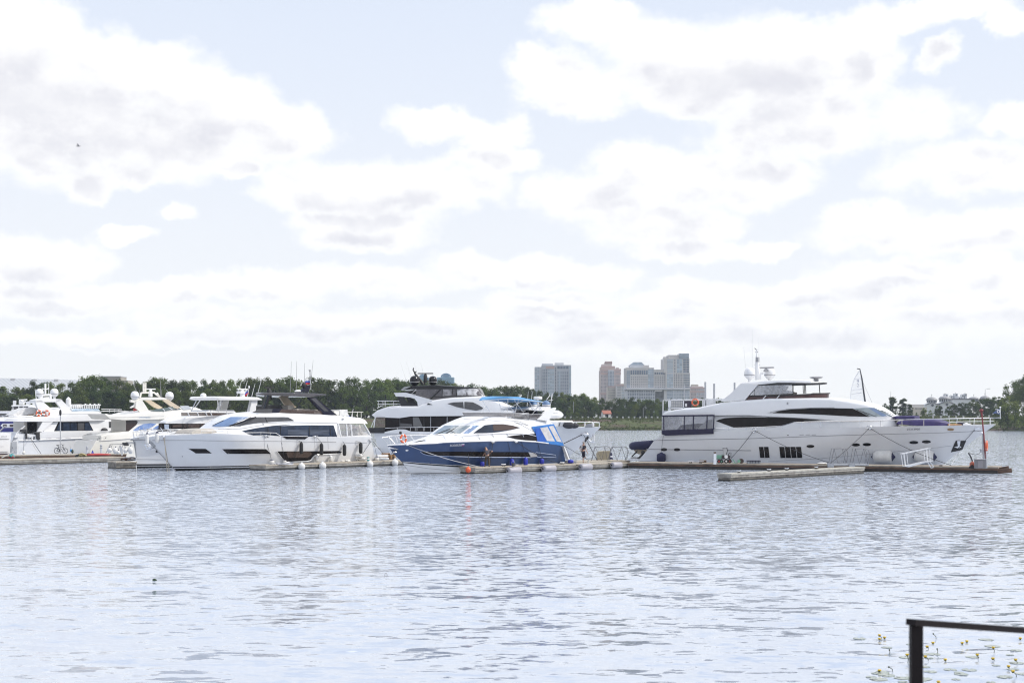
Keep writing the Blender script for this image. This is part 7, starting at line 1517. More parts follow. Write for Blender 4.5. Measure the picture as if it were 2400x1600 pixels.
# right dock end: cabinet, generator, pole with ring
o, W_, H_ = boxy('cabinet', 'grey steel cabinet at the right end of the long brown dock', 'cabinet', '8', 1605, 1718, 1212, 1335, GREYP)
MB().box(-W_/2,W_/2,-.35,.35,.04,H_).obj('body', mat('grey brown cabinet', (.19,.18,.185), .6, var=.1), o, 0); MB().box(-W_*.42,W_*.16,-.37,-.352,.1,H_*.92).obj('door', mat('grey cabinet door', (.23,.215,.22), .6), o, 0); MB().box(-W_*.54,W_*.54,-.4,.4,H_,H_+.04).obj('cover', GREYP, o, 0)
o, W_, H_ = boxy('generator', 'orange red generator left of the grey cabinet at the dock end', 'generator', '8', 1532, 1606, 1248, 1328, RED)
MB().box(-W_*.4,W_*.45,-.25,.25,.12,H_*.9).obj('body', mat('orange red enamel', (.42,.10,.05), .5, var=.2), o, 0); MB().ball(Vector((-W_*.1,0,H_*.85)), W_*.3, .2, .14).obj('tank', mat('orange red enamel', (.42,.10,.05), .5, var=.2), o); MB().box(-W_*.5,W_*.1,-.27,.27,0,.14).obj('base', BLACKM, o, 0); wheel(MB(), Vector((-W_*.35,-.28,.14)), .14).obj('wheel', BLACKM, o, 40)
D_ = on('8',1730,1330).y
o = thing('signal_pole', 'leaning dull red pole on a steel post at the right dock end', 'pole', at(*Z('8',(1735,1330))[0], D_)); O = o.location; q = lambda *p: [at(*Z('8', s)[0], D_)-O for s in p]
MB().tube(q((1745,1325),(1740,1135)), .08, 6).tube(q((1712,1325),(1695,860)), .05, 6).obj('steel_post', GALV, o); MB().tube(q((1735,1200),(1712,900),(1690,660),(1680,575)), [.065,.06,.055,.065], 7).ball(q((1680,570))[0], .16, .14, .12, 10, 6).obj('red_pole', REDD, o); MB().ball(q((1685,862))[0], .1, .1, .1, 8, 6).obj('lamp', WHITE, o)
m_ = MB().box(-.25,.0,-.15,.15,.0,.12); m_.box(-.4,-.2,-.1,.1,1.2,1.45); m_.obj('bracket', GALV, o, 0)
r_ = thing('life_ring', 'orange life ring hanging on the steel post at the right dock end', 'life ring', at(*Z('8',(1750,1032))[0], D_-.15), 1.15); k = D_/F/5.6
MB().torus(Vector((0,0,0)), 58*k, 13*k, sx=.9).obj('ring', RINGO, r_, 60); m_ = MB()
for a in (.7, 2.27, 3.84, 5.41): m_.ball(Vector((58*k*cos(a)*.9,0,58*k*sin(a))), 15*k, 14*k, 15*k, 8, 6)
m_.obj('band', mat('faded band', (.55,.3,.25), .6), r_)
o = thing('davit', 'thin dark hoist arm leaning left behind the grey cabinet', 'hoist', at(*Z('8',(1590,1300))[0], D_+.5)); O = o.location; q = lambda *p: [at(*Z('8', s)[0], D_+.5)-O for s in p]
MB().tube(q((1568,1252),(1545,1180),(1510,1125)), .05, 6).obj('arm', BLACKM, o); MB().tube(q((1510,1125),(1600,1150),(1660,1130)), .018, 5).tube(q((1535,1140),(1532,1300)), .012, 5).obj('line', ROPED, o)
o = thing('dock_timber', 'dark broken timber end sticking out of the right dock end', 'timber', D4.world(Vector((D4.L-.2, .3, .0))), D4.th); MB().bar((-.6,0,.1),(1.2,.1,.25),.35).bar((-.2,.6,.2),(.9,.9,.42),.3).obj('beam', WOODB, o, 0)
# tender on the stern platform of the largest yacht
b = Y1; c = b.P(Z('6',(300,1170))[0], 1.2)
t_ = thing('tender', 'navy covered inflatable tender slung behind the stern of the largest yacht', 'boat', b.world(c), b.th-.2); k = b.world(c).y/F/4.752
m_ = MB(); L = 125*k; m_.tube([(L*1.6,-.75,.25),(0,-.8,.12),(-L*.55,-.55,.05),(-L*.82,0,.05),(-L*.55,.55,.05),(0,.8,.12),(L*1.6,.75,.25)], .38, 10); m_.ball(Vector((L*.3,0,.1)), L*1.1, .75, .42); m_.obj('inflatable_cover', FNAVY, t_, 60)
m_ = MB(); m_.prism([(-L*.7,-.2,-.25),(-L*.5,-.2,-.62),(L*.2,-.2,-.75),(L*1.2,-.2,-.6),(L*1.2,-.2,-.15)], (0,.6,0)); m_.obj('hull', BEIGE, t_, 40)
m_ = MB(); q = lambda x, y: b.P(Z('6',(x,y))[0], -.6)
m_.tube([q(195,1280), q(255,1218)], .06).tube([q(240,1325), q(330,1235)], .07).tube([q(265,1325), q(325,1250)], .07).ball(q(318,1235), .2, .2, .2, 10, 6); m_.obj('davit_arm', BLACKM, b.root)
MB().box(*box_px(b, Z('6',(180,1288))[0], Z('6',(228,1302))[0], -.8, 1.0)).obj('stern_bracket', GREYP, b.root, 0)
# hoop pontoon clutter
o, W_, H_ = boxy('tank', 'beige plastic water tank behind the left hoop railing', 'tank', '5', 1785, 1962, 1098, 1222, BEIGE, D=129.5)
pts = [(-W_*.42,0,0),(W_*.46,0,0),(W_*.49,0,H_*1.0),(-W_*.2,0,H_*.97),(-W_*.38,0,H_*.92),(-W_*.5,0,H_*.72),(-W_*.5,0,H_*.4)]
MB().prism(pts, (0,1.1,0)).obj('body', mat('beige tank plastic', (.40,.36,.27), .6, col2=(.30,.26,.18), vscale=1.5), o, 0); m_ = MB()
for x in (-.25,-.02,.2): m_.box(W_*x-.03,W_*x+.03,-.03,0,.03,H_*.9)
m_.obj('rib', mat('tank rib', (.33,.29,.2), .7), o, 0)
o, W_, H_ = boxy('traffic_cone', 'navy and white striped cone beside the beige tank', 'cone', '5', 1952, 1998, 1120, 1208, NAVY, D=126.9)
MB().lathe([(W_*.42,0.04),(W_*.14,H_)], 12).box(-W_*.5,W_*.5,-W_*.5,W_*.5,0,.05).obj('cone', FNAVY, o, 40); MB().lathe([(W_*.345,H_*.32),(W_*.29,H_*.5)], 12).lathe([(W_*.24,H_*.66),(W_*.2,H_*.8)], 12).obj('band', CW_, o, 40)
o, W_, H_ = boxy('paint_can', 'small white can on the pontoon left of the left hoop railing', 'can', '5', 1660, 1690, 1220, 1258, WHITE); MB().lathe([(W_*.4,0),(W_*.4,H_*.8),(W_*.44,H_*.82),(W_*.44,H_*.9),(.02,H_*.92)], 12).obj('body', FWHITE, o, 40)
o, W_, H_ = boxy('bucket', 'dark grey bucket between two blue fenders', 'bucket', '5', 664, 712, 1256, 1302, GREYP); MB().lathe([(W_*.4,0),(W_*.48,H_),(W_*.44,H_),(W_*.37,.03)], 14).obj('body', mat('dark grey plastic', (.06,.06,.065), .6), o, 40); MB().torus(Vector((0,0,H_)), W_*.48, .01, n=14, k=4).obj('handle', GALV, o)
o, W_, H_ = boxy('board', 'flat dark board lying right of the blue yacht stern', 'board', '5', 1430, 1518, 1238, 1253, GREYP); MB().box(-W_/2,W_/2,-.3,.3,0,.07).obj('plank', GREYP, o, 0); MB().box(-W_*.4,-W_*.3,-.3,.3,-.05,0).box(W_*.3,W_*.4,-.3,.3,-.05,0).obj('batten', WOODB, o, 0)
# ---------------------------------------------------------------- things on the long white yacht dock
o, W_, H_ = boxy('tub', 'dark green mixing tub on legs near the stern of the long white yacht', 'tub', '3', 1405, 1530, 1252, 1342, BLACKM, h=.45)
MB().prism([(-W_*.5,-.3,H_),(W_*.5,-.3,H_),(W_*.36,-.3,H_*.35),(-W_*.36,-.3,H_*.35)], (0,.6,0)).obj('bowl', mat('dark green plastic', (.025,.04,.036), .5), o, 0); MB().bar((-W_*.2,0,.0),(-W_*.2,0,H_*.4),.07).bar((W_*.3,0,.0),(W_*.25,0,H_*.4),.07).obj('leg', BLACKM, o, 0)
for i, (x, y, rx, ry, lb) in enumerate(((1575,1278,50,25,'white fender on top of the little fender pile'),(1610,1318,55,24,'white fender at the bottom right of the little fender pile'),(1530,1325,25,20,'white fender at the left foot of the little fender pile'),(1905,1312,65,18,'white fender lying alone before the pallets'))):
    p = on('3', x, 1345, .45); k = p.y/F/5.6; c = at(*Z('3',(x,y))[0], p.y+.2*i); o = thing('fender', lb, 'fender', c); R = ry*k; L = rx*k
    MB().lathe([(R*.3,-L),(R*.8,-L*.86),(R,-L*.6),(R,L*.6),(R*.8,L*.86),(R*.3,L)], 14, Matrix.Rotation(pi/2,4,'Y')).obj('body', FWHITE, o, 50); MB().ball(Vector((L*1.02,0,0)), R*.25, R*.25, R*.25, 8, 6).obj('eye', FNAVY, o)
o, W_, H_ = boxy('bucket', 'teal bucket with white label on the long white yacht dock', 'bucket', '3', 1675, 1715, 1290, 1344, TEAL, h=.45); MB().lathe([(W_*.4,0),(W_*.48,H_),(.02,H_)], 14).obj('body', TEAL, o, 40); MB().lathe([(W_*.43,H_*.35),(W_*.46,H_*.7)], 14).obj('label_band', CW_, o, 40)
o, W_, H_ = boxy('cardboard_box', 'open cardboard box behind the teal bucket', 'box', '3', 1665, 1735, 1270, 1335, CARD, h=.45); MB().box(-W_/2,W_/2,0,.5,0,H_).obj('box', CARD, o, 0); MB().prism([(-W_/2,0,H_),(W_/2,0,H_),(W_/2,-.15,H_-.12),(-W_/2,-.15,H_-.12)], (0,-.01,.0)).obj('flap', CARD, o, 0)
o, W_, H_ = boxy('tarpaulin', 'crumpled white sheet left of the dark green tub', 'sheet', '3', 1330, 1460, 1318, 1352, WHITE, h=.45); m_ = MB()
rn = random.Random(4)
for i in range(9): m_.ball(Vector((rn.uniform(-.4,.4)*W_, rn.uniform(-.2,.3), H_*.22)), W_*.18, .2, H_*rn.uniform(.25,.6), 10, 6)
m_.obj('sheet', mat('off white sheet', (.6,.58,.54), .9), o)
o, W_, H_ = boxy('rope_pile', 'dark heap of ropes left of the dark green tub', 'rope', '3', 1345, 1410, 1290, 1340, ROPED, h=.45); m_ = MB()
for i in range(9): m_.torus(Vector((rn.uniform(-.15,.15)*W_, rn.uniform(-.1,.1), H_*(.15+.08*i))), W_*rn.uniform(.25,.42), .04, Matrix.Rotation(rn.uniform(1.2,1.9),4,'X'), 14, 5)
m_.obj('coil', ROPED, o)
o, W_, H_ = boxy('rope_pile', 'white and dark rope tangle at the left end of the white ball fender dock', 'rope', '3', 420, 690, 1350, 1390, ROPEL, h=.45); m_ = MB()
for i in range(10): m_.torus(Vector((rn.uniform(-.5,.5)*W_, rn.uniform(0,.4), H_*.2)), rn.uniform(.15,.4), .03, Matrix.Rotation(rn.uniform(1.3,1.8),4,'X'), 14, 5)
m_.obj('coil', ROPEL, o)
p = on('3',1960,1306,.45); o = thing('pallet_stack', 'stack of orange brown wooden pallets between the long white yacht and the blue bow', 'pallets', at(*Z('3',(1965,1312))[0], 134), .5); k = 134/F/5.6
m_ = MB()
for i in range(4):
    for j in range(5): m_.box(-62*k,62*k,-.6+.26*j,-.42+.26*j,.13*i+.09,.13*i+.12)
    for x in (-1,0,1): m_.box(58*k*x-.06,58*k*x+.06,-.6,.62,.13*i,.13*i+.09)
m_.obj('boards', TEAK, o, 0); MB().box(-62*k,66*k,-.7,.7,-.35,-.02).obj('base', WOODB, o, 0)
# ---------------------------------------------------------------- left docks
k = on('g',1580,1140).y/F/11.2
bk = thing('bicycle', 'dark bicycle parked on the dock against the white yacht at the left', 'bicycle', on('g',1600,1146)); D_ = bk.location.y; q = lambda x, y: Vector(((x-1600)*k, 0, (1146-y)*k))
for cx in (1490,1712): wl = MB().torus(q(cx,1078), 66*k, 7*k, n=26, k=6).obj('wheel', BLACKM, bk); m_ = MB(); [m_.tube([q(cx,1078), q(cx,1078)+Vector((cos(a*.785),0,sin(a*.785)))*64*k], .006, 4) for a in range(8)]; m_.obj('spokes', GALV, wl)
MB().tube([q(1490,1078), q(1580,1085), q(1650,975), q(1530,990), q(1490,1078)], .03).tube([q(1580,1085), q(1520,945)], .03).tube([q(1712,1078), q(1660,985), q(1645,925)], .03).obj('frame', BLACKG, bk)
MB().tube([q(1605,905), q(1640,925), q(1685,912)], .025).obj('handlebar', BLACKM, bk); MB().ball(q(1520,935), .2, .1, .06, 10, 6).obj('saddle', BLACKM, bk); MB().bar(q(1430,995), q(1520,1000), .06).obj('rack', GALV, bk, 0); MB().torus(q(1580,1085), .1, .02, n=12, k=4).bar(q(1565,1060), q(1595,1112), .03).obj('crank', BLACKM, bk, 0)
o = thing('pole', 'tall thin steel pole standing on the dock beside the bicycle', 'pole', on('g',1585,1160)); MB().tube([(0,0,0),(0,0,(1160-80)*k)], .055, 6).obj('post', GALV, o); MB().ball(Vector((0,0,(1160-100)*k)), .14, .1, .35, 8, 6).obj('head', BLACKM, o)
o, W_, H_ = boxy('cabinet', 'grey white electric cabinet standing on the left dock', 'cabinet', 'g', 270, 462, 830, 1160, GREYP); MB().box(-W_*.2,W_*.5,-.25,.25,0,H_).obj('body', mat('pale cabinet', (.52,.53,.54), .5, var=.08), o, 0); MB().box(-W_*.5,-W_*.2,-.2,.2,0,H_*.95).obj('side_box', mat('mid grey cabinet', (.36,.37,.39), .5), o, 0); MB().box(-W_*.12,-W_*.08,-.28,-.25,H_*.42,H_*.56).box(W_*.4,W_*.43,-.28,-.25,H_*.45,H_*.55).obj('handle', BLACKM, o, 0)
o, W_, H_ = boxy('net_bag', 'teal net bag hanging at the end of the brown timber dock', 'bag', 'g', 258, 392, 1140, 1285, TEAL); m_ = MB(); [m_.ball(Vector((rn.uniform(-.3,.3)*W_, rn.uniform(-.2,.2), H_*rn.uniform(.3,.8))), W_*.22, .2, H_*.2, 10, 6) for i in range(8)]; m_.obj('bag', TEAL, o); MB().ball(Vector((-W_*.1,-.1,.15)), .3, .2, .2, 10, 6).obj('float', REDD, o)
o = thing('boat_hook', 'white pole lying aslant over the dark boat base at the left', 'pole', on('g',200,1285)); D_ = o.location.y-.6; q = lambda x, y: at(*Z('g',(x,y))[0], D_)-o.location
MB().tube([q(45,1255), q(385,1090)], .05, 6).obj('shaft', WHITE, o); MB().tube([q(385,1090), q(400,1088)], .07, 6).obj('tip', GREYP, o)
o, W_, H_ = boxy('ball_fender', 'white pear fender on a rope against the bicycle yacht hull', 'fender', 'g', 575, 670, 1075, 1168, FWHITE); MB().lathe([(.02,0),(W_*.4,H_*.12),(W_*.48,H_*.4),(W_*.3,H_*.75),(W_*.1,H_),(.02,H_)], 14).obj('body', FWHITE, o, 50); MB().tube([(0,0,H_),(0,.1,H_+455/11.2*o.location.y/F)], .02, 5).obj('rope', ROPED, o)
o, W_, H_ = boxy('bag', 'blue and dark bag with a stick right of the bicycle', 'bag', 'g', 1838, 1930, 1015, 1150, TEAL); MB().ball(Vector((-W_*.2,0,H_*.6)), W_*.3, .2, H_*.32).obj('blue_bag', mat('blue bag cloth', (.06,.22,.45), .7), o); MB().ball(Vector((W_*.2,0,H_*.45)), W_*.3, .2, H_*.4).obj('dark_bag', mat('dark green bag', (.03,.045,.03), .8), o); MB().tube([(-W_*.3,0,H_*.7),(-W_*.5,0,H_*1.5)], .02, 5).obj('stick', GALV, o)
def heap(label, reg, x0, x1, y0, y1, ms, name='rope_pile', cat='rope', n=9, h=.5):
    o, W_, H_ = boxy(name, label, cat, reg, x0, x1, y0, y1, ms[0], h=h)
    for j, m in enumerate(ms):
        m_ = MB(); [m_.torus(Vector((rn.uniform(-.42,.42)*W_, rn.uniform(-.1,.3), H_*rn.uniform(.1,.5))), rn.uniform(.12,.3), .05, Matrix.Rotation(rn.uniform(.9,1.9),4,'X'), 12, 5) for i in range(n)]; m_.obj('coil', m, o)
heap('yellow and dark rope tangle on the left dock', 'h', 0, 190, 410, 492, (mat('yellow rope', (.5,.42,.2), .8), ROPED)); heap('brown hose loop left of the navy bag', 'h', 180, 330, 370, 470, (mat('brown hose', (.14,.085,.05), .6),), 'hose', 'hose', 6)
o, W_, H_ = boxy('bag', 'small navy bag standing on the left dock', 'bag', 'h', 330, 395, 355, 440, NAVY); MB().lathe([(W_*.48,0),(W_*.45,H_*.5),(W_*.25,H_*.85),(W_*.1,H_)], 12).obj('sack', FBLUE, o, 50); MB().torus(Vector((0,0,H_)), W_*.15, .03, n=10, k=5).obj('strap', NAVY, o)
kk = thing('paddle_board', 'red and white paddle board lying along the left dock edge', 'board', on('h',500,482), D1.th-.45); L = 285/9.8*kk.location.y/F
MB().lathe([(.02,-L),(.12,-L*.9),(.26,-L*.6),(.3,0),(.26,L*.6),(.12,L*.9),(.02,L)], 12, Matrix.Translation((0,0,.17)) @ Matrix.Diagonal((1,1,.45,1)) @ Matrix.Rotation(pi/2,4,'Y')).obj('board', RED, kk, 60); MB().box(-L*.7,L*.3,-.06,.06,.28,.32).obj('stripe', mat('pinkish stripe', (.6,.35,.33), .5), kk, 0)
def pedestal(label, reg, x0, x1, y0, y1):
    o, W_, H_ = boxy('pedestal', label, 'pedestal', reg, x0, x1, y0, y1, GALV); MB().box(-W_*.3,W_*.3,-.12,.12,0,H_).obj('post', mat('pale grey post', (.5,.5,.51), .5), o, 0); MB().box(-W_*.5,W_*.5,-.15,.15,H_*.62,H_*.68).box(-W_*.45,W_*.45,-.15,.15,H_*.82,H_*.88).obj('socket', GREYP, o, 0)
pedestal('grey twin top dock pedestal left of the navy bag', 'h', 215, 262, 250, 440); pedestal('taller grey dock pedestal with a row of sockets right of the navy bag', 'h', 535, 585, 205, 440)
hoop('pale hoop railing holding white fenders on the left dock', on('h',800,430).y, 'h', (660,425), (765,205), (1010,195), ((1040,205),(1050,260),(1045,430)), (((765,205),(860,425)),((765,205),(700,330)),((1005,200),(905,425))))
for x, y, rx, ry, lb in ((752,335,60,60,'round white fender hanging in the left hoop railing'),(885,350,58,75,'big pale fender low in the middle of the left fender cluster'),(950,385,40,45,'small white fender at the foot of the left hoop railing'),(1118,345,55,58,'white ball fender right of the surf shaped board'),(1232,335,62,88,'tall white fender closest to the bow of the white hardtop yacht')):
    D_ = on('h', x, 440).y-.6; k = D_/F/9.8; c = at(*Z('h',(x,y))[0], D_); o = thing('ball_fender', lb, 'fender', c)
    MB().lathe([(.02,-ry*k),(rx*k*.6,-ry*k*.85),(rx*k,-ry*k*.2),(rx*k*.9,ry*k*.3),(rx*k*.55,ry*k*.75),(rx*k*.15,ry*k),(.02,ry*k)], 14).obj('body', FWHITE, o, 50); MB().tube([(0,0,ry*k*.9),(.05,0,ry*k*1.3)], .05, 6).obj('cap', FNAVY, o)
o = thing('fender_board', 'white surf shaped board leaning in the left fender cluster', 'board', at(*Z('h',(1020,460))[0], on('h',1020,470).y)); k = o.location.y/F/9.8
MB().prism([((x-1020)*k,0,(460-y)*k) for x, y in ((1035,470),(1060,420),(1062,330),(1030,250),(995,220),(980,280),(985,350),(1010,420))], (0,.1,0)).obj('board', FWHITE, o, 0); MB().box(-.08,.06,-.02,0,.5,.9).obj('patch', mat('faded grey patch', (.5,.52,.55), .6), o, 0)
heap('heap of brown ropes and boards at the end of the short stained dock', 'h', 1030, 1330, 470, 580, (WOODB, ROPEL), 'rope_pile', 'rope', 8, .6)
# ---------------------------------------------------------------- sailing dinghy and houseboat behind the largest yacht
D_ = 300; s_ = thing('sailing_dinghy', 'sailing dinghy with pale translucent numbered sail and dark mast beyond the largest yacht', 'sailing boat', ground(2010, HY+F*HC/D_)); O = s_.location; q = lambda *p: [at(*Z('7', a)[0], O.y)-O for a in p]
MB().tube(q((1165,1260),(1083,685),(1046,415),(1025,312)), [.2,.2,.16,.1], 7).obj('mast', mat('dark grey mast', (.05,.05,.055), .5), s_); MB().bar(q((1028,308))[0], q((990,302))[0], .18).obj('masthead', mat('dark grey mast', (.05,.05,.055), .5), s_, 0)
m_ = MB(); pts = q((1020,325),(1000,330),(960,415),(925,540),(910,700),(900,980),(1120,1000),(1080,690),(1043,420)); m_.prism(pts, (0,.05,0)); sl_ = m_.obj('sail', mat('translucent sail', (.8,.8,.82), .7, trans=.86), s_, 0)
for a, c in (((958,417),(1040,410)),((925,538),(1060,530)),((930,585),(1045,570)),((1020,325),(960,415)),((960,415),(925,540)),((925,540),(905,800))): MB().tube([q(a)[0]-Vector((0,.05,0)), q(c)[0]-Vector((0,.05,0))], .05, 4).obj('batten', mat('sail seam', (.6,.6,.63), .7), sl_)
def flat_text(name, txt, loc, h, m, par, rz=0.0):
    cu = bpy.data.curves.new(name, 'FONT'); cu.body = txt; ob = bpy.data.objects.new(name, cu); COL.objects.link(ob); dg = bpy.context.evaluated_depsgraph_get(); dg.update()
    me = bpy.data.meshes.new_from_object(ob.evaluated_get(dg)); COL.objects.unlink(ob); bpy.data.objects.remove(ob)
    y1 = max(v.co.y for v in me.vertices); x1 = max(v.co.x for v in me.vertices)
    for v in me.vertices: v.co = Vector(((v.co.x-x1/2)/y1*h, 0, v.co.y/y1*h))
    me.materials.clear(); me.materials.append(m); o = bpy.data.objects.new(name, me); COL.objects.link(o); o.parent = par; o.location = loc; o.rotation_euler = (0,0,rz); return o
ST = mat('faded sail number', (.36,.36,.42), .7)
flat_text('sail_number', '9', q((1000,462))[0]-Vector((0,.06,0)), .75, ST, sl_); flat_text('sail_number', '2', q((1000,505))[0]-Vector((0,.06,0)), .7, ST, sl_)
MB().tube(q((1043,420),(1170,705),(1240,1100)), .03, 4).obj('shroud', GALV, s_); m_ = MB(); m_.prism([(-2.5,-.7,.5),(2.6,-.7,.5),(3.2,0,.55),(2.6,.7,.5),(-2.5,.7,.5)], (0,0,-.5)); m_.obj('hull', WHITE, s_, 0)
D_ = 175; hb_ = thing('houseboat', 'grey houseboat with a railed roof terrace behind the stern of the largest yacht', 'boat', at(*Z('6',(900,770))[0], D_)); O = hb_.location; O.z = 0; hb_.location = O; q = lambda x, y, dy=0: at(*Z('6',(x,y))[0], D_)-O+Vector((0,dy,0))
x0, x1 = q(600,0).x, q(1500,0).x; zt = q(600,768).z; MB().box(x0,x1,0,7,-.3,zt).obj('wall', mat('grey cladding', (.4,.4,.41), .7), hb_, 0)
m_ = MB()
for y_ in (648,742): m_.bar(q(600,y_), q(1500,y_-6), .12)
for x in (604,622,770,985,1000,1030,1060,1120,1300): m_.bar(q(x,646), q(x,770), .12)
for x in (604,1120): m_.bar(q(x,646,6.5), q(x,770,6.5), .12)
m_.bar(q(600,648,6.5), q(1500,642,6.5), .1); m_.obj('roof_railing', WHITE, hb_, 0)
MB().box(q(602,0).x,q(616,0).x,-.05,.3,zt,q(0,648).z).obj('corner_post', WHITE, hb_, 0)
for x, yt in ((1025,448),(1124,466),(1353,455),(790,475)): MB().tube([q(x,770,1), q(x,yt,1)], .12 if x != 790 else .06, 6).obj('roof_pole', GALV, hb_)
MB().box(q(1036,0).x,q(1115,0).x,.6,2,zt,q(0,655).z).obj('roof_box', WHITE, hb_, 0)
o = thing('tank', 'white caged water tank on the houseboat roof', 'tank', Vector((q(700,0).x+O.x, O.y+1, zt))); W_ = q(765,0).x-q(635,0).x; H_ = q(0,655).z-zt
MB().box(-W_*.47,W_*.47,-.5,1,.1,H_).obj('body', FWHITE, o, 0); m_ = MB()
for i in range(6): m_.bar((-W_*.5+W_*i/5,-.54,.05),(-W_*.5+W_*i/5,-.54,H_),.06)
for i in range(4): m_.bar((-W_*.5,-.55,.1+H_*.29*i),(W_*.5,-.55,.1+H_*.29*i),.06)
m_.obj('cage', GALV, o, 0)
o = thing('locker', 'dark locker beside the caged tank on the houseboat roof', 'box', Vector((q(820,0).x+O.x, O.y+1, zt))); W_ = q(862,0).x-q(775,0).x
MB().box(-W_/2,W_/2,-.4,1,0,H_*.95).obj('body', mat('dark plum locker', (.035,.025,.045), .5), o, 0); MB().box(-W_*.3,-W_*.05,-.44,-.4,H_*.4,H_*.7).obj('label_plate', CW_, o, 0)
r_ = thing('life_ring', 'orange life ring on the houseboat roof railing', 'life ring', at(*Z('6',(900,678))[0], D_-.3)); k = D_/F/4.752
MB().torus(Vector((0,0,0)), 35*k, 9*k, n=22).obj('ring', RINGO, r_, 60); m_ = MB(); [m_.ball(Vector((35*k*cos(a),0,35*k*sin(a))), 10*k, 10*k, 10*k, 8, 6) for a in (.8,2.37,3.94,5.51)]; m_.obj('band', mat('faded band', (.55,.3,.25), .6), r_)
r_ = thing('life_ring', 'orange and white life ring on the bow rail of the blue yacht', 'life ring', Y2.world(Y2.P(Z('4',(590,1050))[0], -.9)), .6); k = r_.location.y/F/5.6
MB().torus(Vector((0,0,0)), 48*k, 14*k, n=20, sx=.85).obj('ring', RINGO, r_, 60); m_ = MB(); [m_.ball(Vector((48*k*cos(a)*.85,0,48*k*sin(a))), 17*k, 16*k, 17*k, 8, 6) for a in (.2,1.77,3.34,4.91)]; m_.obj('band', CW_, r_)
MB().ball(Vector((-.25,0,.45)), .12, .1, .12, 8, 6).obj('light', BLACKM, r_)
# ================================================================ people
def skin(name, J, E, R, m, root, parent=None, extra=None):
    """one continuous surface grown round a skeleton: J joints, E bones, R radii"""
    me = bpy.data.meshes.new(name); ks = list(J); ix = {k: i for i, k in enumerate(ks)}
    me.from_pydata([J[k] for k in ks], [(ix[a], ix[b]) for a, b in E], [])
    o = bpy.data.objects.new(name, me); COL.objects.link(o)
    md = o.modifiers.new('skin', 'SKIN'); md.use_smooth_shade = True; sv = me.skin_vertices[0].data
    for k in ks:
        r = R[k]; sv[ix[k]].radius = r if isinstance(r, tuple) else (r, r); sv[ix[k]].use_root = (k == root)
    o.modifiers.new('sub', 'SUBSURF').levels = 1
    dg = bpy.context.evaluated_depsgraph_get(); dg.update(); m2 = bpy.data.meshes.new_from_object(o.evaluated_get(dg))
    COL.objects.unlink(o); bpy.data.objects.remove(o)
    if extra:
        bm = bmesh.new(); bm.from_mesh(m2); t2 = bpy.data.meshes.new('x'); t2.from_pydata(extra.v, [], extra.f); bm.from_mesh(t2); bm.to_mesh(m2); bm.free()
    m2.name = name; m2.materials.clear(); m2.materials.append(m); m2.polygons.foreach_set('use_smooth', [True]*len(m2.polygons))
    o = bpy.data.objects.new(name, m2); COL.objects.link(o); o.parent = parent; return o
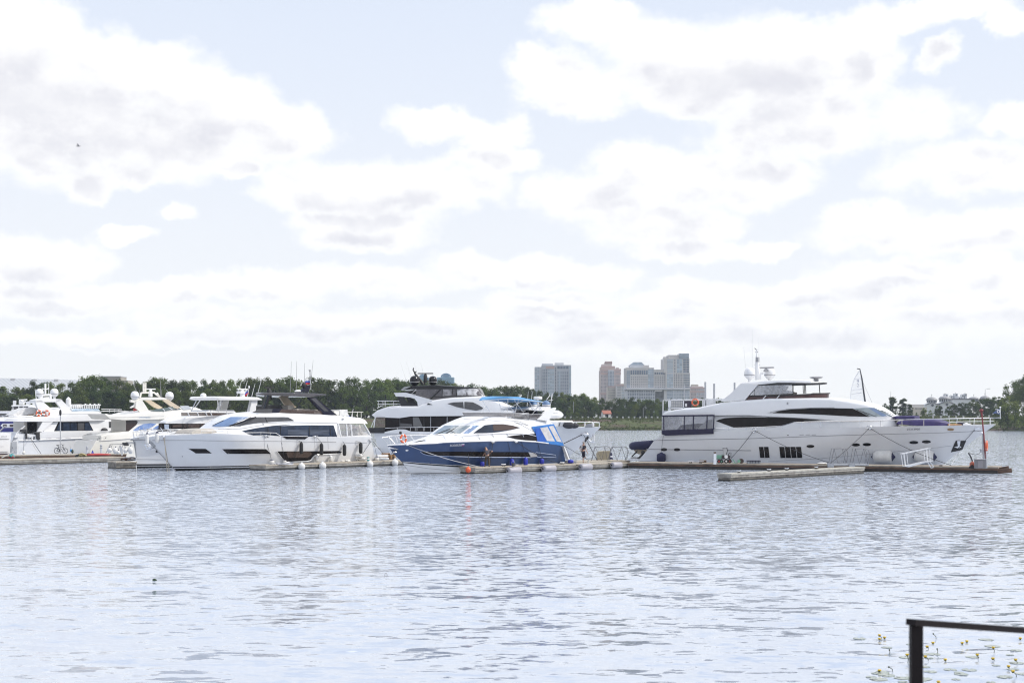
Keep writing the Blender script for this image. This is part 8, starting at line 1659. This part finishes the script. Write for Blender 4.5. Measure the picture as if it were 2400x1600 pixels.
def person(label, loc, P_, hat, shirt, trousers, shoe, look=(0,-1), long_leg=True, hold=None):
    """P_: joints in metres, x right, y away from the camera, z up from the ground"""
    V_ = {k: Vector(v) for k, v in P_.items()}; root = thing('person', label, 'person', loc)
    neck, head = V_['neck'], V_['head']; up = (head-neck).normalized(); V_['crown'] = head+up*.12
    E = [('hip','belly'),('belly','chest'),('chest','neck'),('neck','head'),('head','crown')]; R = dict(hip=(.15,.11), belly=(.145,.10), chest=(.165,.11), neck=.055, head=(.078,.095), crown=(.062,.075))
    ex = MB(); lk = Vector((look[0], look[1], 0)).normalized(); sd = lk.cross(up).normalized()
    ex.ball(head+lk*.095-up*.01, .016, .016, .022, 8, 6)                                    # nose
    for s in (-1, 1):
        ex.ball(head+sd*s*.084, .014, .018, .03, 8, 6); ex.ball(head+lk*.082+sd*s*.032+up*.025, .012, .009, .009, 8, 6)   # ears, eyes
        L = 'lr'[(s+1)//2]; sh, elb, wr, hnd = V_[L+'sh'], V_[L+'el'], V_[L+'wr'], V_[L+'ha']
        E += [('chest',L+'sh'),(L+'sh',L+'el'),(L+'el',L+'wr'),(L+'wr',L+'ha')]; R.update({L+'sh':.062, L+'el':.043, L+'wr':.029, L+'ha':(.038,.02)})
        E += [('hip',L+'hp'),(L+'hp',L+'kn'),(L+'kn',L+'an'),(L+'an',L+'to')]; R.update({L+'hp':.092, L+'kn':.062, L+'an':.042, L+'to':(.042,.03)})
        d = (hnd-wr).normalized(); u = d.cross(Vector((0,1,0.2))).normalized(); c = d.cross(u)
        for i, ln in enumerate((.072,.082,.076,.06)):                                        # four fingers, curled
            o_ = hnd+u*(i-1.5)*.019; ex.tube([o_, o_+d*ln*.5+c*.012, o_+d*ln*.8+c*.04, o_+d*ln*.75+c*.062], [.0095,.009,.0085,.006], 6)
        ex.tube([wr+d*.03+u*.03, wr+d*.06+u*.058, wr+d*.095+u*.055+c*.02], [.012,.011,.007], 6) # thumb
    ex.ball(head+lk*.088-up*.045, .024, .008, .007, 8, 6)                                   # mouth
    skin('body', V_, E, R, SKIN, 'hip', root, ex)
    T = ['hip','belly','chest']; vs = {k: V_[k] for k in T}; e2 = [('hip','belly'),('belly','chest')]; r2 = dict(hip=(.165,.125), belly=(.165,.12), chest=(.18,.125))
    vs['neckline'] = V_['chest'].lerp(neck, .7); e2.append(('chest','neckline')); r2['neckline'] = .075
    for L in 'lr':
        vs[L+'sh'] = V_[L+'sh']; vs[L+'sl'] = V_[L+'sh'].lerp(V_[L+'el'], .72); e2 += [('chest',L+'sh'),(L+'sh',L+'sl')]; r2[L+'sh'] = .078; r2[L+'sl'] = .068
    skin('shirt', vs, e2, r2, shirt, 'hip', root)
    vs = {'hip': V_['hip']}; e3 = []; r3 = dict(hip=(.17,.128))
    for L in 'lr':
        vs[L+'hp'] = V_[L+'hp']; vs[L+'kn'] = V_[L+'kn']; e3 += [('hip',L+'hp'),(L+'hp',L+'kn')]; r3[L+'hp'] = .108; r3[L+'kn'] = .083
        if long_leg: vs[L+'an'] = V_[L+'kn'].lerp(V_[L+'an'], .92); e3.append((L+'kn',L+'an')); r3[L+'an'] = .068
        else: vs[L+'kc'] = V_[L+'kn'].lerp(V_[L+'an'], .12); e3.append((L+'kn',L+'kc')); r3[L+'kc'] = .082
    skin('trousers', vs, e3, r3, trousers, 'hip', root)
    for L in 'lr':
        a, t2 = V_[L+'an'], V_[L+'to']; d = (t2-a); MB().tube([a-d*.28+Vector((0,0,-.02)), a+Vector((0,0,-.02)), t2, t2+d*.25], [.04,.05,.048,.025], 8).obj('shoe', shoe, root)
    c = head+up*.05
    if hat[0] == 'cap':
        cp = MB().ball(c+up*.03, .098, .105, .085, 12, 8).obj('cap', hat[1], root); MB().ball(c+lk*.12+up*.01, .07, .07, .014, 10, 5).obj('peak', hat[1], cp)
    else: MB().ball(c+up*.02-lk*.018, .088, .1, .098, 12, 8).obj('hair', hat[1], root)
    return root
def J3(reg, ox, oy, s, d): return {k: ((v[0]-ox)/s, v[2] if len(v) > 2 else 0.0, (oy-v[1])/s) for k, v in d.items()}
loc = on('5',345,1303); sc_ = REG['a'][2]/mpp(loc)
p1 = person('man in grey T shirt and brown trousers scrubbing the blue hull with a long brush', loc, J3('a', 1210, 1104, sc_, dict(hip=(1215,825,0), belly=(1212,765,.04), chest=(1212,700,.12), neck=(1196,655,.18), head=(1180,622,.24), lsh=(1152,690,.13), lel=(1148,745,.22), lwr=(1122,772,.30), lha=(1110,785,.33),
  rsh=(1275,672,.10), rel=(1368,686,.02), rwr=(1305,722,.20), rha=(1285,735,.24), lhp=(1190,835,0), lkn=(1168,955,-.02), lan=(1152,1082,.06), lto=(1140,1096,.2), rhp=(1242,835,0), rkn=(1258,955,.04), ran=(1270,1082,-.04), rto=(1262,1096,.1))),
  ('cap', mat('faded brown cap', (.30,.19,.13), .8)), mat('grey shirt cloth', (.085,.08,.095), .9, var=.2, vscale=8), mat('brown trouser cloth', (.075,.058,.045), .9, var=.3, vscale=8), BLACKM, look=(-.4,.9))
q = lambda x, y, d: Vector(((x-1210)/sc_, d, (1104-y)/sc_))
br = thing('brush', 'long handled deck brush with white bristle head held by the scrubbing man', 'brush', loc)
MB().tube([q(1305,733,.24), q(1110,783,.34), q(880,862,.62)], .014, 6).obj('handle', mat('brown wood handle', (.20,.12,.07), .6), br); MB().box(-.13,.13,-.05,.05,-.05,.07, Matrix.Translation(q(855,868,.64)) @ Matrix.Rotation(.5,4,'Y')).obj('head', CW_, br, 0)
loc = on('5',1605,1250); sc_ = REG['e'][2]/mpp(loc)
dk = mat('black T shirt cloth', (.022,.02,.026), .9, var=.2, vscale=8)
p2 = person('man in black printed T shirt and dark shorts stepping along the pontoon', loc, J3('e', 705, 1112, sc_, dict(hip=(706,838,0), belly=(704,790,.01), chest=(706,715,.0), neck=(716,665,-.01), head=(716,632,-.02), lsh=(648,705,.02), lel=(624,770,.06), lwr=(638,812,-.04), lha=(648,830,-.08),
  rsh=(758,700,0), rel=(772,775,.04), rwr=(800,848,-.04), rha=(815,880,-.06), lhp=(690,850,0), lkn=(708,975,-.03), lan=(706,1088,.02), lto=(712,1104,-.14), rhp=(735,850,0), rkn=(738,955,-.12), ran=(745,985,.22), rto=(775,990,.18))),
  ('hair', mat('grey hair', (.30,.28,.26), .9)), dk, mat('dark shorts cloth', (.02,.02,.035), .9), mat('tan shoe', (.25,.17,.12), .8), look=(.6,-.8), long_leg=False)
m_ = MB()
for i, (x0, x1, y) in enumerate(((640,690,695),(636,692,716),(640,690,738),(645,680,756))): m_.box((x0-705)/sc_,(x1-705)/sc_,-.145,-.138,(1112-y-6)/sc_,(1112-y+4)/sc_)
m_.obj('shirt_print', CW_, p2, 0)
c = Y4.P(Z('3',(1512,890))[0], -.9); loc = Y4.world(Vector((c.x, -.9, c.z-1.64)))
person('person in dark clothes standing behind the clear curtain of the long white yacht', loc, dict(hip=(0,0,.95), belly=(0,.0,1.1), chest=(0,-.02,1.32), neck=(0,-.03,1.48), head=(0,-.05,1.62), lsh=(-.19,0,1.40), lel=(-.24,-.02,1.13), lwr=(-.18,-.2,.98), lha=(-.14,-.27,.95), rsh=(.19,0,1.40), rel=(.25,0,1.12), rwr=(.2,-.2,1.0), rha=(.16,-.27,.97),
  lhp=(-.1,0,.9), lkn=(-.11,-.02,.5), lan=(-.12,0,.09), lto=(-.13,-.14,.04), rhp=(.1,0,.9), rkn=(.11,-.02,.5), ran=(.12,0,.09), rto=(.13,-.14,.04)), ('hair', mat('dark hair', (.03,.022,.02), .8)), mat('dark slate shirt', (.06,.065,.085), .9), mat('dark trousers', (.03,.03,.035), .9), BLACKM)
# ================================================================ near water and sky
LY = mat('yellow lily petals', (.62,.42,.03), .5, var=.2, vscale=40); LG = mat('lily stem', (.035,.05,.018), .6); LPAD = mat('water lily pad', (.26,.29,.26), .14, col2=(.19,.225,.17), vscale=6, spec=.9)
def lily(hx, hy, bx, by, open_, i):
    g_ = on('b', bx, by, 0); k = g_.y/F/6.533; lab = ('yellow lily flower %s' % open_) if hy else ''
    o = thing('lily_flower' if 'yellow' in open_ else 'lily_bud', open_, 'water lily', g_, 0, 'water lilies by the near railing'); h = Vector(((hx-bx)*k, 0, max(.03, (by-hy)*k)))
    MB().tube([(0,0,-.03), Vector((h.x*.3+.012, 0, h.z*.45)), h], .006, 5).obj('stem', LG, o)
    if 'yellow' in open_:
        m_ = MB(); m_.ball(h, .02, .02, .018, 10, 7)
        for a in range(5): m_.ball(h+Vector((cos(a*1.257)*.018, sin(a*1.257)*.014, .004)), .014, .014, .015, 8, 6)
        m_.obj('petals', LY, o, 60); MB().ball(h-Vector((0,0,.016)), .02, .02, .012, 8, 6).obj('sepal', LG, o)
    else: MB().ball(h, .014, .014, .017, 8, 6).obj('bud', LG, o)
fl_ = [(138,440,165,500),(140,508,142,520),(562,738,570,860),(138,980,138,1008),(868,613,884,645),(958,568,958,580),(840,768,888,832),(1147,830,1147,840),(1405,563,1405,582),(1477,545,1478,556),(1638,740,1643,808),(1882,630,1890,712),(2115,915,2113,968),(2183,993,2237,1082),(2295,495,2296,512),(1042,1170,1044,1182)]
where = ['furthest left, on a bent stem','furthest left, low on the water','just left of the railing post on a tall stem','lowest at the left, nearest the camera','right of the railing post, double headed','small, close right of the railing post','bent, right of the railing post below the first ones','alone low in the middle below the rail','bright, below the middle of the rail','tiny beside the bright one below the rail','upright below the rail on a straight stem','tall, right of the middle below the rail','largest and roundest at lower right','bent stem at lower right below the largest','furthest right under the rail','at the bottom edge right of the post']
for i, (a, wh) in enumerate(zip(fl_, where)): lily(*a, 'yellow water lily '+wh, i)
bd = [(216,480,217,500,'at far left beside the yellow lily'),(290,665,288,722,'left of the railing post'),(283,928,345,992,'on a long bent stem at lower left'),(963,420,1008,498,'on a slanting stem just under the rail'),(1022,652,1022,718,'with crooked stem right of the post'),(1875,797,1890,835,'below the tall yellow lily at right'),(2223,815,2242,878,'at right above the roundest yellow lily')]
for hx, hy, bx, by, wh in bd: lily(hx, hy, bx, by, 'dark lily bud '+wh, 0)
rn = random.Random(8); padme = []
for v in range(3):
    r = MB(); n_ = 20; pts = [(0,0,.004)]+[((1+rn.uniform(-.05,.05))*cos(.25+5.8*i/n_), .92*(1+rn.uniform(-.05,.05))*sin(.25+5.8*i/n_), .004+rn.uniform(0,.006)) for i in range(n_+1)]
    r.add(pts+[(x, y, z-.008) for x, y, z in pts], [(0,i,i+1) for i in range(1, n_+1)]+[(i+1,i,i+n_+2,i+n_+3) for i in range(1, n_+1)]); padme.append(mesh_of(r, 'lily_pad', LPAD))
for i in range(50):
    bx, by = rn.uniform(-250, 2700), rn.uniform(440, 1250)
    if rn.random() < .35 and by < 600: continue
    g_ = on('b', bx, by, .002); s = rn.uniform(.07, .15); o = bpy.data.objects.new('lily_pad', padme[i % 3]); COL.objects.link(o); o.location = g_; o.scale = (s, s, 1); o.rotation_euler = (0,0,rn.uniform(0,6.28))
    sd_ = 'left of the railing post' if bx < 600 else 'under the rail right of the post'
    tag(o, f'flat pale green lily pad floating {sd_}', 'lily pad', f'lily pads {sd_}')
lf = thing('floating_plant', 'small dark green leaf clump drifting alone on the open water at left', 'plant', ground(362, 1359.5)); m_ = MB(); leaf_clump(m_, random.Random(5), Vector((0,0,.03)), .05, 40, .035, .5); [m_.ball(Vector((rn.uniform(-.05,.05), rn.uniform(-.03,.03), .015)), .03, .03, .016, 8, 5) for _ in range(5)]; m_.obj('leaves', mat('wet green leaf', (.03,.07,.012), .5), lf); MB().tube([(-.05,0,.0),(.06,.02,.005)], .006, 5).obj('stem', LG, lf)
tw = MB().tube([(-.03,0,-.02),(-.025,0,.05),(.005,0,.075),(.03,0,.03),(.035,0,-.02)], .006, 5).obj('twig', BARK); tw.location = ground(904.5, 1348); tag(tw, 'tiny bent twig sticking out of the open water', 'twig')
bd_ = thing('bird', 'dark bird flying below the large cloud at upper left', 'bird', at(183.5, 343, 125), 0.25)
V0 = dict(tail=(-.21,0,.0), rump=(-.12,0,0), breast=(.03,0,-.01), neck=(.12,0,.015), head=(.165,0,.025), beak=(.215,0,.015), lw1=(.01,-.12,.06), lw2=(-.03,-.26,.12), lw3=(-.10,-.40,.15), rw1=(.01,.12,.07), rw2=(-.05,.22,.18), rw3=(-.12,.30,.26))
V0 = {k: Vector(v) for k, v in V0.items()}
skin('body', V0, [('tail','rump'),('rump','breast'),('breast','neck'),('neck','head'),('head','beak'),('breast','lw1'),('lw1','lw2'),('lw2','lw3'),('breast','rw1'),('rw1','rw2'),('rw2','rw3')],
     dict(tail=(.05,.012), rump=.04, breast=.062, neck=.032, head=.034, beak=.008, lw1=(.055,.014), lw2=(.05,.012), lw3=(.02,.006), rw1=(.055,.014), rw2=(.05,.012), rw3=(.02,.006)), mat('dark bird plumage', (.05,.048,.05), .8, col2=(.3,.3,.3), vscale=5), 'breast', bd_)
# quay railing, out of focus in the foreground
RL = mat('dark painted railing', (.010,.008,.011), .6, var=.2, vscale=6, spec=.2)
A = at(2147, 1458, 6.0); B_ = at(2400, 1476, 6.45); d = (B_-A); zq = 2.38
rl = thing('quay_railing', 'dark metal railing corner standing on the near quay at lower right', 'railing', Vector((A.x, A.y, zq)))
P0 = Vector((0,0,A.z-zq))
MB().bar(P0-d.normalized()*.035, P0+d*3.2, .05, .026).obj('top_rail', RL, rl, 0)
MB().box(-.0245,.0245,-.02,.02,0,P0.z-.014).obj('post', RL, rl, 0); e = P0+d*3.0; MB().box(e.x-.025,e.x+.025,e.y-.02,e.y+.02,0,e.z-.014).obj('post', RL, rl, 0)
MB().box(-.07,.07,-.07,.07,0,.012).box(e.x-.07,e.x+.07,e.y-.07,e.y+.07,0,.012).obj('base_plate', RL, rl, 0)
# ---------------------------------------------------------------- summer haze over the lake
hm = bpy.data.materials.new('haze'); hm.use_nodes = True; n = NT(hm.node_tree); n.t.nodes.clear()
pv = n.n('ShaderNodeVolumePrincipled', {'Color': (0.80, 0.88, 1.0, 1), 'Density': 0.000085, 'Anisotropy': 0.2})
ho = n.n('ShaderNodeOutputMaterial'); n.t.links.new(pv.outputs[0], ho.inputs['Volume'])
MB().box(-1700, 1700, -45, 2300, -3, 150).obj('haze', hm, smooth=0)['kind'] = 'stuff'
SC.cycles.volume_bounces = 1; SC.cycles.volume_step_rate = 5
